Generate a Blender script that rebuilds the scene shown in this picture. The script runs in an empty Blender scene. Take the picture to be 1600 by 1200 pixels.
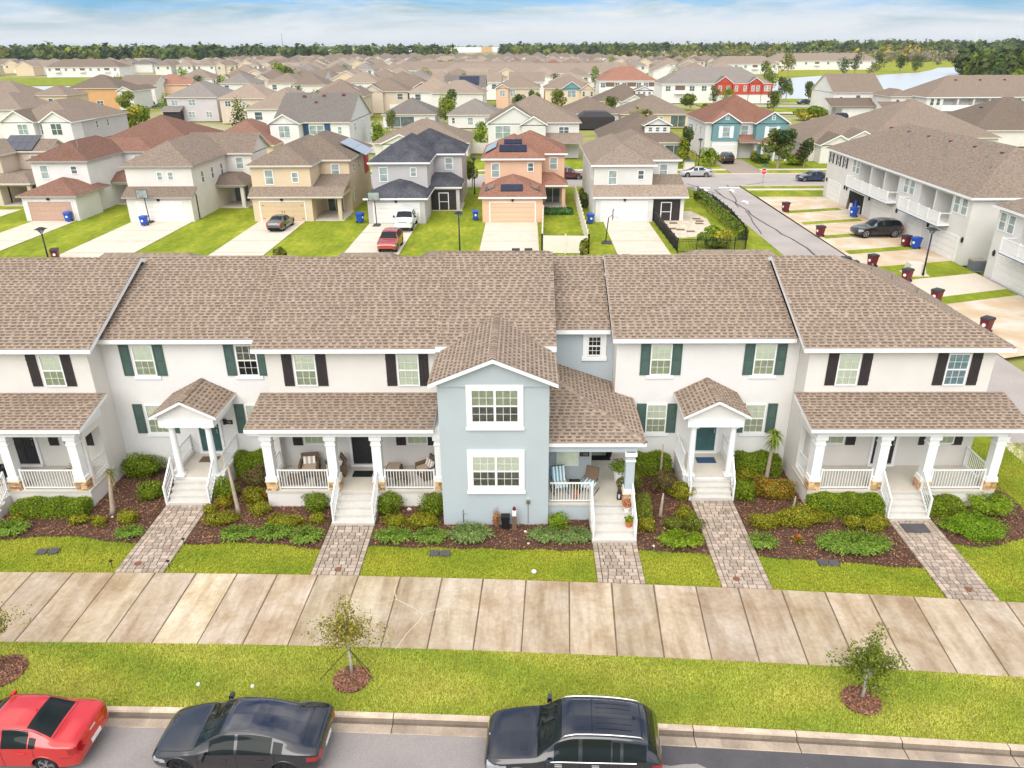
import bpy, math, random
import numpy as np
from mathutils import Vector, Matrix
R = math.radians
rng = random.Random(7)
nr = np.random.RandomState(7)
sc = bpy.context.scene
COL = sc.collection

# ------------------------------------------------------------------ camera
cd = bpy.data.cameras.new("camera")
cam = bpy.data.objects.new("camera", cd)
COL.objects.link(cam)
sc.camera = cam
cd.sensor_width = 36.0
cd.lens = 36.0 * 1186.0 / 1600.0
cd.shift_x = -12.0 / 1600.0
cd.clip_start = 0.5
cd.clip_end = 20000.0
_p, _y, _r = math.atan(531 / 1186.0), R(0.5), R(-0.28)
fw = Vector((-math.sin(_y) * math.cos(_p), math.cos(_y) * math.cos(_p), -math.sin(_p)))
rt = Vector((math.cos(_y), math.sin(_y), 0))
up = rt.cross(fw)
r2 = rt * math.cos(_r) + up * math.sin(_r)
u2 = up * math.cos(_r) - rt * math.sin(_r)
m3 = Matrix((r2, u2, -fw)).transposed().to_4x4()
m3.translation = Vector((0, 0, 18.0))
cam.matrix_world = m3

# ------------------------------------------------------------------ sky, sun, exposure
SKY_W = 40.0
SUN_EL, SUN_AZ = R(43), R(196)      # azimuth clockwise from +Y: behind the camera, a little to the left
w = bpy.data.worlds.new("World")
sc.world = w
w.use_nodes = True
nt = w.node_tree
nt.nodes.clear()
def N(t, typ, **kw):
    n = t.nodes.new(typ)
    for k, v in kw.items():
        setattr(n, k, v)
    return n
out = N(nt, "ShaderNodeOutputWorld")
bg = N(nt, "ShaderNodeBackground")
bg.inputs[1].default_value = 0.12
sky = N(nt, "ShaderNodeTexSky", sky_type='NISHITA', sun_disc=False, sun_elevation=SUN_EL, sun_rotation=SUN_AZ,
        air_density=1.0, dust_density=1.2, ozone_density=1.5)
geo = N(nt, "ShaderNodeNewGeometry")
sep = N(nt, "ShaderNodeSeparateXYZ")
nt.links.new(geo.outputs["Incoming"], sep.inputs[0])
tc = N(nt, "ShaderNodeTexCoord")
sep = N(nt, "ShaderNodeSeparateXYZ")
nt.links.new(tc.outputs["Generated"], sep.inputs[0])
zc = N(nt, "ShaderNodeMath", operation='ADD'); zc.inputs[1].default_value = 0.10
nt.links.new(sep.outputs[2], zc.inputs[0])
zm = N(nt, "ShaderNodeMath", operation='MAXIMUM'); zm.inputs[1].default_value = 0.05
nt.links.new(zc.outputs[0], zm.inputs[0])
dx = N(nt, "ShaderNodeMath", operation='DIVIDE'); dy = N(nt, "ShaderNodeMath", operation='DIVIDE')
nt.links.new(sep.outputs[0], dx.inputs[0]); nt.links.new(zm.outputs[0], dx.inputs[1])
nt.links.new(sep.outputs[1], dy.inputs[0]); nt.links.new(zm.outputs[0], dy.inputs[1])
cmb = N(nt, "ShaderNodeCombineXYZ")
cmb.inputs[2].default_value = SKY_W
nt.links.new(dx.outputs[0], cmb.inputs[0]); nt.links.new(dy.outputs[0], cmb.inputs[1])
cn = N(nt, "ShaderNodeTexNoise"); cn.inputs["Scale"].default_value = 0.45; cn.inputs["Detail"].default_value = 9.0
cn.inputs["Roughness"].default_value = 0.62; cn.inputs["Distortion"].default_value = 0.35
nt.links.new(cmb.outputs[0], cn.inputs["Vector"])
cr = N(nt, "ShaderNodeValToRGB")
cr.color_ramp.elements[0].position = 0.36; cr.color_ramp.elements[0].color = (0.03, 0.03, 0.03, 1)
cr.color_ramp.elements[1].position = 0.56; cr.color_ramp.elements[1].color = (0.92, 0.92, 0.92, 1)
nt.links.new(cn.outputs["Fac"], cr.inputs[0])
# haze belt low over the horizon, all the way round
hz = N(nt, "ShaderNodeMapRange"); hz.inputs[1].default_value = 0.0; hz.inputs[2].default_value = 0.046
hz.inputs[3].default_value = 0.97; hz.inputs[4].default_value = 0.0
hz.interpolation_type = 'SMOOTHSTEP'
nt.links.new(sep.outputs[2], hz.inputs[0])
skym = N(nt, "ShaderNodeMix", data_type='RGBA', blend_type='MULTIPLY'); skym.inputs[0].default_value = 1.0
nt.links.new(sky.outputs[0], skym.inputs[6]); skym.inputs[7].default_value = (0.50, 0.92, 1.30, 1)
cmix = N(nt, "ShaderNodeMix", data_type='RGBA')
nt.links.new(cr.outputs[0], cmix.inputs[0])
nt.links.new(skym.outputs[2], cmix.inputs[6])
cmix.inputs[7].default_value = (10.45, 10.25, 9.95, 1)
hmix = N(nt, "ShaderNodeMix", data_type='RGBA')
nt.links.new(hz.outputs[0], hmix.inputs[0]); nt.links.new(cmix.outputs[2], hmix.inputs[6]); hmix.inputs[7].default_value = (9.5, 10.1, 10.7, 1)
# clear blue belt between the horizon haze and the cloud overhead, thinned by cirrus
b0 = N(nt, "ShaderNodeMapRange"); b0.interpolation_type = 'SMOOTHSTEP'; b0.inputs[1].default_value = 0.012; b0.inputs[2].default_value = 0.055; b0.inputs[3].default_value = 0.0; b0.inputs[4].default_value = 1.0
b1 = N(nt, "ShaderNodeMapRange"); b1.interpolation_type = 'SMOOTHSTEP'; b1.inputs[1].default_value = 0.08; b1.inputs[2].default_value = 0.30; b1.inputs[3].default_value = 1.0; b1.inputs[4].default_value = 0.0
nt.links.new(sep.outputs[2], b0.inputs[0]); nt.links.new(sep.outputs[2], b1.inputs[0])
c2 = N(nt, "ShaderNodeTexNoise"); c2.inputs["Scale"].default_value = 1.3; c2.inputs["Detail"].default_value = 8.0; c2.inputs["Roughness"].default_value = 0.6; c2.inputs["Distortion"].default_value = 0.6
nt.links.new(cmb.outputs[0], c2.inputs["Vector"])
c2r = N(nt, "ShaderNodeMapRange"); c2r.inputs[1].default_value = 0.36; c2r.inputs[2].default_value = 0.66; c2r.inputs[3].default_value = 0.92; c2r.inputs[4].default_value = 0.12
nt.links.new(c2.outputs["Fac"], c2r.inputs[0])
bm0 = N(nt, "ShaderNodeMath", operation='MULTIPLY'); nt.links.new(b0.outputs[0], bm0.inputs[0]); nt.links.new(b1.outputs[0], bm0.inputs[1])
bm1 = N(nt, "ShaderNodeMath", operation='MULTIPLY'); nt.links.new(bm0.outputs[0], bm1.inputs[0]); nt.links.new(c2r.outputs[0], bm1.inputs[1])
bmix = N(nt, "ShaderNodeMix", data_type='RGBA')
nt.links.new(bm1.outputs[0], bmix.inputs[0]); nt.links.new(hmix.outputs[2], bmix.inputs[6]); bmix.inputs[7].default_value = (2.6, 6.4, 10.6, 1)
# an overcast sky is about three times brighter overhead than at the horizon
gz = N(nt, "ShaderNodeMapRange"); gz.inputs[1].default_value = 0.0; gz.inputs[2].default_value = 1.0; gz.inputs[3].default_value = 0.42; gz.inputs[4].default_value = 1.15
nt.links.new(sep.outputs[2], gz.inputs[0])
gv = N(nt, "ShaderNodeVectorMath", operation='SCALE')
nt.links.new(bmix.outputs[2], gv.inputs[0]); nt.links.new(gz.outputs[0], gv.inputs["Scale"])
nt.links.new(gv.outputs[0], bg.inputs[0])
nt.links.new(bg.outputs[0], out.inputs[0])

sd = bpy.data.lights.new("sun", 'SUN')
sd.energy = 1.5
sd.angle = R(55)
sd.color = (1.0, 0.95, 0.885)
sun = bpy.data.objects.new("sun", sd)
COL.objects.link(sun)
sdir = Vector((math.sin(SUN_AZ) * math.cos(SUN_EL), math.cos(SUN_AZ) * math.cos(SUN_EL), math.sin(SUN_EL)))
sun.rotation_euler = (-sdir).to_track_quat('-Z', 'Y').to_euler()
sun.location = (-20, -30, 60)

vs = sc.view_settings
vs.view_transform = 'Standard'
try: vs.look = 'None'
except Exception: pass
vs.gamma = 1.0
vs.use_curve_mapping = False
vs.exposure = 0.75
HAZE = 0.00008
sc.cycles.max_bounces = 6
sc.cycles.diffuse_bounces = 3
sc.cycles.glossy_bounces = 3
sc.cycles.transparent_max_bounces = 12
sc.cycles.transmission_bounces = 4
sc.cycles.volume_bounces = 0
sc.cycles.use_denoising = True

# ------------------------------------------------------------------ materials
def lin(c):
    c = c / 255.0
    return c / 12.92 if c <= 0.04045 else ((c + 0.055) / 1.055) ** 2.4
def new_mat(name):
    m = bpy.data.materials.new(name)
    m.use_nodes = True
    t = m.node_tree
    return m, t, t.nodes["Principled BSDF"]
def M(name, col, rough=0.7, var=0.08, scale=3.0, fine=0.0, fscale=40.0, bump=0.0, bscale=60.0, rnd=0.0, attr=False,
      spec=0.35, metal=0.0, coat=0.0, stretch=(1, 1, 1), col2=None, c2pos=(0.45, 0.62)):
    m, t, b = new_mat(name)
    b.inputs["Roughness"].default_value = rough
    b.inputs["Metallic"].default_value = metal
    b.inputs["Specular IOR Level"].default_value = spec
    if coat:
        b.inputs["Coat Weight"].default_value = coat
        b.inputs["Coat Roughness"].default_value = 0.04
    g = N(t, "ShaderNodeNewGeometry")
    mp = N(t, "ShaderNodeVectorMath", operation='MULTIPLY'); mp.inputs[1].default_value = stretch
    t.links.new(g.outputs["Position"], mp.inputs[0])
    vec = mp.outputs[0]
    rgb = N(t, "ShaderNodeRGB"); rgb.outputs[0].default_value = (*col, 1)
    cur = rgb.outputs[0]
    if attr:
        a = N(t, "ShaderNodeAttribute", attribute_name="Col")
        mm = N(t, "ShaderNodeMix", data_type='RGBA', blend_type='MULTIPLY'); mm.inputs[0].default_value = 1
        t.links.new(cur, mm.inputs[6]); t.links.new(a.outputs["Color"], mm.inputs[7]); cur = mm.outputs[2]
    if col2 is not None:
        n0 = N(t, "ShaderNodeTexNoise"); n0.inputs["Scale"].default_value = scale; n0.inputs["Detail"].default_value = 6
        n0.inputs["Roughness"].default_value = 0.6
        t.links.new(vec, n0.inputs["Vector"])
        r0 = N(t, "ShaderNodeValToRGB")
        r0.color_ramp.elements[0].position = c2pos[0]; r0.color_ramp.elements[1].position = c2pos[1]
        r0.color_ramp.elements[0].color = (0, 0, 0, 1); r0.color_ramp.elements[1].color = (1, 1, 1, 1)
        t.links.new(n0.outputs[0], r0.inputs[0])
        mm = N(t, "ShaderNodeMix", data_type='RGBA')
        t.links.new(r0.outputs[0], mm.inputs[0]); t.links.new(cur, mm.inputs[6]); mm.inputs[7].default_value = (*col2, 1)
        cur = mm.outputs[2]
    fac = None
    def addv(sock, amp):
        nonlocal fac
        r = N(t, "ShaderNodeMapRange"); r.inputs[1].default_value = 0.25; r.inputs[2].default_value = 0.75
        r.inputs[3].default_value = 1 - amp; r.inputs[4].default_value = 1 + amp
        t.links.new(sock, r.inputs[0])
        if fac is None: fac = r.outputs[0]
        else:
            q = N(t, "ShaderNodeMath", operation='MULTIPLY')
            t.links.new(fac, q.inputs[0]); t.links.new(r.outputs[0], q.inputs[1]); fac = q.outputs[0]
    if var:
        n1 = N(t, "ShaderNodeTexNoise"); n1.inputs["Scale"].default_value = scale; n1.inputs["Detail"].default_value = 5
        t.links.new(vec, n1.inputs["Vector"]); addv(n1.outputs[0], var)
    if fine:
        n2 = N(t, "ShaderNodeTexNoise"); n2.inputs["Scale"].default_value = fscale; n2.inputs["Detail"].default_value = 3
        t.links.new(vec, n2.inputs["Vector"]); addv(n2.outputs[0], fine)
    if rnd:
        oi = N(t, "ShaderNodeObjectInfo")
        r = N(t, "ShaderNodeMapRange"); r.inputs[3].default_value = 0.25; r.inputs[4].default_value = 0.75
        t.links.new(oi.outputs["Random"], r.inputs[0]); addv(r.outputs[0], rnd)
    if fac is not None:
        vm = N(t, "ShaderNodeVectorMath", operation='SCALE')
        t.links.new(cur, vm.inputs[0]); t.links.new(fac, vm.inputs["Scale"]); cur = vm.outputs[0]
    t.links.new(cur, b.inputs["Base Color"])
    if bump:
        n3 = N(t, "ShaderNodeTexNoise"); n3.inputs["Scale"].default_value = bscale; n3.inputs["Detail"].default_value = 4
        t.links.new(vec, n3.inputs["Vector"])
        bp = N(t, "ShaderNodeBump"); bp.inputs["Strength"].default_value = bump; bp.inputs["Distance"].default_value = 0.02
        t.links.new(n3.outputs[0], bp.inputs["Height"]); t.links.new(bp.outputs[0], b.inputs["Normal"])
    return m
def leafM(name, col, rough=0.55):
    m = M(name, col, rough=rough, var=0.15, scale=1.2, attr=True, spec=0.25)
    b = m.node_tree.nodes["Principled BSDF"]
    t = m.node_tree
    o = t.nodes["Material Output"]
    tr = N(t, "ShaderNodeBsdfTranslucent")
    src = b.inputs["Base Color"].links[0].from_socket
    t.links.new(src, tr.inputs[0])
    mx = N(t, "ShaderNodeMixShader"); mx.inputs[0].default_value = 0.3
    t.links.new(b.outputs[0], mx.inputs[1]); t.links.new(tr.outputs[0], mx.inputs[2]); t.links.new(mx.outputs[0], o.inputs[0])
    return m
def glassM(name, tint, trans=0.8, rough=0.02):
    m, t, b = new_mat(name)
    o = t.nodes["Material Output"]
    tr = N(t, "ShaderNodeBsdfTransparent"); tr.inputs[0].default_value = (*tint, 1)
    gl = N(t, "ShaderNodeBsdfGlossy"); gl.inputs["Roughness"].default_value = rough; gl.inputs[0].default_value = (0.95, 0.97, 1, 1)
    fr = N(t, "ShaderNodeFresnel"); fr.inputs[0].default_value = 1.55
    mxx = N(t, "ShaderNodeMixShader")
    t.links.new(fr.outputs[0], mxx.inputs[0]); t.links.new(tr.outputs[0], mxx.inputs[1]); t.links.new(gl.outputs[0], mxx.inputs[2])
    t.links.new(mxx.outputs[0], o.inputs[0])
    return m
MAT = {}
def W(key, col, **k):
    k.setdefault('rough', 0.85); k.setdefault('var', 0.05); k.setdefault('scale', 0.7); k.setdefault('bump', 0.25); k.setdefault('bscale', 45)
    k.setdefault('spec', 0.2)
    MAT[key] = M(key, col, **k)
W('stucco_white', (0.75, 0.725, 0.695), fine=.04, fscale=18); W('stucco_ivory', (0.72, 0.68, 0.63), fine=.04, fscale=18); W('stucco_blue', (0.445, 0.495, 0.515)); W('stucco_cream', (0.68, 0.54, 0.37))
W('stucco_gray', (0.52, 0.49, 0.48)); W('stucco_peach', (0.70, 0.46, 0.31)); W('stucco_pale', (0.68, 0.66, 0.62)); W('stucco_beige', (0.62, 0.52, 0.41))
W('stucco_orange', (0.62, 0.36, 0.17)); W('stucco_lav', (0.56, 0.52, 0.52)); W('siding_teal', (0.17, 0.31, 0.32)); W('siding_red', (0.52, 0.08, 0.05)); W('siding_navy', (0.045, 0.09, 0.17))
MAT['trim'] = M('trim_white', (0.83, 0.825, 0.815), rough=0.5, var=0.03)
MAT['fascia_dark'] = M('fascia_taupe', (0.36, 0.32, 0.29), rough=0.6)
MAT['fascia_tan'] = M('fascia_tan', (0.62, 0.56, 0.48), rough=0.6)
MAT['shutter_dark'] = M('shutter_dark', (0.035, 0.028, 0.03), rough=0.5, var=0.1)
MAT['shutter_teal'] = M('shutter_teal', (0.075, 0.125, 0.108), rough=0.45, var=0.1)
MAT['door_dark'] = M('door_dark', (0.03, 0.03, 0.034), rough=0.35)
MAT['door_teal'] = M('door_teal', (0.045, 0.11, 0.11), rough=0.35)
MAT['metal'] = M('brushed_metal', (0.6, 0.6, 0.58), rough=0.3, metal=1.0, var=0.03)
MAT['black'] = M('black_metal', (0.012, 0.012, 0.014), rough=0.4, var=0.1)
MAT['dark'] = M('dark_interior', (0.02, 0.022, 0.022), rough=0.9, var=0.2)
MAT['blind'] = M('blind_pale', (0.86, 0.88, 0.76), rough=0.7, var=0.05)
MAT['blind_blue'] = M('blind_blue', (0.30, 0.42, 0.50), rough=0.7, var=0.3, scale=7, stretch=(.3, 1, 6))
MAT['blind_grey'] = M('blind_grey', (0.20, 0.19, 0.16), rough=0.8, var=0.35, scale=4)
MAT['blind2'] = M('blind_screened', (0.52, 0.55, 0.40), rough=0.7, var=0.08)
MAT['glass'] = glassM('window_glass', (0.97, 0.985, 0.93))
MAT['glass_dark'] = M('far_glass', (0.10, 0.13, 0.13), rough=0.06, var=0.5, scale=0.9, spec=0.7)
MAT['glass_mid'] = M('far_glass_pale', (0.30, 0.36, 0.34), rough=0.08, var=0.35, scale=1.3, spec=0.6)
MAT['car_glass'] = M('car_glass', (0.010, 0.014, 0.013), rough=0.02, var=0.0, spec=0.22)
MAT['step'] = M('step_white', (0.60, 0.57, 0.52), rough=0.8, var=0.06, scale=4, bump=0.2)
MAT['porch'] = M('porch_floor', (0.58, 0.53, 0.45), rough=0.8, var=0.06, scale=2, bump=0.1)
MAT['stone'] = M('stacked_stone', (0.42, 0.24, 0.12), rough=0.85, var=0.2, scale=9, attr=True, bump=0.4)
MAT['garage'] = M('garage_white', (0.78, 0.76, 0.72), rough=0.55, var=0.03)
MAT['garage_tan'] = M('garage_tan', (0.62, 0.47, 0.29), rough=0.55, var=0.03)
MAT['garage_pink'] = M('garage_rosy', (0.50, 0.33, 0.25), rough=0.55, var=0.03)
MAT['garage_peach'] = M('garage_peach', (0.66, 0.47, 0.32), rough=0.55, var=0.03)
MAT['shingle'] = M('shingle_granules', (0.315, 0.245, 0.19), rough=0.95, var=0.05, scale=0.35, fine=0.16, fscale=30, attr=True, spec=0.1)
MAT['underlay'] = M('shingle_base', (0.21, 0.158, 0.125), rough=0.95, var=0.1, spec=0.1)
def RM(key, a, b):
    MAT[key] = M('roof_' + key, a, rough=0.95, var=0.14, scale=0.5, fine=0.32, fscale=5.5, spec=0.08, rnd=0.22, col2=b, c2pos=(0.35, 0.7), bump=0.35, bscale=14, stretch=(1, 0.55, 1.6))
RM('brown', (0.222, 0.170, 0.130), (0.18, 0.14, 0.11)); RM('tan', (0.275, 0.212, 0.162), (0.23, 0.18, 0.142)); RM('red', (0.22, 0.118, 0.085), (0.18, 0.10, 0.075))
RM('char', (0.055, 0.055, 0.065), (0.085, 0.085, 0.095)); RM('gray', (0.22, 0.19, 0.165), (0.185, 0.165, 0.15)); RM('rust', (0.27, 0.135, 0.092), (0.23, 0.118, 0.085)); RM('far', (0.27, 0.212, 0.165), (0.22, 0.174, 0.14))
MAT['solar'] = M('solar_cell', (0.02, 0.022, 0.035), rough=0.12, var=0.1, spec=0.8)
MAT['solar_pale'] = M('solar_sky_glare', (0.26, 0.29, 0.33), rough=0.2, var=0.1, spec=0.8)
MAT['asphalt'] = M('asphalt', (0.29, 0.258, 0.24), rough=0.9, var=0.10, scale=0.6, fine=0.15, fscale=25, bump=0.2, bscale=90, col2=(0.24, 0.212, 0.20), c2pos=(0.46, 0.66))
MAT['asphalt_pale'] = M('asphalt_pale', (0.37, 0.325, 0.295), rough=0.9, var=0.10, scale=0.35, fine=0.10, fscale=8)
MAT['drive'] = M('driveway_concrete', (0.62, 0.54, 0.44), rough=0.9, var=0.10, scale=0.35, fine=0.06, fscale=4, col2=(0.52, 0.41, 0.29), c2pos=(0.5, 0.75))
MAT['drive_tan'] = M('driveway_stained', (0.56, 0.42, 0.27), rough=0.9, var=0.12, scale=0.45, col2=(0.56, 0.49, 0.40), c2pos=(0.45, 0.6))
MAT['kerb'] = M('kerb_concrete', (0.50, 0.41, 0.32), rough=0.9, var=0.22, scale=1.6, fine=0.12, fscale=14, rnd=0.06, attr=True)
MAT['paver'] = M('paver', (0.40, 0.32, 0.255), rough=0.9, var=0.12, scale=1.6, rnd=0.26, fine=0.1, bump=0.2, col2=(0.27, 0.19, 0.14), c2pos=(0.55, 0.72))
MAT['joint_sand'] = M('joint_sand', (0.12, 0.085, 0.06), rough=1, var=0.3, scale=3)
MAT['mulch_soil'] = M('mulch_soil', (0.085, 0.045, 0.03), rough=1, var=0.3, scale=3, fine=0.3, fscale=30)
MAT['mulch'] = M('mulch_bark', (0.225, 0.115, 0.07), rough=1, var=0.15, scale=1.5, attr=True)
MAT['white_plastic'] = M('white_plastic', (0.8, 0.8, 0.78), rough=0.4, var=0.02)
MAT['vinyl'] = M('vinyl_cream', (0.74, 0.68, 0.60), rough=0.45, var=0.03)
MAT['bin_blue'] = M('bin_blue', (0.012, 0.075, 0.42), rough=0.4, var=0.05)
MAT['bin_red'] = M('bin_maroon', (0.14, 0.015, 0.022), rough=0.45, var=0.05)
MAT['bin_lid'] = M('bin_lid', (0.03, 0.028, 0.03), rough=0.5)
MAT['rust_col'] = M('rusty_cover', (0.20, 0.085, 0.05), rough=0.9)
MAT['rubber'] = M('rubber', (0.015, 0.015, 0.016), rough=0.8)
MAT['wicker'] = M('wicker_brown', (0.16, 0.105, 0.065), rough=0.8, var=0.2, scale=30)
MAT['cushion'] = M('cushion_beige', (0.52, 0.40, 0.28), rough=0.95)
MAT['clay'] = M('terracotta', (0.55, 0.16, 0.05), rough=0.8)
MAT['bark'] = M('bark_pale', (0.36, 0.29, 0.22), rough=0.95, var=0.2, scale=6)
MAT['bark_gray'] = M('bark_gray', (0.46, 0.43, 0.37), rough=0.95, var=0.15, scale=8)
MAT['leaf'] = leafM('leaf', (1, 1, 1))
MAT['grass'] = leafM('grass_blade', (1, 1, 1), rough=0.7)
def lawnM(name, a, b, c):
    m = M(name, a, rough=0.95, var=0.12, scale=0.3, fine=0.30, fscale=9, spec=0.1, col2=b, c2pos=(0.38, 0.66))
    return m
MAT['lawn'] = lawnM('lawn', (0.27, 0.27, 0.025), (0.19, 0.22, 0.022), None)
MAT['lawn_back'] = M('lawn_back', (0.20, 0.245, 0.018), rough=0.95, var=0.18, scale=0.35, fine=0.25, fscale=2.2, spec=0.1, col2=(0.29, 0.29, 0.03), c2pos=(0.48, 0.70), stretch=(1, 0.4, 1))
MAT['ground'] = M('ground_far', (0.24, 0.25, 0.05), rough=1, var=0.25, scale=0.02, fine=0.2, fscale=0.3, spec=0.05, col2=(0.34, 0.31, 0.20), c2pos=(0.45, 0.6))
MAT['meadow'] = M('meadow', (0.29, 0.30, 0.03), rough=1, var=0.25, scale=0.03, fine=0.2, fscale=0.2, spec=0.05, col2=(0.17, 0.20, 0.03), c2pos=(0.45, 0.65))
MAT['gravel'] = M('pale_gravel', (0.55, 0.47, 0.36), rough=1, var=0.25, scale=1.5, fine=0.3, fscale=12)
def waterM():
    m, t, b = new_mat('lake_water')
    b.inputs["Base Color"].default_value = (0.52, 0.52, 0.50, 1); b.inputs["Roughness"].default_value = 0.28; b.inputs["Specular IOR Level"].default_value = 0.8
    g = N(t, "ShaderNodeNewGeometry"); n = N(t, "ShaderNodeTexNoise"); n.inputs["Scale"].default_value = 0.25
    t.links.new(g.outputs["Position"], n.inputs["Vector"])
    bp = N(t, "ShaderNodeBump"); bp.inputs["Strength"].default_value = 0.08; t.links.new(n.outputs[0], bp.inputs["Height"]); t.links.new(bp.outputs[0], b.inputs["Normal"])
    return m
MAT['water'] = waterM()
def slabM():
    m, t, b = new_mat('sidewalk_concrete')
    b.inputs["Roughness"].default_value = 0.9; b.inputs["Specular IOR Level"].default_value = 0.2
    g = N(t, "ShaderNodeNewGeometry")
    def noise(scale, st, det=6, rough=0.6, dist=0.0):
        v = N(t, "ShaderNodeVectorMath", operation='MULTIPLY'); v.inputs[1].default_value = st
        t.links.new(g.outputs["Position"], v.inputs[0])
        n = N(t, "ShaderNodeTexNoise"); n.inputs["Scale"].default_value = scale; n.inputs["Detail"].default_value = det
        n.inputs["Roughness"].default_value = rough; n.inputs["Distortion"].default_value = dist
        t.links.new(v.outputs[0], n.inputs["Vector"]); return n.outputs[0]
    def ramp(s, stops):
        r = N(t, "ShaderNodeValToRGB")
        e = r.color_ramp.elements
        e[0].position, e[0].color = stops[0][0], (*stops[0][1], 1)
        e[1].position, e[1].color = stops[-1][0], (*stops[-1][1], 1)
        for p, c in stops[1:-1]:
            q = e.new(p); q.color = (*c, 1)
        t.links.new(s, r.inputs[0]); return r.outputs[0]
    big = ramp(noise(0.55, (1, 1, 1), 8, 0.62, 0.6), [(0.28, (0.34, 0.245, 0.15)), (0.45, (0.45, 0.362, 0.255)), (0.62, (0.53, 0.455, 0.355)), (0.80, (0.60, 0.54, 0.455))])
    streak = ramp(noise(1.1, (2.2, 0.28, 1), 6, 0.65), [(0.36, (0.55, 0.47, 0.40)), (0.58, (1.0, 1.0, 1.0))])
    a = N(t, "ShaderNodeMix", data_type='RGBA', blend_type='MULTIPLY'); a.inputs[0].default_value = 0.55
    t.links.new(big, a.inputs[6]); t.links.new(streak, a.inputs[7])
    fine = ramp(noise(6.0, (1, 1, 1), 5), [(0.3, (0.86, 0.84, 0.82)), (0.7, (1.06, 1.06, 1.06))])
    c = N(t, "ShaderNodeMix", data_type='RGBA', blend_type='MULTIPLY'); c.inputs[0].default_value = 1
    t.links.new(a.outputs[2], c.inputs[6]); t.links.new(fine, c.inputs[7])
    at = N(t, "ShaderNodeAttribute", attribute_name="Col")
    d = N(t, "ShaderNodeMix", data_type='RGBA', blend_type='MULTIPLY'); d.inputs[0].default_value = 1
    t.links.new(c.outputs[2], d.inputs[6]); t.links.new(at.outputs["Color"], d.inputs[7])
    t.links.new(d.outputs[2], b.inputs["Base Color"])
    return m
MAT['slab'] = slabM()

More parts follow.
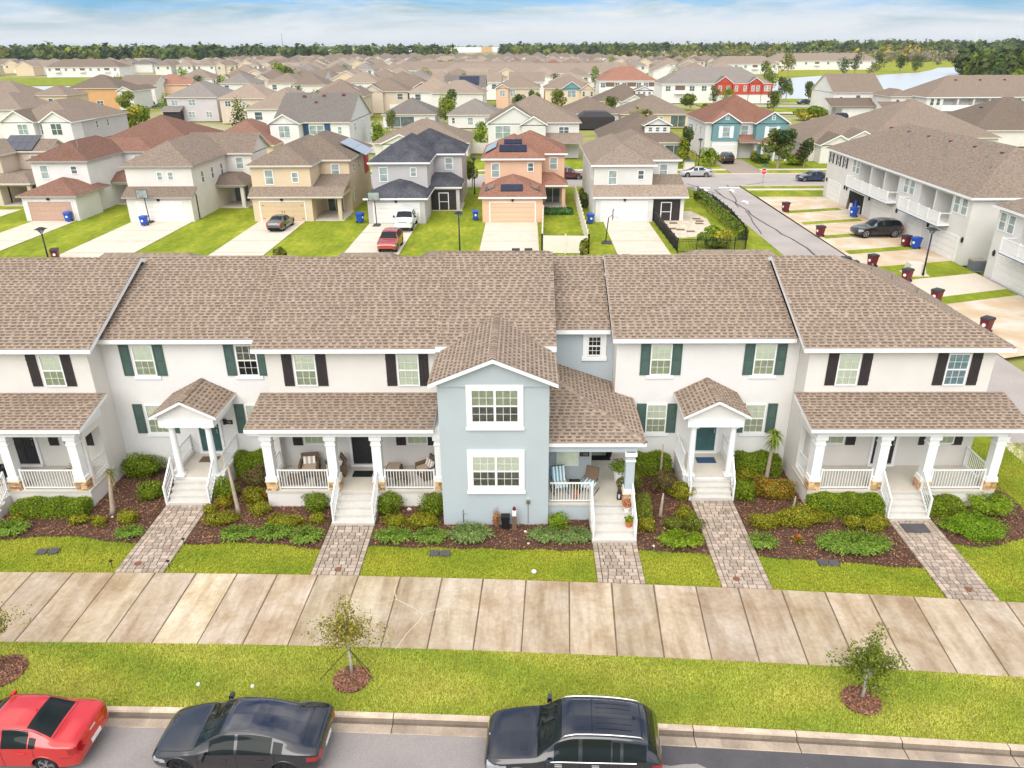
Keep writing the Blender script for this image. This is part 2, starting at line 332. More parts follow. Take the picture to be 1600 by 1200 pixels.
# ------------------------------------------------------------------ mesh helpers
class MB:
    def __init__(s):
        s.v = []; s.f = []; s.m = []; s.c = []
    def face(s, pts, m=0, c=None):
        i = len(s.v); s.v.extend(pts); s.f.append(tuple(range(i, i + len(pts)))); s.m.append(m); s.c.append(c)
    def box(s, x0, x1, y0, y1, z0, z1, m=0, c=None, skip=''):
        i = len(s.v)
        s.v += [(x0, y0, z0), (x1, y0, z0), (x1, y1, z0), (x0, y1, z0), (x0, y0, z1), (x1, y0, z1), (x1, y1, z1), (x0, y1, z1)]
        for k, q in (('b', (3, 2, 1, 0)), ('t', (4, 5, 6, 7)), ('s', (0, 1, 5, 4)), ('e', (1, 2, 6, 5)), ('n', (2, 3, 7, 6)), ('w', (3, 0, 4, 7))):
            if k in skip: continue
            s.f.append(tuple(i + a for a in q)); s.m.append(m); s.c.append(c)
        return s
    def taper(s, x0, x1, y0, y1, z0, X0, X1, Y0, Y1, z1, m=0, c=None):
        i = len(s.v)
        s.v += [(x0, y0, z0), (x1, y0, z0), (x1, y1, z0), (x0, y1, z0), (X0, Y0, z1), (X1, Y0, z1), (X1, Y1, z1), (X0, Y1, z1)]
        for q in ((3, 2, 1, 0), (4, 5, 6, 7), (0, 1, 5, 4), (1, 2, 6, 5), (2, 3, 7, 6), (3, 0, 4, 7)):
            s.f.append(tuple(i + a for a in q)); s.m.append(m); s.c.append(c)
        return s
    def obox(s, c, size, rz=0.0, rx=0.0, ry=0.0, m=0, col=None):
        Mx = Matrix.Translation(c) @ Matrix.Rotation(rz, 4, 'Z') @ Matrix.Rotation(ry, 4, 'Y') @ Matrix.Rotation(rx, 4, 'X')
        a, b, d = size[0] / 2, size[1] / 2, size[2] / 2
        i = len(s.v)
        for p in ((-a, -b, -d), (a, -b, -d), (a, b, -d), (-a, b, -d), (-a, -b, d), (a, -b, d), (a, b, d), (-a, b, d)):
            s.v.append(tuple(Mx @ Vector(p)))
        for q in ((3, 2, 1, 0), (4, 5, 6, 7), (0, 1, 5, 4), (1, 2, 6, 5), (2, 3, 7, 6), (3, 0, 4, 7)):
            s.f.append(tuple(i + k for k in q)); s.m.append(m); s.c.append(col)
        return s
    def bar(s, p0, p1, w, h=None, m=0, col=None):
        h = h or w
        p0, p1 = Vector(p0), Vector(p1)
        d = (p1 - p0).normalized()
        a = d.cross(Vector((0, 0, 1)))
        a = a.normalized() if a.length > 1e-4 else Vector((1, 0, 0))
        b = a.cross(d)
        i = len(s.v)
        for p in (p0, p1):
            for e, g in ((-1, -1), (1, -1), (1, 1), (-1, 1)):
                s.v.append(tuple(p + a * (e * w / 2) + b * (g * h / 2)))
        for q in ((3, 2, 1, 0), (4, 5, 6, 7), (0, 1, 5, 4), (1, 2, 6, 5), (2, 3, 7, 6), (3, 0, 4, 7)):
            s.f.append(tuple(i + k for k in q)); s.m.append(m); s.c.append(col)
        return s
    def tube(s, pts, rad, n=8, m=0, col=None, cap=True):
        pts = [Vector(p) for p in pts]
        if not hasattr(rad, '__len__'): rad = [rad] * len(pts)
        rings = []
        for k, p in enumerate(pts):
            d = (pts[min(k + 1, len(pts) - 1)] - pts[max(k - 1, 0)]).normalized()
            a = d.cross(Vector((0, 1, 0.05))); a = a.normalized() if a.length > 1e-3 else Vector((1, 0, 0))
            b = d.cross(a)
            i = len(s.v)
            for q in range(n):
                t = 2 * math.pi * q / n
                s.v.append(tuple(p + a * (rad[k] * math.cos(t)) + b * (rad[k] * math.sin(t))))
            rings.append(i)
        for k in range(len(rings) - 1):
            for q in range(n):
                s.f.append((rings[k] + q, rings[k] + (q + 1) % n, rings[k + 1] + (q + 1) % n, rings[k + 1] + q)); s.m.append(m); s.c.append(col)
        if cap:
            s.f.append(tuple(rings[0] + q for q in range(n))[::-1]); s.m.append(m); s.c.append(col)
            s.f.append(tuple(rings[-1] + q for q in range(n))); s.m.append(m); s.c.append(col)
        return s
    def prism(s, poly, z0, z1, m=0, c=None):
        n = len(poly)
        a = sum(poly[k][0] * poly[(k + 1) % n][1] - poly[(k + 1) % n][0] * poly[k][1] for k in range(n))
        if a < 0: poly = poly[::-1]
        s.face([(x, y, z1) for x, y in poly], m, c)
        for k in range(n):
            (x0, y0), (x1, y1) = poly[k], poly[(k + 1) % n]
            s.face([(x0, y0, z0), (x1, y1, z0), (x1, y1, z1), (x0, y0, z1)], m, c)
        return s
    def mesh(s, name, mats, org=(0, 0, 0), smooth=False):
        me = bpy.data.meshes.new(name)
        ox, oy, oz = org
        me.from_pydata([(x - ox, y - oy, z - oz) for x, y, z in s.v], [], s.f)
        for k in (mats if isinstance(mats, (list, tuple)) else [mats]):
            me.materials.append(MAT[k] if isinstance(k, str) else k)
        if any(s.m): me.polygons.foreach_set('material_index', s.m)
        if any(c is not None for c in s.c):
            at = me.attributes.new("Col", 'FLOAT_COLOR', 'FACE')
            arr = np.ones((len(s.f), 4), dtype=np.float32)
            for k, c in enumerate(s.c):
                if c is not None: arr[k, :3] = c
            at.data.foreach_set('color', arr.ravel())
        if smooth: me.shade_smooth()
        return me
def np_mesh(name, verts, faces, mats, cols=None):
    """many same-sided faces at once; faces (n,k) of indices"""
    me = bpy.data.meshes.new(name)
    nv, (nf, k) = len(verts), faces.shape
    me.vertices.add(nv); me.vertices.foreach_set('co', np.asarray(verts, np.float32).ravel())
    me.loops.add(nf * k); me.loops.foreach_set('vertex_index', faces.astype(np.int32).ravel())
    me.polygons.add(nf)
    me.polygons.foreach_set('loop_start', np.arange(0, nf * k, k, dtype=np.int32))
    me.polygons.foreach_set('loop_total', np.full(nf, k, dtype=np.int32))
    for q in (mats if isinstance(mats, (list, tuple)) else [mats]):
        me.materials.append(MAT[q])
    if cols is not None:
        at = me.attributes.new("Col", 'FLOAT_COLOR', 'FACE')
        arr = np.ones((nf, 4), np.float32); arr[:, :3] = cols
        at.data.foreach_set('color', arr.ravel())
    me.update(calc_edges=True)
    return me
def link(name, data, parent=None, loc=(0, 0, 0), rz=0.0, kind=None, label=None, cat=None, group=None):
    o = bpy.data.objects.new(name, data)
    COL.objects.link(o)
    o.location = loc
    if rz: o.rotation_euler = (0, 0, rz)
    if parent is not None: o.parent = parent
    if kind: o['kind'] = kind
    if label: o['label'] = label
    if cat: o['category'] = cat
    if group: o['group'] = group
    return o
def structure(name, mb, mats, **k):
    return link(name, mb.mesh(name, mats), kind='structure', **k)
CACHE = {}
class Thing:
    """an Empty at the thing's base; parts are built in place coordinates and parented to it"""
    def __init__(s, name, label, cat, loc, group=None, rz=0.0):
        s.o = link(name, None, loc=loc, label=label, cat=cat, group=group, rz=rz)
        s.o.empty_display_size = 0.2
        s.org = loc if not rz else None
    def part(s, name, mb, mats, parent=None, label=None, kind=None, smooth=False):
        return link(name, mb.mesh(name, mats, s.org or (0, 0, 0), smooth), parent or s.o, label=label, kind=kind)
    def inst(s, name, key, fn, mats, loc, rz=0.0, parent=None, label=None, smooth=False):
        """a part whose mesh is shared between alike pieces"""
        k = (name, key, str(mats))
        if k not in CACHE:
            mb = MB(); fn(mb); CACHE[k] = mb.mesh(name, mats, (0, 0, 0), smooth)
        o = s.org or (0, 0, 0)
        po = parent
        l = (loc[0] - o[0], loc[1] - o[1], loc[2] - o[2]) if po is None else loc
        return link(name, CACHE[k], po or s.o, l, rz, label=label)
def dup(root, loc, rz=0.0, label=None, group=None, scale=None):
    def cp(o, p):
        c = o.copy(); COL.objects.link(c)
        if p is not None: c.parent = p
        for ch in o.children: cp(ch, c)
        return c
    c = cp(root, None)
    c.location = loc; c.rotation_euler = (0, 0, rz)
    if scale: c.scale = scale
    if label: c['label'] = label
    if group: c['group'] = group
    return c

# ------------------------------------------------------------------ haze: thin even air round the whole scene
hm = bpy.data.materials.new('haze_air'); hm.use_nodes = True
ht = hm.node_tree; ht.nodes.clear()
ho = N(ht, "ShaderNodeOutputMaterial"); hv = N(ht, "ShaderNodeVolumePrincipled")
hv.inputs["Color"].default_value = (0.93, 0.96, 1.0, 1); hv.inputs["Density"].default_value = HAZE
hv.inputs["Anisotropy"].default_value = 0.2
ht.links.new(hv.outputs[0], ho.inputs["Volume"])
MAT['haze'] = hm
hb = MB(); hb.box(-6500, 6500, -500, 9500, -1.4, 37.5)
link('haze', hb.mesh('haze', 'haze'), kind='stuff', label='thin pale air over the neighbourhood')
# ------------------------------------------------------------------ the setting: ground, street, kerb, sidewalk, lawns
def curb(x):                      # back of the kerb; the street bends gently
    return 16.285 - 0.0472 * x - 0.00127 * x * x
def strip(fa, fb, x0, x1, z, n=48, m=0, mb=None):
    mb = mb or MB()
    for k in range(n):
        a = x0 + (x1 - x0) * k / n; b = x0 + (x1 - x0) * (k + 1) / n
        mb.face([(a, fa(a), z), (b, fa(b), z), (b, fb(b), z), (a, fb(a), z)], m)
    return mb
g = MB()
g.face([(-6000, -300, -0.30), (6000, -300, -0.30), (6000, 9000, -0.30), (-6000, 9000, -0.30)])
structure('ground', g, 'ground')
XL, XR = -30.0, 30.0
road = strip(lambda x: 3.0 + 0 * x, lambda x: curb(x) - 0.62, XL, XR, -0.13)
structure('street', road, 'asphalt')
wet = MB()
strip(lambda x: curb(x) - 1.35 + 0.16 * math.sin(x * 1.9) + 0.1 * math.sin(x * 4.3), lambda x: curb(x) - 0.62, 3.6, 26, -0.126, 60, mb=wet)
MAT['damp'] = M('damp_asphalt', (0.085, 0.078, 0.082), rough=0.75, var=0.15, scale=1.5, fine=0.15, fscale=25)
structure('damp_gutter_edge', wet, 'damp')
kb = link('kerb', None, kind='structure')
x = XL
while x < XR:
    b = x + 2.9
    mb = MB()
    n = 4
    for k in range(n):
        a0 = x + 0.012 + (2.876) * k / n; a1 = x + 0.012 + 2.876 * (k + 1) / n
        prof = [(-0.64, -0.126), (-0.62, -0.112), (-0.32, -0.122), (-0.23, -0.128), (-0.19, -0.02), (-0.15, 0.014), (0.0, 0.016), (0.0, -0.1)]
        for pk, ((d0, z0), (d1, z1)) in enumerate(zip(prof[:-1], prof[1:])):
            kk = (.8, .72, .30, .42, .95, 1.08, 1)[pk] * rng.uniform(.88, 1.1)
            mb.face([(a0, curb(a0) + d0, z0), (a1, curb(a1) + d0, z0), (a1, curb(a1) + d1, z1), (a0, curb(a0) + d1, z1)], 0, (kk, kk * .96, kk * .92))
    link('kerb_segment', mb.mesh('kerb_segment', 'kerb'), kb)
    x = b
# verge and front lawn base sheets
structure('verge', strip(lambda x: curb(x) + 0.0, lambda x: curb(x) + 2.62, XL, XR, 0.0), 'lawn')
side0, side1 = (lambda x: curb(x) + 2.60), (lambda x: curb(x) + 6.24)
sw = link('sidewalk', None, kind='structure')
MAT['joint_tan'] = M('joint_tan', (0.16, 0.115, 0.075), rough=1, var=0.4, scale=2)
link('joint_bed', strip(lambda x: side0(x) + .02, lambda x: side1(x) - .02, XL, XR, 0.006).mesh('joint_bed', 'joint_tan'), sw)
xs = [-29.2]
while xs[-1] < 29: xs.append(xs[-1] + 1.53 + rng.uniform(-0.04, 0.04))
for a, b in zip(xs[:-1], xs[1:]):
    th = 0.0472 + 0.00254 * a          # joints stay square to the walk
    g0, g1 = a + 0.008 + rng.uniform(0, .008), b - 0.008 - rng.uniform(0, .008)
    k = th * 3.6
    h = 0.020 + rng.uniform(-0.003, 0.004)
    br = rng.uniform(0.91, 1.09)
    if -13.8 < a < -11.9: br = 1.27
    col = (br, br * rng.uniform(.97, 1.0), br * rng.uniform(.93, 1.0))
    mb = MB()
    P = [(g0, side0(g0)), (g1, side0(g1)), (g1 + k, side1(g1 + k)), (g0 + k, side1(g0 + k))]
    e = 0.012
    T = [(P[0][0] + e, P[0][1] + e), (P[1][0] - e, P[1][1] + e), (P[2][0] - e, P[2][1] - e), (P[3][0] + e, P[3][1] - e)]
    mb.face([(p[0], p[1], h) for p in T], 0, col)
    for q in range(4):
        p0, p1, t1, t0 = P[q], P[(q + 1) % 4], T[(q + 1) % 4], T[q]
        mb.face([(p0[0], p0[1], -0.02), (p1[0], p1[1], -0.02), (t1[0], t1[1], h), (t0[0], t0[1], h)], 0, (col[0] * .8, col[1] * .78, col[2] * .75))
    link('slab', mb.mesh('slab', 'slab'), sw)
# white filled cracks in one slab
ck = MB()
def crack(pts, wd):
    for p0, p1 in zip(pts[:-1], pts[1:]):
        ck.bar((p0[0], p0[1], .026), (p1[0], p1[1], .026), wd, .006)
crack([(-4.25, 19.0), (-4.0, 19.7), (-3.65, 20.35), (-3.55, 20.7), (-4.0, 21.05), (-4.6, 21.45), (-4.75, 21.9), (-4.72, 22.3)], .024)
crack([(-3.55, 20.7), (-3.1, 20.95), (-2.75, 21.1), (-2.5, 21.5)], .016); crack([(-2.75, 21.1), (-2.66, 20.7)], .02); crack([(-4.6, 21.45), (-5.2, 21.2)], .016)
link('crack_filler', ck.mesh('crack_filler', MAT['drive']), sw)

WALKS = [(-15.40, -13.55, 27.44), (-8.02, -6.20, 25.97), (2.62, 4.37, 24.80), (7.10, 8.90, 27.83), (14.92, 16.70, 26.30)]
LOT = strip(lambda x: side1(x) + .0, lambda x: 33.0 + 0 * x, XL, XR, -0.03)
structure('front_yard', LOT, 'lawn')
# mulch line: (x, y) front edge of the beds
EDGE = [(-30, 25.0), (-20.7, 25.05), (-18.6, 25.3), (-15.6, 24.75), (-13.5, 24.7), (-10.7, 24.85), (-8.1, 24.4), (-6.1, 24.6), (-3.1, 24.48), (-0.5, 24.4), (2.6, 24.3),
        (4.4, 24.3), (5.8, 24.25), (7.1, 24.0), (9.0, 23.95), (11.6, 23.6), (13.2, 23.45), (14.9, 23.2), (16.72, 24.75), (17.5, 24.55), (18.6, 24.65), (19.8, 25.2), (20.8, 26.6), (21.2, 28.0)]
def edge(x):
    for (x0, y0), (x1, y1) in zip(EDGE[:-1], EDGE[1:]):
        if x0 <= x <= x1: return y0 + (y1 - y0) * (x - x0) / (x1 - x0) + 0.05 * math.sin(x * 3.1)
    return 40
bed = MB()
BEDS = [(-30, -15.42), (-13.53, -8.04), (-6.18, 2.60), (4.39, 7.08), (8.92, 14.90), (16.72, 21.0)]
for a, b in BEDS:
    strip(edge, lambda x: 30.9 + 0 * x if x < 19.7 else max(edge(x), 30 - (x - 19.7) * 1.3), a, b, 0.015, 24, mb=bed)
structure('mulch_bed', bed, 'mulch_soil')
for a, b in BEDS:
    pass
def scatter_quads(n, sampler, size, aspect, cols, z, tilt=0.5, up=True, seed=1, lift=0.0):
    r = np.random.RandomState(seed)
    P = sampler(n, r); n = len(P)
    a = r.uniform(0, 2 * np.pi, n); s = r.uniform(.6, 1.4, n) * size
    u = np.stack([np.cos(a), np.sin(a), r.uniform(-tilt, tilt, n)], 1) * s[:, None]
    v = np.stack([-np.sin(a), np.cos(a), r.uniform(-tilt, tilt, n)], 1) * (s * aspect)[:, None]
    C = np.column_stack([P, np.full(n, z) + r.uniform(0, lift + 1e-6, n)])
    V = np.stack([C - u - v, C + u - v, C + u + v, C - u + v], 1).reshape(-1, 3)
    F = np.arange(n * 4).reshape(n, 4)
    cc = np.array(cols)[r.randint(0, len(cols), n)] * r.uniform(.75, 1.3, (n, 1))
    return V, F, cc
def bed_sampler(n, r):
    x = r.uniform(-24, 21, n * 2); y = r.uniform(23.2, 30.6, n * 2)
    ok = np.zeros(n * 2, bool)
    for a, b in BEDS: ok |= (x > a + .03) & (x < b - .03)
    e = np.array([edge(q) for q in x]); ok &= (y > e + .02)
    return np.stack([x, y], 1)[ok][:n]
V, F, cc = scatter_quads(42000, bed_sampler, 0.034, 0.38, [(1, 1, 1), (1.3, 1.1, 1.0), (.5, .45, .42), (1.6, 1.55, 1.4), (.75, .65, .6), (.6, .5, .45)], 0.03, .45, seed=3, lift=.05)
link('bark_mulch', np_mesh('bark_mulch', V, F, 'mulch', cc), kind='stuff', label='reddish brown bark mulch covering the planting beds before the houses')

def pts_in(n, sampler, r): return sampler(n, r)
def grass_mesh(name, sampler, n, h, seed, label, blades=4, w=0.011, colA=(0.50, 0.56, 0.08), colB=(0.68, 0.63, 0.16), colC=(0.33, 0.44, 0.065)):
    r = np.random.RandomState(seed)
    P = sampler(n, r); n = len(P)
    B = np.repeat(P, blades, 0) + r.normal(0, .018, (n * blades, 2))
    k = len(B)
    a = r.uniform(0, 2 * np.pi, k); hh = h * r.uniform(.5, 1.25, k); lean = r.uniform(.2, 1.0, k) * hh
    dx, dy = np.cos(a), np.sin(a)
    V = np.empty((k, 3, 3), np.float32)
    V[:, 0] = np.stack([B[:, 0] - dy * w, B[:, 1] + dx * w, np.zeros(k)], 1)
    V[:, 1] = np.stack([B[:, 0] + dy * w, B[:, 1] - dx * w, np.zeros(k)], 1)
    V[:, 2] = np.stack([B[:, 0] + dx * lean, B[:, 1] + dy * lean, hh], 1)
    t = (np.sin(B[:, 0] * 1.1 + 2 * np.sin(B[:, 1] * 1.7)) + np.sin(B[:, 1] * 2.3 + B[:, 0] * .6 + 1.3) + r.normal(0, 1.2, k)) / 3.2
    t = np.clip(t * .75 + .5, 0, 1)[:, None]
    A, Bc, Cc = np.array(colA), np.array(colB), np.array(colC)
    c = np.where(t > .45, A + (Bc - A) * (t - .45) / .55, Cc + (A - Cc) * t / .45) * r.uniform(.75, 1.25, (k, 1))
    link(name, np_mesh(name, V.reshape(-1, 3), np.arange(k * 3).reshape(k, 3), 'grass', c), kind='stuff', label=label)
def verge_s(n, r):
    x = r.uniform(-19, 21, n); y = np.array([curb(q) for q in x]) + r.uniform(0.02, 2.60, n)
    ok = np.ones(n, bool)
    for cx, cy, rad in ((-5.42, 17.72, .56), (10.02, 16.93, .56), (-16.55, 18.0, .75)): ok &= (x - cx) ** 2 + ((y - cy)) ** 2 > rad ** 2
    return np.stack([x, y], 1)[ok]
grass_mesh('verge_grass', verge_s, 60000, .06, 11, 'short yellow green grass of the verge between kerb and sidewalk')
def yard_s(n, r):
    x = r.uniform(-23, 25, n); y = r.uniform(21.0, 33, n)
    s1 = np.array([side1(q) for q in x]); e = np.array([edge(q) for q in x])
    ok = (y > s1 + .03) & (y < e - .01)
    for a, b, _ in WALKS: ok &= (x < a - .02) | (x > b + .02)
    ok |= (x > 21.0) & (y > s1 + .03); ok |= (x > 16.75) & (y > s1 + .03) & (y < e)
    ok &= ~((x > 19.6) & (x < 21) & (y > e))
    return np.stack([x, y], 1)[ok]
grass_mesh('yard_grass', yard_s, 190000, .06, 12, 'mown bright green grass strips in front of the planting beds', colA=(0.42, 0.49, 0.045), colB=(0.57, 0.55, 0.08), colC=(0.26, 0.38, 0.04))
# paver walkways: every paver a piece of its own
PV = {}
def paver_mesh(l, wd):
    k = (round(l, 3), round(wd, 3))
    if k not in PV:
        mb = MB(); mb.taper(-l / 2, l / 2, -wd / 2, wd / 2, 0, -l / 2 + .008, l / 2 - .008, -wd / 2 + .008, wd / 2 - .008, .05)
        PV[k] = mb.mesh('paver', 'paver')
    return PV[k]
for a, b, y1 in WALKS:
    wk = link('paver_walkway', None, kind='structure', loc=((a + b) / 2, side1((a + b) / 2), 0))
    o = wk.location
    bedm = MB(); bedm.face([(a, side1(a) - .0, .006), (b, side1(b) - .0, .006), (b, y1 + .2, .006), (a, y1 + .2, .006)])
    link('joint_bed', bedm.mesh('joint_bed', 'joint_sand', tuple(o)), wk)
    y = side1((a + b) / 2) - .0; row = 0
    pats = [(.30, .20), (.20, .20), (.30, .20)]
    while y < y1 - .03:
        d = .205
        xx = a + .20; 
        wid = [.19] ; rest = b - a - .40
        seq = []
        s = (rng.uniform(.12, .26))
        while rest > .13:
            q = min(rest, rng.choice([.30, .20, .30, .25]) if seq else s)
            if rest - q < .13: q = rest
            seq.append(q); rest -= q
        if row % 2 == 0 or True:
            pass
        for xc, l in [(a + .10, .20), (b - .10, .20)] + [(a + .20 + sum(seq[:i]) + seq[i] / 2, seq[i]) for i in range(len(seq))]:
            off = side1(xc) - side1((a + b) / 2)
            yy = y + off * max(0, 1 - row / 6)
            link('paver', paver_mesh(round((l - .02) / .01) * .01, .184), wk, (xc - o.x, yy + d / 2 - o.y, rng.uniform(-.004, .004)), rz=rng.uniform(-.01, .01))
        y += d; row += 1
# ------------------------------------------------------------------ roofs and shingles
def roof_solid(faces, t):
    """top faces -> (top mesh, skirt + soffit mesh) of a slab t thick"""
    idx = {}; P = []; F = []
    for f in faces:
        q = []
        for p in f:
            k = tuple(round(c, 3) for c in p)
            if k not in idx: idx[k] = len(P); P.append(p)
            q.append(idx[k])
        F.append(q)
    cnt = {}
    for q in F:
        for a, b in zip(q, q[1:] + q[:1]): cnt[(a, b)] = 1
    top, sk = MB(), MB()
    for q in F:
        top.face([P[k] for k in q])
        sk.face([(P[k][0], P[k][1], P[k][2] - t) for k in q[::-1]])
    for (a, b) in cnt:
        if (b, a) in cnt: continue
        A, B = P[a], P[b]
        sk.face([(A[0], A[1], A[2] - t), (B[0], B[1], B[2] - t), (B[0], B[1], B[2] - .004), (A[0], A[1], A[2] - .004)])
    return top, sk
def shingles(mb, O, U, Vd, poly, seed=1, ex=0.185, per=0.315):
    r = random.Random(seed)
    O, U, Vd = Vector(O), Vector(U).normalized(), Vector(Vd).normalized()
    Nn = U.cross(Vd)
    if Nn.z < 0: Nn = -Nn
    def pt(u, v, h): return tuple(O + U * u + Vd * v + Nn * h)
    vmax = max(p[1] for p in poly); vmin = min(p[1] for p in poly)
    i = 0; v = vmin
    while v < vmax - .02:
        v1 = min(v + ex, vmax); vm = (v + v1) / 2
        xs = []
        for (u0, a), (u1, b) in zip(poly, poly[1:] + poly[:1]):
            if (a - vm) * (b - vm) < 0: xs.append(u0 + (u1 - u0) * (vm - a) / (b - a))
        if len(xs) >= 2:
            lo, hi = min(xs), max(xs)
            u = lo - r.uniform(0, per) ; 
            row = r.uniform(.96, 1.04)
            while u < hi:
                wdt = per * r.uniform(.85, 1.15)
                a, b = max(u, lo), min(u + wdt, hi)
                if b - a > .02:
                    k = row * r.choice([.92, .97, 1.0, 1.03, 1.08, 1.13])
                    c = (k, k * r.uniform(.97, 1.0), k * r.uniform(.94, 1.0))
                    mb.face([pt(a, v, .020), pt(b, v, .020), pt(b, v1 + .01, .006), pt(a, v1 + .01, .006)], 0, c)
                    mb.face([pt(a, v, .0), pt(b, v, .0), pt(b, v, .020), pt(a, v, .020)], 0, (.5, .46, .44))
                    d0 = a + .03 + r.uniform(0, .04); d1 = min(d0 + r.uniform(.16, .24), b - .01)
                    if d1 - d0 > .06:
                        k = r.uniform(.42, .62)
                        mb.face([pt(d0, v + .08, .0195), pt(d1, v + .08, .0195), pt(d1, v1 - .005, .0125), pt(d0, v1 - .005, .0125)], 0, (k * 1.0, k * .95, k * .92))
                u += wdt
        v += ex; i += 1
def caps(p0, p1, mb, wd=.26, step=.21, seed=3):
    r = random.Random(seed)
    p0, p1 = Vector(p0), Vector(p1)
    L = (p1 - p0).length; d = (p1 - p0) / L
    a = d.cross(Vector((0, 0, 1))).normalized()
    k = 0
    while k * step < L:
        s, e = k * step, min((k + 1) * step + .03, L)
        c = r.choice([.75, .9, 1.0, 1.1]); c = (c, c * .97, c * .95)
        b0, b1 = p0 + d * s, p0 + d * e
        z0, z1 = Vector((0, 0, .045)), Vector((0, 0, .03)); dn = Vector((0, 0, -.055))
        for sg in (-1, 1):
            q = [b0 + z0, b1 + z1, b1 + z1 + a * sg * wd / 2 + dn, b0 + z0 + a * sg * wd / 2 + dn]
            mb.face([tuple(x) for x in (q if sg > 0 else q[::-1])], 0, c)
        mb.face([tuple(b0 + z0), tuple(b0 + z0 + a * wd / 2 + dn), tuple(b0 + dn), tuple(b0 + z0 - a * wd / 2 + dn)], 0, (.4, .37, .35))
        k += 1
def near_roof(T, faces, t, slopes, name='roof', cap=(), seed=1):
    """slab + fascia + real shingles on the slopes that are seen; slopes = indices of faces"""
    top, sk = roof_solid(faces, t)
    ro = T.part(name, top, 'underlay')
    T.part('fascia', sk, 'trim', ro)
    mb = MB()
    for k, fi in enumerate(slopes):
        f = [Vector(p) for p in faces[fi]]
        n = (f[1] - f[0]).cross(f[2] - f[0]).normalized()
        if n.z < 0: n = -n
        vd = Vector((0, 0, 1)) - n * n.z; vd.normalize()
        ud = vd.cross(n).normalized()
        o = min(f, key=lambda p: p.z)
        poly = [((p - o).dot(ud), (p - o).dot(vd)) for p in f]
        shingles(mb, o, ud, vd, poly, seed * 17 + k)
    if mb.f: T.part('shingles', mb, 'shingle', ro, kind='stuff')
    for i, (a, b) in enumerate(cap):
        cb = MB(); caps(a, b, cb, seed=seed + i); T.part('ridge_cap', cb, 'shingle', ro, kind='stuff')
    return ro
# ------------------------------------------------------------------ windows, doors, rails, columns
def F_frame(w, h, bar=.055, mid=True, grid=(3, 2), mull=False):
    def fn(mb):
        d0, d1 = -.055, .0
        mb.box(-w / 2, w / 2, d0, d1, 0, bar); mb.box(-w / 2, w / 2, d0, d1, h - bar, h)
        mb.box(-w / 2, -w / 2 + bar, d0, d1, bar, h - bar); mb.box(w / 2 - bar, w / 2, d0, d1, bar, h - bar)
        if mid: mb.box(-w / 2 + bar, w / 2 - bar, d0 + .008, d1, h / 2 - .028, h / 2 + .028)
        if mull: mb.box(-.045, .045, d0 - .004, d1, bar, h - bar)
        secs = [(-w / 2 + bar, w / 2 - bar)] if not mull else [(-w / 2 + bar, -.045), (.045, w / 2 - bar)]
        vs_ = [(bar, h / 2 - .028), (h / 2 + .028, h - bar)] if mid else [(bar, h - bar)]
        if grid:
            for a, b in secs:
                for i in range(1, grid[0]):
                    xx = a + (b - a) * i / grid[0]
                    mb.box(xx - .009, xx + .009, d0 + .026, d1 - .012, bar, h - bar)
                for z0, z1 in vs_:
                    for i in range(1, grid[1]):
                        zz = z0 + (z1 - z0) * i / grid[1]
                        mb.box(a, b, d0 + .028, d1 - .014, zz - .009, zz + .009)
    return fn
FACE = {'S': 0.0, 'E': R(90), 'N': R(180), 'W': R(-90)}
def near_window(T, x, y, z, w, h, mull=False, sill=True, low='blind2', upk='blind', face='S', grid=(3, 2)):
    rz = FACE[face]
    o = T.inst('window', (round(w, 2), round(h, 2), mull, grid), F_frame(w, h, mull=mull, grid=grid), 'trim', (x, y, z), rz)
    T.inst('pane', (round(w, 2), round(h, 2)), lambda mb: mb.face([(-w / 2 + .05, -.024, .05), (w / 2 - .05, -.024, .05), (w / 2 - .05, -.024, h - .05), (-w / 2 + .05, -.024, h - .05)]), 'glass', (0, 0, 0), 0, o)
    T.inst('blind', (round(w, 2), round(h, 2), upk, low), lambda mb: (mb.box(-w / 2 + .05, w / 2 - .05, -.010, -.003, h / 2, h - .05, 0), mb.box(-w / 2 + .05, w / 2 - .05, -.009, -.003, .05, h / 2, 1)),
           [upk, low], (0, 0, 0), 0, o)  # a 'dark' half is no blind: near-black sheet painted as the unlit room
    if sill:
        T.inst('sill', (round(w, 2),), lambda mb: mb.box(-w / 2 - .14, w / 2 + .14, -.06, .0, -.16, -.004), 'trim', (0, 0, 0), 0, o)
    return o
def shutter_fn(w, h, style):
    def fn(mb):
        if style == 'board':
            n = 3
            for i in range(n):
                mb.box(-w / 2 + w * i / n + .003, -w / 2 + w * (i + 1) / n - .003, -.03, 0, 0, h)
            mb.box(-w / 2, w / 2, -.045, -.03, h * .14, h * .14 + .08); mb.box(-w / 2, w / 2, -.045, -.03, h * .82, h * .82 + .08)
        else:
            b = .045
            mb.box(-w / 2, w / 2, -.022, 0, 0, h)
            mb.box(-w / 2, -w / 2 + b, -.04, -.022, 0, h); mb.box(w / 2 - b, w / 2, -.04, -.022, 0, h)
            for a in (0, h / 2 - b / 2, h - b): mb.box(-w / 2 + b, w / 2 - b, -.04, -.022, a, a + b)
            for a, c in ((b, h / 2 - b / 2), (h / 2 + b / 2, h - b)): mb.box(-w / 2 + b + .03, w / 2 - b - .03, -.034, -.022, a + .03, c - .03)
    return fn
def shutter(T, x, y, z, style, w=.43, h=1.46):
    T.inst('shutter', (w, h, style), shutter_fn(w, h, style), 'shutter_dark' if style == 'board' else 'shutter_teal', (x, y, z))
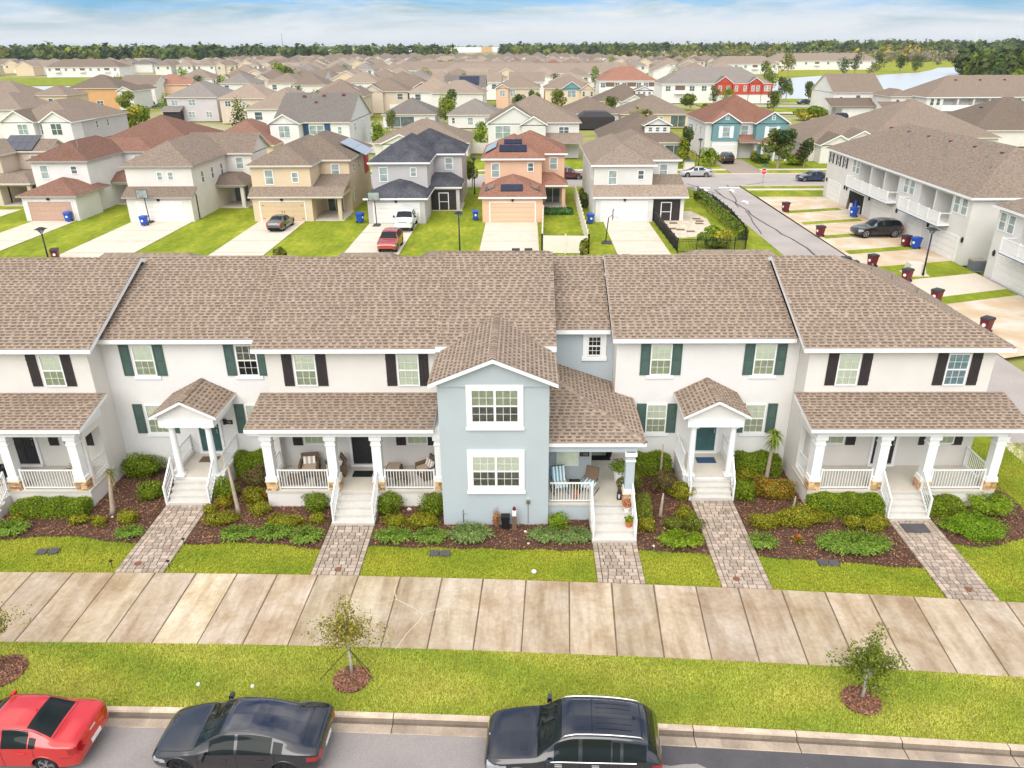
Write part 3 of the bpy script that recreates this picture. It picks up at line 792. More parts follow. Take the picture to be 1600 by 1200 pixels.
def door(T, x, y, z, mat, w=.92, h=2.05):
    def dfn(mb):
        mb.box(-w / 2, w / 2, -.02, 0, 0, h)
        for zz0, zz1 in ((.15, .85), (1.0, 1.9)):
            for s in (-1, 1):
                c = s * w * .23; a = w * .17
                mb.box(c - a, c + a, -.032, -.02, zz0, zz1); mb.box(c - a + .05, c + a - .05, -.040, -.032, zz0 + .05, zz1 - .05)
    d = T.inst('door', (w, h), dfn, mat, (x, y - .02, z))
    T.inst('door_frame', (w, h), lambda mb: (mb.box(-w / 2 - .12, -w / 2 - .005, -.05, .018, 0, h + .12), mb.box(w / 2 + .005, w / 2 + .12, -.05, .018, 0, h + .12), mb.box(-w / 2 - .004, w / 2 + .004, -.05, .018, h + .005, h + .12)), 'trim', (0, 0, 0), 0, d)
    T.inst('handle', 1, lambda mb: (mb.box(w / 2 - .10, w / 2 - .06, -.10, -.05, .95, 1.15), mb.box(w / 2 - .11, w / 2 - .05, -.06, -.02, 1.22, 1.30)), 'metal', (0, 0, 0), 0, d)
    T.inst('threshold', (w,), lambda mb: mb.box(-w / 2 - .12, w / 2 + .12, -.12, .018, -.10, -.004), 'trim', (0, 0, 0), 0, d)
BAL = {}
def railing(T, p0, p1, h=.92, posts=(True, True), gap=.115, low=.09):
    p0, p1 = Vector(p0), Vector(p1)
    d = p1 - p0; L = Vector((d.x, d.y, 0)).length; a = math.atan2(d.y, d.x); sl = d.z
    mb = MB()
    Z = Vector((0, 0, 1))
    mb.bar(p0 + Z * h, p1 + Z * h, .06, .05)
    ro = T.part('railing', mb, 'white_plastic')
    mb = MB(); mb.bar(p0 + Z * low, p1 + Z * low, .045, .045); T.part('bottom_rail', mb, 'white_plastic', ro)
    for on, p in zip(posts, (p0, p1)):
        if on:
            mb = MB(); mb.box(p.x - .035, p.x + .035, p.y - .035, p.y + .035, p.z - .02, p.z + h + .06); T.part('post', mb, 'white_plastic', ro)
    n = int(L / gap)
    org = Vector(T.org)
    for i in range(1, n):
        q = p0 + d * (i / n)
        k = round(h, 2)
        if k not in BAL:
            b = MB(); b.box(-.013, .013, -.013, .013, low, h); BAL[k] = b.mesh('baluster', 'white_plastic')
        link('baluster', BAL[k], ro, tuple(q - org), a)
def stone_base(T, cx, cy, z0, wd, ht, seed, parent):
    r = random.Random(seed); mb = MB()
    mb.box(cx - wd / 2, cx + wd / 2, cy - wd / 2, cy + wd / 2, z0, z0 + ht, 0, (.5, .5, .5))
    for sx, sy in ((0, -1), (1, 0), (-1, 0), (0, 1)):
        z = z0
        while z < z0 + ht - .02:
            hh = min(r.uniform(.07, .13), z0 + ht - z); u = -wd / 2 - .02
            while u < wd / 2 + .01:
                l = min(r.uniform(.14, .30), wd / 2 + .02 - u)
                k = r.uniform(.7, 2.0); c = (k, k * r.uniform(.95, 1.25), k * r.uniform(.9, 1.5))
                t = r.uniform(.015, .04)
                if sx == 0: mb.box(cx + u + .006, cx + u + l - .006, cy + sy * (wd / 2 + t / 2) - t / 2, cy + sy * (wd / 2 + t / 2) + t / 2, z + .006, z + hh - .006, 0, c)
                else: mb.box(cx + sx * (wd / 2 + t / 2) - t / 2, cx + sx * (wd / 2 + t / 2) + t / 2, cy + u + .006, cy + u + l - .006, z + .006, z + hh - .006, 0, c)
                u += l
            z += hh
    mb.box(cx - wd / 2 - .05, cx + wd / 2 + .05, cy - wd / 2 - .05, cy + wd / 2 + .05, z0 + ht, z0 + ht + .05, 0, (2.0, 2.6, 3.4))
    T.part('stone_base', mb, 'stone', parent)
def column(T, cx, cy, z0, z1, wd=.40, seed=1, stone=.42, mat='trim'):
    mb = MB()
    zb = z0 + (stone + .05 if stone else 0)
    mb.box(cx - wd / 2, cx + wd / 2, cy - wd / 2, cy + wd / 2, zb, z1, 0)
    w2 = wd / 2
    mb.box(cx - w2 - .05, cx + w2 + .05, cy - w2 - .05, cy + w2 + .05, zb, zb + .16, 1)
    mb.box(cx - w2 - .06, cx + w2 + .06, cy - w2 - .06, cy + w2 + .06, z1 - .16, z1, 1)
    mb.box(cx - w2 - .03, cx + w2 + .03, cy - w2 - .03, cy + w2 + .03, z1 - .42, z1 - .36, 1)
    c = T.part('column', mb, [mat, 'trim'])
    if stone: stone_base(T, cx, cy, z0, wd + .05, stone, seed, c)
    return c
def steps(T, x0, x1, yb, z, n=5, tread=.255, mat='step'):
    mb = MB(); rise = z / n
    for i in range(n - 1):
        y0 = yb + i * tread
        mb.box(x0, x1, y0, yb + (n - 1) * tread + .02, i * rise - (.03 if i == 0 else 0) , (i + 1) * rise)
        mb.box(x0 - .004, x1 + .004, y0 - .025, y0 + .03, (i + 1) * rise - .035, (i + 1) * rise + .003)
    T.part('steps', mb, mat)
    return yb + (n - 1) * tread
def text(T, s, loc, size, mat, rz=0, parent=None):
    cu = bpy.data.curves.new('number', 'FONT'); cu.body = s; cu.size = size; cu.align_x = 'CENTER'; cu.align_y = 'CENTER'; cu.extrude = .004
    cu.materials.append(MAT[mat])
    o = T.org or (0, 0, 0)
    t0 = bpy.data.objects.new('number_curve', cu)
    me = bpy.data.meshes.new_from_object(t0); bpy.data.objects.remove(t0)
    me.materials.clear(); me.materials.append(MAT[mat])
    t = link('number', me, parent or T.o)
    t.location = (loc[0] - o[0], loc[1] - o[1], loc[2] - o[2]); t.rotation_euler = (R(90), 0, rz)
    return t
def number_sign(T, x, y, z, s):
    mb = MB(); mb.box(x - .19, x + .19, y - .03, y, z - .09, z + .09); mb.box(x - .20, x + .20, y - .022, y - .0005, z - .10, z + .10)
    p = T.part('house_number', mb, 'black')
    if s: text(T, s, (x, y - .036, z), .15, 'cushion', parent=p)
def lantern(T, x, y, z):
    mb = MB(); mb.box(x - .05, x + .05, y - .12, y, z, z + .22); mb.box(x - .07, x + .07, y - .14, y, z + .22, z + .25)
    T.part('wall_lantern', mb, 'black')
# ------------------------------------------------------------------ the row of townhouses
SL = .42
YB = 40.2
def main_faces(x0, x1, ye, ze, yr, back=40.6, hipR=None):
    zr = ze + SL * (yr - ye)
    zb = zr - SL * (back - yr)
    if hipR is None:
        return [[(x0, ye, ze), (x1, ye, ze), (x1, yr, zr), (x0, yr, zr)], [(x1, back, zb), (x0, back, zb), (x0, yr, zr), (x1, yr, zr)]]
    return [[(x0, ye, ze), (x1, ye, ze), (x1 - (yr - ye), yr, zr), (x0, yr, zr)],
            [(x1, back, zb), (x0, back, zb), (x0, yr, zr), (x1 - (yr - ye), yr, zr)],
            [(x1, ye, ze), (x1, back, zb), (x1 - (yr - ye), yr, zr)]]
def upper_win(T, y, xs, style, z=4.72):
    for sa, wc, sb in xs:
        u_, l_ = {-12.16: ('blind_grey', 'dark'), 18.10: ('blind_blue', 'blind_blue'), 13.55: ('blind', 'blind'), -4.96: ('blind', 'blind')}.get(wc, ('blind', 'blind2'))
        near_window(T, wc, y, z, .92, 1.45, sill=style != 'board', upk=u_, low=l_)
        for s in (sa, sb):
            if s is not None: shutter(T, s, y, z, style)
def black_unit(label, x0, x1, ex0, ex1, cols, stepsx, wins, gwins, doorx, hip=False, side='L', seed=1, rails=()):
    T = Thing('townhouse', label, 'townhouse', ((x0 + x1) / 2, 29.5, 0), 'townhouses in the front row')
    wall = MB()
    wall.box(x0, x1, 29.5, YB, -.1, 6.45, skip='t')
    T.part('wall', wall, 'stucco_ivory')
    near_roof(T, main_faces(ex0, ex1, 29.06, 6.57, 34.75, hipR=hip or None), .20, [0] + ([2] if hip else []), seed=seed,
              cap=([((ex1 - .05, 29.1, 6.57), (ex1 - 5.69, 34.75, 8.96))] if hip else []))
    # porch
    px0, px1 = x0 + (.0 if x0 > -20 else 0), x1 - (.0)
    fl = MB(); fl.box(px0 + .002, px1 - .002, 27.4, 29.498, -.1, .8, 0); fl.box(px0 - .03, px1 + .03, 27.36, 29.48, .72, .806, 1)
    T.part('porch_floor', fl, ['stucco_ivory', 'porch'])
    ze, sl = 3.88, .212
    near_roof(T, [[(ex0, 27.05, ze), (ex1 + (0.25 if hip else 0), 27.05, ze), (ex1 + (0.25 if hip else 0), 29.49, ze + sl * 2.44), (ex0, 29.49, ze + sl * 2.44)]], .17, [0], 'porch_roof', seed=seed + 40)
    bm = MB(); bm.box(px0 + .02, px1 - .02, 27.42, 27.74, 3.36, 3.70); bm.box(px0 + .002, px0 + .24, 27.74, 29.49, 3.36, 3.76); bm.box(px1 - .24, px1 - .002, 27.74, 29.49, 3.36, 3.76)
    bm.box(px0 + .24, px1 - .24, 27.74, 29.49, 3.60, 3.66)
    T.part('porch_beam', bm, 'trim')
    for i, cx in enumerate(cols): column(T, cx, 27.62, .806, 3.36, .38, seed * 10 + i)
    # side wall of the porch with its wide opening
    sx = (px0 + .12) if side == 'L' else (px1 - .12)
    sw_ = MB()
    for (y0, y1, z0, z1) in ((27.83, 29.49, .806, 1.0), (27.83, 29.49, 3.05, 3.36), (29.1, 29.49, 1.0, 3.05), (27.83, 27.98, 1.0, 3.05)):
        sw_.box(sx - .118, sx + .118, y0, y1, z0, z1)
    gb = MB()
    for s_ in (sx - .1, sx + .1): gb.face([(s_, 27.45, 3.76), (s_, 29.49, 3.76), (s_, 29.49, 4.2)])
    T.part('porch_side_wall', sw_, 'stucco_ivory'); T.part('porch_gable', gb, 'stucco_ivory')
    railing(T, (sx, 28.0, 1.0), (sx, 29.08, 1.0), .75, (False, False))
    for a, b in rails: railing(T, (a, 27.52, .806), (b, 27.52, .806))
    s0, s1 = stepsx
    yt = steps(T, s0, s1, 26.3 if hip else 25.97, .80, tread=.255 if hip else .33)
    yb = 26.3 if hip else 25.97
    for s_ in (s0 + .05, s1 - .05): railing(T, (s_, yb + .12, .12), (s_, 27.36, .806), .88)
    upper_win(T, 29.5, wins, 'board')
    for sa, wc, sb in gwins:
        near_window(T, wc, 29.5, 1.90, .92, 1.42, sill=False)
        for s in (sa, sb):
            if s is not None: shutter(T, s, 29.5, 1.84, 'board', h=1.5)
    door(T, doorx, 29.5, .92, 'door_dark')
    lantern(T, doorx + (.75 if hip else -.85), 29.5, 2.5)
    return T
def mat_thing(name, label, x, y, z, w, d, key='rubber'):
    mb = MB(); mb.box(x - w / 2, x + w / 2, y - d / 2, y + d / 2, z, z + .02); mb.box(x - w / 2 + .04, x + w / 2 - .04, y - d / 2 + .04, y + d / 2 - .04, z + .02, z + .026)
    o = link(name, mb.mesh(name, key, (x, y, z)), loc=(x, y, z), label=label, cat='doormat')
def teal_unit(label, x0, x1, ex0, ex1, wins, gwins, pc, cx, doorx, seed, ye=30.18):
    T = Thing('townhouse', label, 'townhouse', ((x0 + x1) / 2, 30.6, 0), 'townhouses in the front row')
    wall = MB(); wall.box(x0, x1, 30.6, YB - .01, -.1, 6.45, skip='t'); T.part('wall', wall, 'stucco_white')
    near_roof(T, main_faces(ex0, ex1, ye, 6.57, 35.55), .20, [0], seed=seed)
    upper_win(T, 30.6, wins, 'panel', 4.73)
    for sa, wc, sb in gwins:
        near_window(T, wc, 30.6, 1.88, .92, 1.44)
        for s in (sa, sb):
            if s is not None: shutter(T, s, 30.6, 1.88, 'panel')
    # portico
    z = .85
    fl = MB(); fl.box(pc - 1.12, pc + 1.12, 28.55, 30.598, -.1, z, 0); fl.box(pc - 1.0, pc + 1.0, 28.53, 30.59, z - .06, z + .006, 1)
    for s in (-1, 1): fl.box(pc + s * 1.06 - .1, pc + s * 1.06 + .1, 28.6, 30.59, z, z + .16, 0)
    T.part('porch_floor', fl, ['stucco_white', 'porch'])
    zr, zz = 4.60, 3.88
    half = 1.40
    f = [[(pc - half, 28.15, zz), (pc, 28.15, zr), (pc, 30.58, zr), (pc - half, 30.58, zz)][::-1], [(pc, 28.15, zr), (pc + half, 28.15, zz), (pc + half, 30.58, zz), (pc, 30.58, zr)][::-1]]
    near_roof(T, f, .13, [0, 1], 'portico_roof', cap=[((pc, 28.16, zr), (pc, 30.57, zr))], seed=seed + 5)
    pd = MB(); pd.face([(pc - 1.2, 28.42, 3.62), (pc + 1.2, 28.42, 3.62), (pc + 1.2, 28.42, 3.86), (pc, 28.42, 4.44), (pc - 1.2, 28.42, 3.86)])
    T.part('pediment', pd, 'stucco_white')
    bm = MB(); bm.box(pc - 1.17, pc + 1.17, 28.36, 28.78, 3.30, 3.62); bm.box(pc - 1.17, pc - .86, 28.78, 30.59, 3.30, 3.70); bm.box(pc + .86, pc + 1.17, 28.78, 30.59, 3.30, 3.70)
    bm.box(pc - .86, pc + .86, 28.78, 30.59, 3.56, 3.61)
    T.part('portico_beam', bm, 'trim')
    for c in cx:
        mb = MB(); mb.tube([(c, 28.62, z), (c, 28.62, z + .10)], [.19, .19], 16); mb.tube([(c, 28.62, z + .10), (c, 28.62, z + .9), (c, 28.62, 3.16)], [.145, .145, .125], 16)
        mb.tube([(c, 28.62, 3.16), (c, 28.62, 3.22)], [.17, .17], 16); mb.box(c - .19, c + .19, 28.43, 28.81, 3.22, 3.30); mb.box(c - .2, c + .2, 28.42, 28.82, z + .0, z + .06)
        T.part('column', mb, 'trim')
    door(T, doorx, 30.6, .97, 'door_teal')
    lantern(T, doorx + .78, 30.6, 2.35)
    wx = 7.98 if pc > 0 else -14.45
    yb = 27.83 if pc > 0 else 27.44
    steps(T, wx - .88, wx + .88, yb, z, tread=(28.55 - yb) / 4 + .01)
    for s in (-1, 1):
        railing(T, (wx + s * .93, yb + .05, .02), (wx + s * .93, 28.52, z), .88)
        railing(T, (pc + s * 1.06, 28.82, z + .16), (pc + s * 1.06, 30.55, z + .16), .76, (False, True))
    return T
U0 = black_unit('white townhouse with dark shutters and a porch at the left edge, cut by the frame', -26.4, -18.46, -26.8, -18.02, [-26.1, -23.55, -21.62, -18.78], (-23.5, -21.9),
                [(-20.86, -20.06, -19.4)] + [(-25.1, -24.4, -23.7)], [(-20.9, -20.05, -19.35)], -22.2, side='R', seed=1, rails=[(-21.3, -19.05)])
U1 = teal_unit('white townhouse with green shutters and a small gabled portico beside the leftmost porch', -18.458, -10.98, -18.44, -11.0, [(-17.46, -16.67, -15.98), (-12.9, -12.16, -11.52)],
               [(-17.45, -16.66, -15.98), (-12.88, -12.14, None)], -14.31, (-15.08, -13.53), -14.4, 2)
U2 = black_unit('white townhouse with dark shutters and wicker porch chairs, joined to the blue house', -10.96, -3.36, -11.38, -3.72, [-10.7, -8.06, -6.18, -3.58], (-7.95, -6.2),
                [(-10.06, -9.31, -8.62), (-5.68, -4.96, -4.31)], [(-10.06, -9.31, None), (-5.5, -4.78, -4.12)], -7.22, side='L', seed=3, rails=[(-10.42, -8.34), (-5.92, -3.86)])
U4 = teal_unit('white townhouse with green shutters and a small gabled portico right of the blue house', 3.94, 11.85, 3.72, 11.5, [(5.20, 5.88, 6.56), (9.69, 10.37, 11.08)],
               [(5.18, 5.86, 6.55), (9.6, 10.27, 11.03)], 7.96, (7.12, 8.80), 8.15, 4)
U5 = black_unit('white corner townhouse with dark shutters and hipped roof, at the right end of its row', 11.86, 19.62, 11.45, 20.10, [12.08, 14.74, 16.70, 19.44], (14.85, 16.6),
                [(12.88, 13.55, 14.29), (17.42, 18.10, 18.86)], [(None, 13.5, 14.25), (17.45, 18.3, 18.92)], 15.75, hip=True, side='L', seed=5, rails=[(12.36, 14.46), (16.98, 19.16)])
railing(U5, (19.44, 27.85, .806), (19.44, 29.45, .806))
# ------- the blue house
T = U3 = Thing('townhouse', 'pale blue townhouse with a gabled two-storey bay and a corner porch', 'townhouse', (-1.2, 26.06, 0), 'townhouses in the front row')
wl = MB(); wl.box(-3.355, .9, 26.06, YB + .01, -.1, 6.40, skip='t'); wl.box(.9, 3.936, 31.7, YB + .012, -.1, 6.46, skip='tw')
T.part('wall', wl, 'stucco_blue')
near_roof(T, main_faces(-3.718, 1.27, 29.02, 6.70, 34.85), .26, [0], seed=7)
near_roof(T, main_faces(1.0, 3.72, 31.30, 6.57, 36.2), .20, [0], 'recessed_roof', seed=8)
zr, ze, xc, hw = 7.47, 6.46, -1.22, 2.44
f = [[(xc - hw, 25.72, ze), (xc, 25.72, zr), (xc, 31.1, zr), (xc - hw, 28.72, ze)][::-1], [(xc, 25.72, zr), (xc + hw, 25.72, ze), (xc + hw, 28.72, ze), (xc, 31.1, zr)][::-1]]
near_roof(T, f, .16, [0, 1], 'bay_roof', cap=[((xc, 25.74, zr), (xc, 31.05, zr))], seed=9)
gb = MB(); gb.face([(-3.355, 26.0, 6.30), (.9, 26.0, 6.30), (.9, 26.0, 6.42), (xc, 26.0, 7.33), (-3.355, 26.0, 6.42)]); gb.box(-3.355, .9, 26.0, 26.059, 6.24, 6.30)
T.part('gable', gb, 'stucco_blue')
for zc_, hh, wd in ((4.41, 1.92, 2.18), (1.54, 1.97, 2.26)):
    x_ = -1.18
    near_window(T, x_, 26.06, zc_ + .30, wd - .34, 1.42, True, False, low='blind_grey' if zc_ > 3 else 'blind_grey', upk='blind2' if zc_ > 3 else 'blind')
    mb = MB()
    b = .17
    mb.box(x_ - wd / 2, x_ + wd / 2, 26.0, 26.058, zc_ + .10, zc_ + .295); mb.box(x_ - wd / 2 - .04, x_ + wd / 2 + .04, 25.97, 26.058, zc_, zc_ + .10)
    mb.box(x_ - wd / 2, x_ + wd / 2, 25.995, 26.058, zc_ + 1.725, zc_ + hh); mb.box(x_ - wd / 2, x_ - wd / 2 + b - .004, 26.0, 26.058, zc_ + .295, zc_ + 1.725); mb.box(x_ + wd / 2 - b + .004, x_ + wd / 2, 26.0, 26.058, zc_ + .295, zc_ + 1.725)
    T.part('window_surround', mb, 'trim')
near_window(T, 3.08, 31.7, 5.2, .62, .95, False, False, low='dark', upk='dark', grid=(3, 2))
mb = MB(); mb.box(2.56, 2.765, 31.64, 31.698, 5.18, 6.17); mb.box(3.395, 3.60, 31.64, 31.698, 5.18, 6.17); mb.box(2.56, 3.60, 31.635, 31.698, 6.17, 6.34); mb.box(2.52, 3.64, 31.62, 31.698, 4.98, 5.178)
T.part('window_surround', mb, 'trim')
# corner porch
zp, e0 = 3.60, 3.60
sl = .36
EX, EY = 4.78, 26.42
zt = e0 + sl * (EX - .905)
f = [[(.905, EY, e0), (EX, EY, e0), (.905, EY + (EX - .905), zt)],
     [(EX, EY, e0), (EX, 30.58, e0), (.905, 30.58, zt), (.905, EY + (EX - .905), zt)],
     [(3.93, 30.585, e0 + sl * (EX - 3.93)), (3.93, 31.69, e0 + sl * (EX - 3.93)), (.905, 31.69, zt), (.905, 30.585, zt)]]
near_roof(T, f, .17, [0, 1, 2], 'porch_roof', cap=[((EX - .03, EY + .03, e0 + .01), (.93, EY + (EX - .93), zt))], seed=10)
fl = MB(); fl.box(.902, 4.42, 26.40, 31.69, -.1, .8, 0); fl.box(.902, 4.45, 26.36, 31.68, .73, .806, 1)
fl2 = MB()
T.part('porch_floor', fl, ['stucco_blue', 'porch'])
bm = MB(); bm.box(.91, 4.44, 26.55, 26.85, 3.14, 3.42, 0); bm.box(4.14, 4.44, 26.86, 30.59, 3.14, 3.42, 0)
T.part('porch_beam', bm, ['stucco_blue'])
column(T, 4.20, 26.66, .806, 3.14, .36, 77, .42, 'stucco_blue')
wl = MB(); wl.box(.902, 2.80, 28.3, 31.69, .8, 3.6, skip='b'); wl.box(2.80, 3.93, 30.9, 31.69, .8, 3.6, skip='b')
T.part('porch_wall', wl, 'stucco_blue')
near_window(T, 1.78, 28.3, 1.5, .95, 1.45, False, False, low='blind', upk='blind', grid=None)
mb = MB(); mb.box(.99, 2.25, 29.21, 29.248, 1.62, 1.745)
number_sign(T, 2.50, 28.3, 2.05, '1700')
door(T, 3.38, 30.9, .87, 'door_teal')
railing(T, (.98, 26.5, .806), (2.72, 26.5, .806), .92, (False, True))
yb = 24.80
steps(T, 2.60, 4.36, yb, .80, tread=.40)
for s_ in (2.66, 4.32): railing(T, (s_, yb + .1, .08), (s_, 26.38, .806), .90)
number_sign(U1, -13.48, 30.6, 2.43, '1706')
number_sign(U4, 8.95, 30.6, 2.75, '')
# service things fixed on the blue bay wall
mb = MB(); mb.box(.02, .16, 25.95, 26.058, 1.08, 1.24); mb.tube([(.09, 26.02, .1), (.09, 26.02, 1.1)], .012, 6); T.part('outlet_box', mb, 'metal')
mb = MB(); mb.tube([(-2.55, 26.03, .1), (-2.55, 26.03, .75)], .018, 6); mb.tube([(-2.5, 26.0, .62), (-2.42, 25.95, .60)], .02, 6); T.part('hose_tap', mb, 'metal')
# rear wings whose roofs rise just behind the ridges
for (own, a, b, zz, wall_) in ((U0, -21.5, -17.2, 8.36, 'stucco_ivory'), (U2, -9.4, -6.9, 8.34, 'stucco_ivory'), (U3, -4.9, 1.0, 8.42, 'stucco_blue'), (U4, 8.6, 12.4, 8.44, 'stucco_white')):
    c = (a + b) / 2
    f = [[(a - 1, 36.2, zz - .8), (b + 1, 36.2, zz - .8), (b, 38.0, zz), (a, 38.0, zz)], [(b + 2.4, 44.0, zz - 2.4), (a - 2.4, 44.0, zz - 2.4), (a, 38.0, zz), (b, 38.0, zz)],
         [(b + 1, 36.2, zz - .8), (b + 2.4, 44.0, zz - 2.4), (b, 38.0, zz)], [(a - 2.4, 44.0, zz - 2.4), (a - 1, 36.2, zz - .8), (a, 38.0, zz)]]
    top, sk = roof_solid(f, .3)
    ro = own.part('rear_roof', top, 'tan'); own.part('fascia', sk, 'trim', ro)
    wl = MB(); wl.box(a - 1.5, b + 1.5, YB - .3 , 43.4, -.1, zz - 2.5, skip='t'); own.part('rear_wall', wl, wall_)
for T_, x_, y_, z_ in ((U3, -.5, 38.2, 8.36), (U3, .15, 38.2, 8.36), (U4, 4.4, 36.7, 8.42), (U4, 4.95, 36.7, 8.42), (U5, 16.1, 36.5, 8.15), (U5, 15.6, 36.3, 8.4)):
    mb = MB(); mb.taper(x_ - .22, x_ + .22, y_ - .2, y_ + .2, z_ - .12, x_ - .2, x_ + .2, y_ - .16, y_ + .16, z_ + .10); T_.part('roof_vent', mb, 'bin_lid')
for x_, y_ in ((17.3, 34.9), (18.0, 33.7), (16.7, 35.8)):
    z_ = 6.57 + .42 * (20.1 - x_)
    mb = MB(); mb.tube([(x_, y_, z_ - .1), (x_, y_, z_ + .28)], .04, 8); U5.part('vent_pipe', mb, 'metal')
# ------------------------------------------------------------------ leaves
def leaves(name, P, Nrm, size, cols, seed, jit=.55, aspect=.55, mats='leaf', cval=(.75, 1.5)):
    r = np.random.RandomState(seed)
    n = len(P)
    d = Nrm + r.normal(0, jit, (n, 3)); d /= np.linalg.norm(d, axis=1)[:, None] + 1e-9
    q = r.normal(0, 1, (n, 3)); u = np.cross(d, q); u /= np.linalg.norm(u, axis=1)[:, None] + 1e-9
    v = np.cross(d, u)
    s = (r.uniform(.6, 1.35, n) * size)[:, None]
    V = np.stack([P - u * s, P - v * s * aspect, P + u * s, P + v * s * aspect], 1).reshape(-1, 3)
    c = np.array(cols)[r.randint(0, len(cols), n)] * r.uniform(cval[0], cval[1], (n, 1))
    return V, np.arange(n * 4).reshape(n, 4), c
def join(*parts):
    V, F, C, o = [], [], [], 0
    for v, f, c in parts:
        V.append(v); F.append(f + o); C.append(c); o += len(v)
    return np.concatenate(V), np.concatenate(F), np.concatenate(C)
def ball_pts(n, r, rx, ry, rz, lump=.18, seed=0, fill=.55):
    d = r.normal(0, 1, (n, 3)); d /= np.linalg.norm(d, axis=1)[:, None]
    ph = r.uniform(0, 6.28, 6)
    b = 1 + 1.35 * lump * (np.sin(3 * d[:, 0] + ph[0]) * np.sin(3.3 * d[:, 1] + ph[1]) + .7 * np.sin(5 * d[:, 2] + ph[2] + 4 * d[:, 0])) + .5 * lump * np.sin(9 * d[:, 0] + ph[3]) * np.sin(9 * d[:, 1] + ph[4])
    b = b * (1 + (r.uniform(0, 1, n) > .93) * r.uniform(0, .3, n))
    rad = (fill + (1 - fill) * r.uniform(0, 1, n) ** .6) * b
    P = d * rad[:, None] * np.array([rx, ry, rz]); P[:, 2] += rz * .88
    ok = P[:, 2] > .01
    return P[ok], d[ok]
def box_pts(n, r, w, d, h):
    f = r.randint(0, 8, n)
    p = r.uniform(-1, 1, (n, 3)); nn = np.zeros((n, 3))
    top = f < 4; p[top, 2] = 1; nn[top, 2] = 1
    a = (f == 4) | (f == 5); p[a, 1] = -1; nn[a, 1] = -1
    b = f == 6; p[b, 0] = np.sign(p[b, 0]); nn[b, 0] = p[b, 0]
    c = f == 7; p[c, 1] = 1; nn[c, 1] = 1
    rr = np.abs(p[:, 0]) ** 6 * .10 + np.abs(p[:, 1]) ** 4 * .12
    P = np.stack([p[:, 0] * w / 2, p[:, 1] * d / 2, (p[:, 2] * .5 + .5) * h], 1)
    P += r.normal(0, .03, (n, 3)); P[:, 2] *= 1 - rr * (p[:, 2] > .6); P[:, 2] *= 1 + .07 * np.sin(P[:, 0] * 6) * (p[:, 2] > .5)
    ok = P[:, 2] > .01
    return P[ok], nn[ok] + np.array([0, 0, .3])
GREEN = [(.135, .20, .008), (.185, .255, .010), (.25, .31, .016), (.08, .13, .009)]
YELL = [(.29, .275, .014), (.22, .235, .013), (.36, .32, .022), (.15, .165, .013)]
JUNI = [(.17, .28, .03), (.22, .34, .045), (.12, .21, .022), (.28, .37, .06)]
BLUE = [(.18, .27, .08), (.23, .32, .10), (.13, .20, .055), (.28, .35, .09)]
RED_ = [(.20, .13, .05), (.13, .135, .03), (.24, .15, .07), (.10, .10, .03)]
ORNG = [(.38, .19, .015), (.25, .20, .02), (.15, .18, .02), (.42, .24, .03)]
OLIVE = [(.12, .155, .015), (.18, .20, .02), (.09, .12, .012), (.22, .23, .03)]
DARKG = [(.05, .085, .014), (.07, .11, .018), (.035, .065, .012), (.10, .13, .02)]
FRESH = [(.20, .30, .012), (.15, .24, .012), (.28, .37, .022)]
def plant(name, label, x, y, kind, w, h, cols, seed, d=None, cat='shrub', group=None, n=None, size=None, z=0.015):
    r = np.random.RandomState(seed)
    d = d or w
    if kind == 'ball':
        n = n or int(900 * max(.4, (w * d + w * h * 2) / .75))
        P, Nn = ball_pts(n, r, w / 2, d / 2, h / 1.88)
        V, F, c = leaves(name, P, Nn, size or .036, cols, seed)
    elif kind == 'box':
        n = n or int(2100 * (w * d + w * h * 1.2 + d * h))
        P, Nn = box_pts(n, r, w, d, h)
        V, F, c = leaves(name, P, Nn, size or .038, cols, seed)
    else:   # spreading juniper: arching sprays of needles
        m = n or int(170 * w * d + 40)
        V, F, c = [], [], []
        P, D = [], []
        for _ in range(m):
            a = r.uniform(0, 6.28); q = math.sqrt(r.uniform(0, 1)) * .62
            bx, by = q * math.cos(a) * w / 2, q * math.sin(a) * d / 2
            a2 = a + r.normal(0, .5); L = r.uniform(.25, .45) * min(1.2, .5 + d * .6)
            el = r.uniform(.25, 1.0)
            k = 11
            t = np.linspace(0, 1, k)
            px = bx + math.cos(a2) * L * t * math.cos(el); py = by + math.sin(a2) * L * t * math.cos(el)
            pz = h * r.uniform(.25, .7) + L * math.sin(el) * (t - .55 * t * t)
            P.append(np.stack([px, py, np.maximum(pz, .02)], 1)); D.append(np.tile([math.cos(a2) * .5, math.sin(a2) * .5, .6], (k, 1)))
        P = np.concatenate(P); D = np.concatenate(D)
        P = P + r.normal(0, .012, P.shape)
        V, F, c = leaves(name, P, D, size or .045, cols, seed, jit=.5, aspect=.36)
    o = link(name, np_mesh(name, V, F, 'leaf', c), loc=(x, y, z), label=label, cat=cat, group=group)
    return o
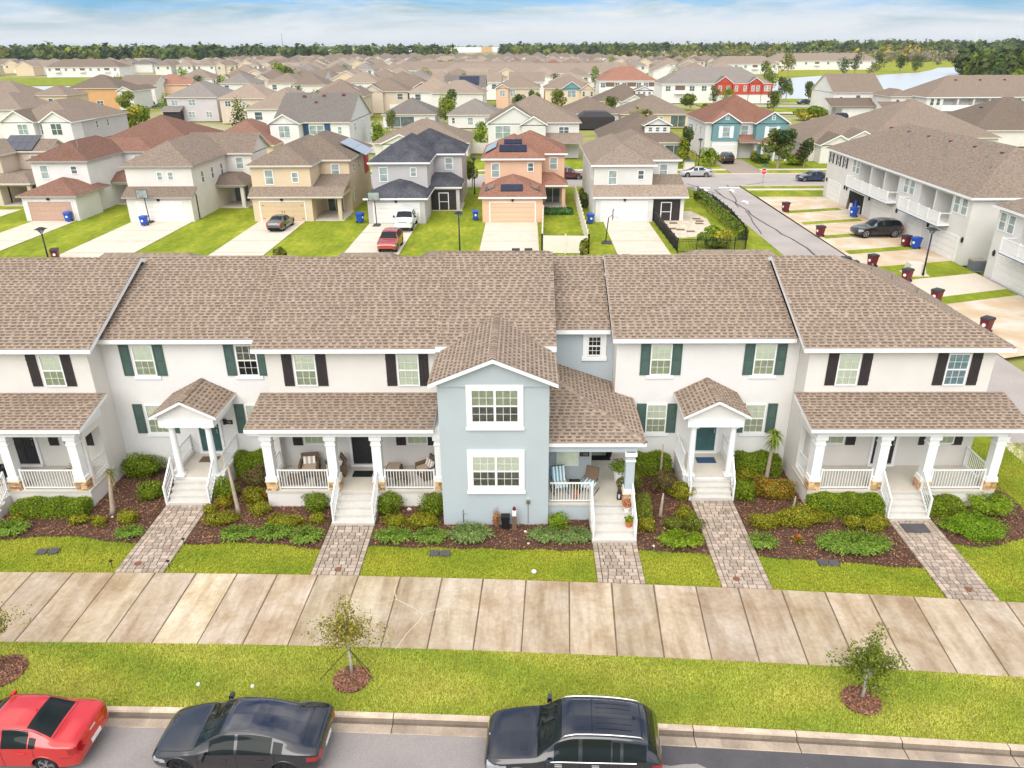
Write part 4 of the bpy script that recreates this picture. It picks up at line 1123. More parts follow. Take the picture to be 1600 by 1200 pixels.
pl = [
 ('clipped_hedge', 'long clipped green hedge under the leftmost porch railing', -19.9, 26.85, 'box', 3.0, .62, GREEN, .75, 'hedge'),
 ('shrub', 'small yellowish shrub by the steps at the left edge, above bright juniper', -21.0, 26.15, 'ball', .6, .35, YELL, .5, 'shrub'),
 ('juniper', 'bright spreading juniper beside the steps at the left edge', -20.9, 25.55, 'spray', 1.5, .25, JUNI, .8, 'juniper'),
 ('shrub', 'low yellow green shrub in the left bed, left of a tiny one', -18.45, 26.2, 'ball', .75, .34, YELL, .5, 'shrub'),
 ('shrub', 'tiny round yellow green shrub in the left bed, beside the young palm', -17.55, 26.05, 'ball', .6, .36, YELL, .5, 'shrub'),
 ('shrub', 'yellow green shrub between the young palm and the leftmost paver walkway', -16.45, 26.25, 'ball', .78, .48, YELL, .65, 'shrub'),
 ('juniper', 'small bright juniper at the lawn corner by the leftmost paver walkway', -15.95, 25.3, 'spray', 1.0, .22, JUNI, .6, 'juniper'),
 ('shrub', 'big rounded green bush against the wall, left of the left portico', -17.5, 29.95, 'ball', 1.75, 1.0, GREEN, 1.0, 'bush'),
 ('shrub', 'round green shrub at the foot of the left portico steps', -16.25, 28.05, 'ball', .95, .78, GREEN, .85, 'shrub'),
 ('clipped_hedge', 'green clipped hedge against the wall, right of the left portico', -12.35, 30.1, 'box', 1.7, 1.05, GREEN, .8, 'hedge'),
 ('shrub', 'round green shrub right of the left portico steps, before a clipped hedge', -13.0, 28.0, 'ball', .95, .95, GREEN, .85, 'shrub'),
 ('shrub', 'reddish brown bush between hedge and the wicker chair porch', -11.95, 29.1, 'ball', 1.1, .85, RED_, .95, 'bush'),
 ('shrub', 'orange flowering green shrub at the corner of the wicker chair porch', -11.65, 27.75, 'ball', 1.0, .65, GREEN + [(.5, .16, .02)], .8, 'shrub'),
 ('shrub', 'small shrub with orange blossoms left of the bare leaning palm stem', -12.85, 27.35, 'ball', .6, .5, GREEN + [(.6, .17, .02)], .5, 'shrub'),
 ('shrub', 'round light green shrub before the wicker chair porch corner', -11.2, 26.9, 'ball', .82, .45, YELL, .6, 'shrub'),
 ('shrub', 'wide low yellow green shrub at the foot of the bare leaning palm stem', -12.55, 26.2, 'ball', 1.25, .42, YELL, .7, 'shrub'),
 ('shrub', 'tiny yellow green shrub at the top of the leftmost paver walkway', -13.3, 26.95, 'ball', .55, .35, YELL, .45, 'shrub'),
 ('juniper', 'spreading juniper left end of the row before the wicker chair porch', -11.55, 25.25, 'spray', 1.5, .22, JUNI, .65, 'juniper'),
 ('juniper', 'spreading juniper in the middle of the row before the wicker chair porch', -10.1, 25.3, 'spray', 1.5, .24, JUNI, .75, 'juniper'),
 ('juniper', 'spreading juniper by the second paver walkway, right end of its row', -8.75, 25.05, 'spray', 1.2, .28, JUNI, .8, 'juniper'),
 ('shrub', 'low wide yellowish shrub in front of the wicker chair porch railing', -9.85, 26.05, 'ball', 1.6, .38, YELL, .7, 'shrub'),
 ('shrub', 'small yellowish shrub left of the second walkway steps', -8.6, 26.2, 'ball', .66, .40, YELL, .5, 'shrub'),
 ('shrub', 'upright round green shrub left of the wicker chair porch steps', -8.85, 27.1, 'ball', .95, .78, GREEN, .75, 'shrub'),
 ('shrub', 'round green shrub right of the wicker chair porch steps', -5.75, 27.05, 'ball', .98, .80, GREEN, .85, 'shrub'),
 ('shrub', 'round green shrub against the left corner of the blue bay', -3.85, 26.95, 'ball', 1.05, .85, GREEN, .85, 'shrub'),
 ('shrub', 'low yellowish shrub right of the second walkway, below a round green one', -5.35, 26.1, 'ball', .95, .40, YELL, .6, 'shrub'),
 ('shrub', 'spreading yellow green shrub left of the blue bay corner', -4.2, 26.0, 'ball', 1.25, .50, YELL, .7, 'shrub'),
 ('juniper', 'spreading juniper beside the second paver walkway, before low shrubs', -5.3, 25.1, 'spray', 1.5, .22, JUNI, .75, 'juniper'),
 ('juniper', 'spreading juniper before the left corner of the blue bay', -3.8, 25.05, 'spray', 1.3, .22, JUNI, .75, 'juniper'),
 ('juniper', 'large pale juniper with long sprays before the blue bay', -2.25, 25.15, 'spray', 1.8, .28, BLUE, .95, 'juniper'),
 ('juniper', 'bluish juniper below the blue bay, right of the grey utility post', .75, 25.15, 'spray', 1.35, .20, BLUE, .7, 'juniper'),
 ('juniper', 'bluish juniper in the middle, below the round shrub at the blue porch', 1.5, 25.0, 'spray', .9, .18, BLUE, .55, 'juniper'),
 ('juniper', 'bluish juniper next to the steps of the blue porch', 2.1, 25.1, 'spray', .95, .26, BLUE, .7, 'juniper'),
 ('shrub', 'round bright green shrub at the blue porch base, right of the bay', 1.3, 25.9, 'ball', .78, .55, FRESH, .7, 'shrub'),
 ('clipped_hedge', 'green clipped hedge under the window right of the blue porch', 5.75, 30.15, 'box', 1.6, .95, GREEN, .75, 'hedge'),
 ('shrub', 'reddish brown round bush between two cut palm stems', 6.15, 28.7, 'ball', 1.1, .85, RED_, .95, 'bush'),
 ('shrub', 'yellow green bush left of the right portico steps', 6.75, 28.15, 'ball', .95, .62, YELL, .8, 'shrub'),
 ('shrub', 'narrow dull green shrub against the corner porch column', 4.8, 28.5, 'ball', .45, 1.0, OLIVE, .5, 'shrub'),
 ('shrub', 'narrow upright green shrub along the blue porch steps', 4.85, 26.7, 'box', .55, .75, OLIVE, 1.2, 'shrub'),
 ('shrub', 'round lime shrub at the foot of the blue porch steps', 4.9, 25.7, 'ball', .62, .52, YELL, .6, 'shrub'),
 ('shrub', 'small yellow green shrub nearest the fourth walkway, under a cut palm stem', 6.6, 26.6, 'ball', .72, .45, YELL, .6, 'shrub'),
 ('shrub', 'dull low shrub behind the bright juniper strip left of the fourth walkway', 6.0, 25.85, 'ball', .75, .42, OLIVE, .6, 'shrub'),
 ('shrub', 'olive shrub on the edge of the fourth walkway', 6.78, 25.75, 'ball', .72, .5, OLIVE, .65, 'shrub'),
 ('juniper', 'dense bright juniper strip left of the fourth walkway by the lawn', 6.1, 24.75, 'spray', 1.9, .34, FRESH, .8, 'juniper'),
 ('clipped_hedge', 'dark green clipped hedge against the wall right of the right portico', 10.5, 30.15, 'box', 2.0, .95, GREEN, .8, 'hedge'),
 ('shrub', 'yellowish bush in front of the hedge right of the right portico', 9.75, 29.4, 'ball', .85, .62, YELL, .7, 'bush'),
 ('shrub', 'green bush at the right side of the right portico steps', 9.4, 28.0, 'ball', .85, .85, GREEN, .85, 'bush'),
 ('shrub', 'wide orange tipped shrub below the leafy young palm', 10.75, 28.15, 'ball', 1.7, .82, ORNG, .95, 'bush'),
 ('clipped_hedge', 'long clipped green hedge under the corner townhouse porch', 13.3, 26.95, 'box', 2.9, .75, GREEN, .85, 'hedge'),
 ('shrub', 'yellow green shrub on the right edge of the fourth walkway', 9.75, 25.95, 'ball', 1.2, .5, YELL, .8, 'shrub'),
 ('shrub', 'wide yellowish shrub mass below the cut palm stem near the corner townhouse', 11.25, 26.2, 'ball', 2.1, .6, YELL, 1.0, 'shrub'),
 ('shrub', 'small olive shrub below the long hedge of the corner townhouse', 13.25, 25.85, 'ball', .72, .5, YELL, .6, 'shrub'),
 ('shrub', 'yellow green shrub by the last walkway, below the long hedge', 14.1, 25.75, 'ball', 1.0, .55, YELL, .7, 'shrub'),
 ('juniper', 'small light green juniper on the right edge of the fourth walkway', 9.25, 24.65, 'spray', .85, .3, JUNI, .8, 'juniper'),
 ('juniper', 'very wide juniper mat with long sprays before the corner townhouse', 12.75, 24.5, 'spray', 3.5, .32, JUNI, 1.2, 'juniper'),
 ('clipped_hedge', 'short green hedge right of the corner townhouse steps', 17.4, 27.0, 'box', 1.5, .62, GREEN, .75, 'hedge'),
 ('shrub', 'broad bright ground shrub dotted with white flowers at the right edge', 17.95, 25.55, 'ball', 2.1, .55, FRESH + [(.16, .30, .012)] * 4 + [(.75, .75, .7)] * 0, 1.5, 'bush'),
 ('shrub', 'large feathery green plant at the right end of the corner townhouse porch', 19.35, 27.0, 'spray', 1.7, .75, FRESH, 1.4, 'bush'),
]
for i, (nm, lab, x, y, k, w_, h_, c_, d_, cat_) in enumerate(pl):
    if k == 'spray': w_, d_, h_ = w_ * 1.12, d_ * 1.2, h_ * 1.15
    elif k == 'ball': w_, d_, h_ = w_ * 1.08, d_ * 1.08, h_ * 1.08
    plant(nm, lab, x, y, k, w_, h_, c_, 100 + i, d_, cat_, group='plants in the front beds')
# red bromeliad
def blades_thing(name, label, x, y, z, n, L, wd, el, cols, seed, cat, droop=.6, group=None, parent=None):
    r = np.random.RandomState(seed); mb = MB()
    for i in range(n):
        a = r.uniform(0, 6.28); e = r.uniform(*el); l = L * r.uniform(.7, 1.15)
        c = tuple(np.array(cols[r.randint(len(cols))]) * r.uniform(.8, 1.2))
        prev = None
        for k in range(5):
            t = k / 4
            rad = l * t * math.cos(e); h = l * (t * math.sin(e) - droop * t * t * .6)
            w = wd * (1 - t) ** .6 * (.5 + .5 * min(1, t * 4 + .3))
            p = Vector((x + rad * math.cos(a), y + rad * math.sin(a), z + max(h, -.05 if parent is None else -9)))
            s = Vector((-math.sin(a), math.cos(a), 0)) * w
            if prev: mb.face([tuple(prev[0] - prev[1]), tuple(prev[0] + prev[1]), tuple(p + s), tuple(p - s)], 0, c)
            prev = (p, s)
    return mb
mb = blades_thing('b', '', 10.7, 24.85, .05, 26, .42, .035, (.4, 1.3), YELL, 5, 'plant')
T = Thing('bromeliad', 'bromeliad with a red heart among the shrubs before the corner townhouse', 'plant', (10.7, 24.85, .02), 'plants in the front beds')
T.part('leaves', mb, 'leaf')
T.part('red_heart', blades_thing('b', '', 10.7, 24.85, .22, 16, .2, .03, (.5, 1.3), [(.55, .03, .01), (.6, .08, .01)], 6, 'plant'), 'leaf')
# dead plant, cut palms, living young palms
T = Thing('dead_shrub', 'dried orange brown shrub against the blue bay, left of the black box', 'shrub', (-1.2, 25.9, .02), 'plants in the front beds')
P, Nn = ball_pts(420, np.random.RandomState(5), .16, .14, .34)
V, F, c = leaves('x', P, Nn, .035, [(.42, .17, .04), (.3, .12, .04), (.5, .24, .08)], 4)
o = link('dry_leaves', np_mesh('dry_leaves', V, F, 'leaf', c), T.o, (0, 0, .08))
mb = MB()
for a in (-.06, 0, .05): mb.tube([(-1.2 + a * .4, 25.9, .0), (-1.2 + a, 25.92, .98 + a)], [.014, .008], 5)
T.part('stem', mb, 'bark')
def palm_stem(label, x, y, lean, h, r0, seed, crown=None, name='palm_stem'):
    T = Thing(name, label, 'palm', (x, y, 0), 'young palms in the front beds')
    mb = MB(); top = Vector((x + lean[0], y + lean[1], h))
    pts = [(x, y, -.02), (x + lean[0] * .1, y + lean[1] * .1, h * .12), (x + lean[0] * .45, y + lean[1] * .45, h * .5), tuple(top)]
    mb.tube(pts, [r0 * 1.9, r0 * 1.15, r0, r0 * .55], 9)
    T.part('trunk', mb, 'bark', smooth=True)
    if crown == 'fan':
        mb = blades_thing('c', '', top.x, top.y, top.z - .05, 60, .38, .02, (-.4, 1.4), OLIVE + [(.35, .28, .08)], seed, 'p', droop=.9, parent=1)
        T.part('crown', mb, 'leaf')
        mb = blades_thing('c', '', top.x, top.y, top.z - .1, 40, .55, .03, (-1.45, -1.1), [(.38, .27, .09), (.28, .2, .07)], seed + 1, 'p', droop=.2, parent=1)
        T.part('dead_fronds', mb, 'leaf')
    if crown == 'feather':
        mb = blades_thing('c', '', top.x, top.y, top.z - .1, 90, .62, .035, (-.5, 1.5), FRESH, seed, 'p', droop=1.2, parent=1)
        mb2 = blades_thing('c', '', top.x, top.y, top.z - .38, 60, .4, .03, (-1.2, .6), FRESH + OLIVE, seed + 3, 'p', droop=1.1, parent=1)
        T.part('crown', mb, 'leaf'); T.part('frond_sheath', mb2, 'leaf')
palm_stem('young fan palm with a shaggy trunk beside the leftmost porch', -17.4, 26.85, (.15, .25), 1.95, .085, 7, 'fan', 'young_palm')
palm_stem('bare leaning palm stem without crown between porch and left portico', -12.1, 26.9, (-.35, .55), 2.05, .075, 8)
palm_stem('tall thin bare palm stem under the window right of the blue porch', 6.05, 29.6, (.05, .1), 1.75, .05, 9)
palm_stem('short cut palm stump right of the blue porch steps', 5.6, 26.7, (.08, .1), 1.05, .06, 10)
palm_stem('short cut palm stump among yellow shrubs before the corner townhouse', 11.2, 26.95, (.05, .1), .75, .045, 11)
palm_stem('young palm with a bright green leafy crown, beside the right portico', 10.85, 29.6, (.12, .1), 2.35, .085, 12, 'feather', 'young_palm')
# ------------------------------------------------------------------ young street trees with stakes and mulch rings
def street_tree(label, x, y, seed, th, cw, ch, cols, n, white=True, low=False):
    r = np.random.RandomState(seed)
    T = Thing('street_tree', label, 'tree', (x, y, 0), 'young street trees on the verge')
    mb = MB()
    mb.tube([(x, y, -.02), (x + .02, y, th * .5), (x - .02, y + .02, th), (x, y + .04, th + ch * .7)], [.055, .045, .04, .012], 8)
    tips = []
    nb = 15
    for i in range(nb):
        a = i * 2.4 + r.uniform(-.4, .4); t = r.uniform(0, .75); z0 = th * (.92 if not low else .75) + ch * t * .65
        L = cw * r.uniform(.32, .58) * (1 - .45 * t); el = r.uniform(.25, .95)
        if i < 2: L = cw * .62; el = .35; a = (math.pi * .97, .15)[i]
        p0 = Vector((x, y + .02, z0)); p1 = p0 + Vector((math.cos(a) * math.cos(el), math.sin(a) * math.cos(el), math.sin(el))) * L
        pm = (p0 + p1) / 2 + Vector((0, 0, .06))
        mb.tube([p0, pm, p1], [.018, .012, .005], 5)
        tips += [(pm, L * .30), (p1, L * .30), ((p0 + p1) / 2, L * .22)]
    for _ in range(5): tips.append((Vector((x + r.normal(0, .14), y + r.normal(0, .12), th + ch * r.uniform(.4, .95))), .16))
    T.part('trunk', mb, 'bark_gray', smooth=True)
    P, Nn = [], []
    for c, q in tips:
        m = int(n / len(tips))
        d = r.normal(0, 1, (m, 3)); d /= np.linalg.norm(d, axis=1)[:, None]
        rad = r.uniform(0, 1, m) ** .5 * (q + .10)
        P.append(np.array(c) + d * rad[:, None]); Nn.append(d + [0, 0, .6])
    P = np.concatenate(P) - np.array([x, y, 0]); Nn = np.concatenate(Nn)
    V, F, c = leaves('crown', P, Nn, .040, cols, seed, jit=.8, aspect=.55)
    link('crown', np_mesh('crown', V, F, 'leaf', c), T.o)
    return T
MIXO = [(.27, .25, .02), (.18, .19, .018), (.34, .27, .035), (.11, .13, .014), (.30, .22, .05)]
street_tree('sparse young street tree with a pale trunk and guy stakes, behind the black electric sedan', -5.46, 17.95, 21, 1.12, 1.95, 1.85, MIXO, 2800)
street_tree('bushy young street tree with a low crown on the right part of the verge', 10.1, 17.05, 22, .78, 1.62, 2.0, [(.18, .22, .02), (.12, .165, .02), (.25, .28, .03), (.08, .11, .015)], 5200, low=True)
street_tree('young street tree cut by the left edge of the photo, above the red car', -16.72, 18.1, 23, 1.15, 1.9, 1.8, MIXO, 3600)
def stakes(x, y, h, pts, label):
    T = Thing('tree_stakes', label, 'tree stakes', (x, y, 0), 'guy stakes at the street trees')
    mb = MB(); mb.tube([(x + .055 * math.cos(a), y + .055 * math.sin(a), h) for a in np.linspace(0, 6.28, 12)], .01, 5); T.part('collar', mb, 'black')
    for (a, b) in pts:
        mb = MB(); mb.bar((x, y, h), (x + a, y + b, .01), .014, .014); T.part('guy_strap', mb, 'black')
stakes(-5.46, 17.97, 1.02, [(-.95, -.25), (.78, -.35), (.55, .10)], 'thin dark guy straps around the pale street tree trunk behind the electric sedan')
stakes(10.1, 17.07, .72, [(.35, .05), (-.30, .12)], 'thin dark guy straps under the bushy street tree on the right')
stakes(-16.72, 18.12, 1.0, [(.55, -.30), (.3, .25)], 'thin dark guy straps at the street tree on the left edge')
for cx, cy, rad, lab, sd_ in ((-5.42, 17.72, .56, 'round brown mulch ring under the street tree behind the electric sedan', 1), (10.02, 16.93, .56, 'round dark mulch ring under the bushy street tree on the right', 2), (-16.55, 18.0, .75, 'brown mulch ring at the left edge above the red car', 3)):
    r = np.random.RandomState(sd_)
    def smp(n, r):
        a = r.uniform(0, 6.28, n); q = np.sqrt(r.uniform(0, 1, n)) * rad
        return np.stack([cx + q * np.cos(a), cy + q * np.sin(a) * .95], 1)
    V, F, c = scatter_quads(2300, smp, .035, .4, [(1, 1, 1), (1.35, 1.25, 1.2), (.5, .45, .45), (.75, .6, .6), (1.6, 1.6, 1.6)], .02, .5, seed=sd_, lift=.06)
    mm = np_mesh('mulch_ring', np.concatenate([V, [[cx + rad * math.cos(k * .35), cy + rad * .95 * math.sin(k * .35), .012] for k in range(18)]]), F, 'mulch', c)
    link('mulch_ring', mm, kind='stuff', label=lab)
    g = MB(); g.face([(cx + rad * math.cos(k * .35), cy + rad * .95 * math.sin(k * .35), .006) for k in range(18)])
    structure('tree_pit', g, 'mulch_soil')
# ------------------------------------------------------------------ small things on the ground
def simple(name, label, cat, mb, mat, loc, group=None, smooth=False):
    return link(name, mb.mesh(name, mat, loc, smooth), loc=loc, label=label, cat=cat, group=group)
for x, y, lab in ((-15.62, 24.72, 'small black path light left of the leftmost walkway, by the bed'), (-15.6, 23.2, 'small black path light left of the leftmost walkway, at the sidewalk'),
                  (-13.45, 24.6, 'small black path light right of the leftmost walkway, by the bed'), (-13.45, 23.2, 'small black path light right of the leftmost walkway, at the sidewalk')):
    T = Thing('path_light', lab, 'path light', (x, y, 0), 'solar path lights')
    mb = MB(); mb.tube([(x, y, -.02), (x, y, .32)], .014, 6); T.part('stake', mb, 'black')
    mb = MB(); mb.tube([(x, y, .32), (x, y, .36), (x, y, .38)], [.05, .075, .03], 10); T.part('lamp_head', mb, 'black')
for x, y, lab in ((-18.85, 24.2, 'left grey meter box cover in the lawn left of the leftmost walkway'), (-18.4, 24.25, 'right grey meter box cover in the lawn left of the leftmost walkway'),
                  (-3.55, 24.12, 'left dark meter box cover in the lawn before the blue bay'), (-3.12, 24.1, 'right dark meter box cover in the lawn before the blue bay'),
                  (11.25, 23.55, 'left slate grey meter box cover below the wide juniper mat'), (11.65, 23.53, 'right slate grey meter box cover below the wide juniper mat')):
    mb = MB(); mb.taper(x - .19, x + .19, y - .17, y + .17, 0, x - .18, x + .18, y - .16, y + .16, .07); mb.box(x - .03, x + .03, y - .015, y + .015, .07, .08)
    simple('meter_box', lab, 'meter cover', mb, MAT['damp'], (x, y, 0), 'utility box covers in the lawn')
for x, y, lab in ((-14.75, 23.45, 'round rusty valve cover in the leftmost walkway'), (-7.05, 23.1, 'round brown valve cover in the second walkway'), (7.72, 22.55, 'round dark brown valve cover in the fourth walkway'), (15.9, 22.0, 'round reddish valve cover in the last walkway')):
    mb = MB(); mb.tube([(x, y, .03), (x, y, .062)], .13, 16); mb.tube([(x, y, .062), (x, y, .066)], .10, 16)
    simple('valve_cover', lab, 'valve cover', mb, 'rust_col', (x, y, .03), 'valve covers in the walkways')
for x, y, z_, rr, lab in ((.3, 23.0, 0, .10, 'white cleanout cap in the lawn before the blue bay'), (-10.1, 17.5, 0, .06, 'white sprinkler cap on the verge above the electric sedan hood'), (-8.4, 17.42, 0, .06, 'white sprinkler cap on the verge above the electric sedan roof')):
    mb = MB(); mb.tube([(x, y, -.01), (x, y, .07), (x, y, .10)], [rr, rr * .9, rr * .4], 12)
    simple('white_cap', lab, 'cap', mb, 'white_plastic', (x, y, z_), 'white caps in the grass', True)
def rock(label, x, y, s, seed):
    r = np.random.RandomState(seed); mb = MB(); import bmesh
    bm = bmesh.new(); bmesh.ops.create_icosphere(bm, subdivisions=2, radius=s)
    for v in bm.verts: v.co = v.co * (1 + r.uniform(-.18, .18)); v.co.z *= .6
    me = bpy.data.meshes.new('pale_rock'); bm.to_mesh(me); bm.free(); me.materials.append(MAT['vinyl'])
    link('pale_rock', me, loc=(x, y, s * .35), label=label, cat='rock', group='pale stones in the beds')
rock('pale stone in the mulch right of the grey utility post', -.02, 25.55, .07, 1); rock('pale stone in front of the bluish junipers at the blue bay', .1, 24.75, .06, 2)
rock('small pale stone by the bright juniper strip left of the fourth walkway', 5.0, 24.6, .06, 3); rock('pale stone between the wicker porch and the round shrubs', -4.95, 27.15, .10, 4); rock('pale stone in the left bed between the two small shrubs', -17.3, 26.6, .06, 5)
T = Thing('utility_box', 'black plastic cable box on the mulch before the blue bay', 'utility box', (-.83, 25.82, 0))
mb = MB(); mb.taper(-1.0, -.66, 25.68, 25.96, 0, -.98, -.68, 25.7, 25.94, .46); T.part('body', mb, 'black'); mb = MB(); mb.box(-1.01, -.65, 25.67, 25.97, .46, .62); T.part('lid', mb, 'black')
T = Thing('utility_post', 'slim grey utility pedestal with a white cap before the blue bay', 'utility post', (-.47, 25.75, 0))
mb = MB(); mb.box(-.56, -.38, 25.66, 25.84, 0, .68); T.part('post', mb, 'wicker'); mb = MB(); mb.box(-.55, -.39, 25.67, 25.83, .68, .94); T.part('cap', mb, 'white_plastic'); mb = MB(); mb.tube([(-.47, 25.75, .94), (-.47, 25.75, 1.06)], [.08, .05], 10); T.part('meter_dome', mb, 'bin_red')
T = Thing('gas_meter', 'grey gas meter with pipes left of the left portico', 'gas meter', (-15.75, 29.95, 0))
mb = MB(); mb.box(-15.9, -15.68, 29.85, 30.05, .55, .85); T.part('meter', mb, 'metal'); mb = MB(); mb.tube([(-15.62, 29.95, 0), (-15.62, 29.95, 1.0), (-15.8, 30.4, 1.05)], .022, 6); T.part('pipe', mb, 'metal')
T = Thing('utility_box', 'dark plastic box beside the gas meter by the left portico', 'utility box', (-15.35, 29.7, 0)); mb = MB(); mb.taper(-15.55, -15.15, 29.55, 29.9, 0, -15.52, -15.18, 29.58, 29.87, .55); T.part('body', mb, 'black'); mb = MB(); mb.box(-15.56, -15.14, 29.54, 29.91, .55, .65); T.part('lid', mb, 'black')
mat_thing('doormat', 'brown doormat in front of the left portico door', -14.35, 29.95, .86, .8, .5, 'wicker'); mat_thing('doormat', 'dark doormat at the door of the wicker chair porch', -7.15, 28.75, .81, .85, .5)
mat_thing('doormat', 'dark blue doormat in front of the right portico door', 8.1, 29.85, .86, .85, .5, 'siding_navy'); mat_thing('doormat', 'black rounded doormat in the entry of the blue porch', 3.4, 30.15, .81, .85, .42)
mat_thing('doormat', 'large dark doormat on the last walkway below the corner townhouse steps', 15.75, 25.75, .055, 1.0, .62, 'damp')
# ------------------------------------------------------------------ porch furniture
def armchair(label, x, y, z, rz, pillow=True):
    T = Thing('wicker_armchair', label, 'armchair', (0, 0, 0), 'wicker porch furniture')
    mb = MB(); mb.box(-.36, .36, -.34, .34, .10, .36); T.part('seat_frame', mb, 'wicker')
    mb = MB(); mb.obox((0, .34, .55), (.74, .09, .62), rx=R(-14)); T.part('backrest', mb, 'wicker')
    for s in (-1, 1):
        mb = MB(); mb.taper(s * .36 - .05, s * .36 + .05, -.34, .34, .12, s * .38 - .05, s * .38 + .05, -.34, .40, .60); T.part('armrest', mb, 'wicker')
        for q in (-1, 1):
            mb = MB(); mb.box(s * .31 - .03, s * .31 + .03, q * .29 - .03, q * .29 + .03, 0, .11); T.part('leg', mb, 'wicker')
    mb = MB(); mb.box(-.30, .30, -.35, .26, .362, .48); T.part('seat_cushion', mb, 'cushion')
    if pillow:
        mb = MB()
        for i in range(5): mb.obox((-.2 + .1 * i, .17, .62), (.098, .12, .32), rx=R(-22), m=i % 2)
        T.part('pillow', mb, ['trim', 'cushion'])
    T.o.location = (x, y, z); T.o.rotation_euler = (0, 0, rz); return T
armchair('wicker armchair with striped pillow at the left end of the wicker porch', -9.45, 28.75, .81, R(8)); armchair('wicker armchair turned sideways behind a column of the wicker porch', -8.3, 28.65, .81, R(-60)); armchair('wicker armchair with striped pillow next to the blue bay', -4.3, 28.55, .81, R(-55))
T = Thing('wicker_ottoman', 'wicker ottoman with beige cushion on the right part of the wicker porch', 'ottoman', (-5.75, 28.7, .81), 'wicker porch furniture')
mb = MB(); mb.taper(-6.1, -5.4, 28.45, 28.95, .83, -6.08, -5.42, 28.43, 28.97, 1.2); T.part('frame', mb, 'wicker'); mb = MB(); mb.box(-6.02, -5.48, 28.46, 28.94, 1.2, 1.3); T.part('seat_cushion', mb, 'cushion')
def round_table(label, x, y, z, rad, h):
    T = Thing('porch_table', label, 'table', (x, y, z), 'wicker porch furniture')
    mb = MB(); mb.tube([(x, y, z + h - .04), (x, y, z + h)], rad, 20); T.part('tabletop', mb, 'wicker')
    for k in range(10):
        a = k * .628; mb = MB(); mb.bar((x + rad * .9 * math.cos(a), y + rad * .9 * math.sin(a), z), (x + rad * .85 * math.cos(a + .3), y + rad * .85 * math.sin(a + .3), z + h - .04), .04, .03); T.part('leg', mb, 'wicker')
    return T
round_table('round dark wicker table behind the left railing of the wicker porch', -8.75, 27.95, .81, .30, .5); round_table('round dark wicker table behind the right railing of the wicker porch', -5.35, 27.95, .81, .34, .52)
mb = MB(); mb.box(-10.2, -9.5, 27.85, 28.25, .815, 1.15); T = simple('wicker_chest', 'low wicker chest behind the left railing of the wicker porch', 'chest', mb, 'wicker', (-9.85, 28.05, .81), 'wicker porch furniture')
def rocker(label, x, y, z, rz, cover):
    T = Thing('rocking_chair', label, 'rocking chair', (0, 0, 0), 'rocking chairs on the blue porch')
    for s in (-1, 1):
        mb = MB(); mb.tube([(s * .30, -.42, .10), (s * .30, -.25, .03), (s * .30, .05, .01), (s * .30, .38, .08)], .016, 6); T.part('rocker', mb, 'black')
        mb = MB(); mb.tube([(s * .30, -.28, .04), (s * .30, -.30, .60), (s * .30, .22, .60)], .016, 6); T.part('armrest', mb, 'black')
        mb = MB(); mb.tube([(s * .27, .10, .36), (s * .27, .38, 1.02)], .016, 6); T.part('back_post', mb, 'black')
    mb = MB(); mb.tube([(-.27, .38, 1.02), (.27, .38, 1.02)], .016, 6); T.part('top_rail', mb, 'black')
    mb = MB(); a = MB()
    for i in range(8): mb.obox((-.245 + .07 * i, -.06, .42), (.069, .56, .10), m=i % 2); 
    T.part('seat_cushion', mb, [M('cushion_blue', (.14, .36, .44), rough=.9, var=.35, scale=22), 'trim'])
    mb = MB()
    if cover: mb.obox((0, .27, .80), (.56, .07, .50), rx=R(-23)); T.part('backrest', mb, 'wicker')
    else:
        for i in range(8): mb.obox((-.245 + .07 * i, .25, .72), (.069, .10, .62), rx=R(-23), m=i % 2)
        T.part('back_cushion', mb, ['CB', 'trim'])
    T.o.location = (x, y, z); T.o.rotation_euler = (0, 0, rz)
MAT['CB'] = M('cushion_blue', (.14, .36, .44), rough=.9, var=.35, scale=22)
rocker('rocking chair with blue striped seat and back cushions beside the blue bay', 1.4, 27.35, .81, R(12), False); rocker('rocking chair with a dark woven back and blue striped seat on the blue porch', 2.65, 27.3, .81, R(-28), True)
T = Thing('side_table', 'small black side table between the two rocking chairs', 'side table', (2.05, 27.35, .81)); mb = MB(); mb.box(1.81, 2.27, 27.13, 27.57, 1.24, 1.27); T.part('tabletop', mb, 'black')
for a in (1.84, 2.24):
    for b in (27.16, 27.54): mb = MB(); mb.box(a - .015, a + .015, b - .015, b + .015, .81, 1.24); T.part('leg', mb, 'black')
def potted(label, x, y, z, pr, ph, mat, cols, w, h, seed, kind='ball'):
    T = Thing('potted_plant', label, 'potted plant', (x, y, z), 'potted plants on the porches')
    mb = MB(); mb.tube([(x, y, z), (x, y, z + ph)], [pr * .78, pr], 14); mb.tube([(x, y, z + ph - .04), (x, y, z + ph + .01)], [pr * 1.08, pr * 1.08], 14); T.part('pot', mb, mat, smooth=False)
    if kind == 'ball':
        P, Nn = ball_pts(int(260 * w / .4), np.random.RandomState(seed), w / 2, w / 2, h / 1.9)
        V, F, c = leaves('l', P, Nn, .05, cols, seed); link('foliage', np_mesh('foliage', V, F, 'leaf', c), T.o, (0, 0, ph))
    else: T.part('foliage', blades_thing('p', '', x, y, z + ph, 34, w, .035, (.1, 1.3), cols, seed, 'p', droop=.7, parent=1), 'leaf')
potted('leafy plant in a tall white pot on the blue porch', 4.0, 28.3, .81, .24, .42, 'white_plastic', FRESH, .75, .5, 3); potted('pale leafed plant in a brown pot by the corner porch column', 3.95, 27.2, .81, .13, .34, 'wicker', OLIVE + [(.45, .42, .3)], .42, .4, 4)
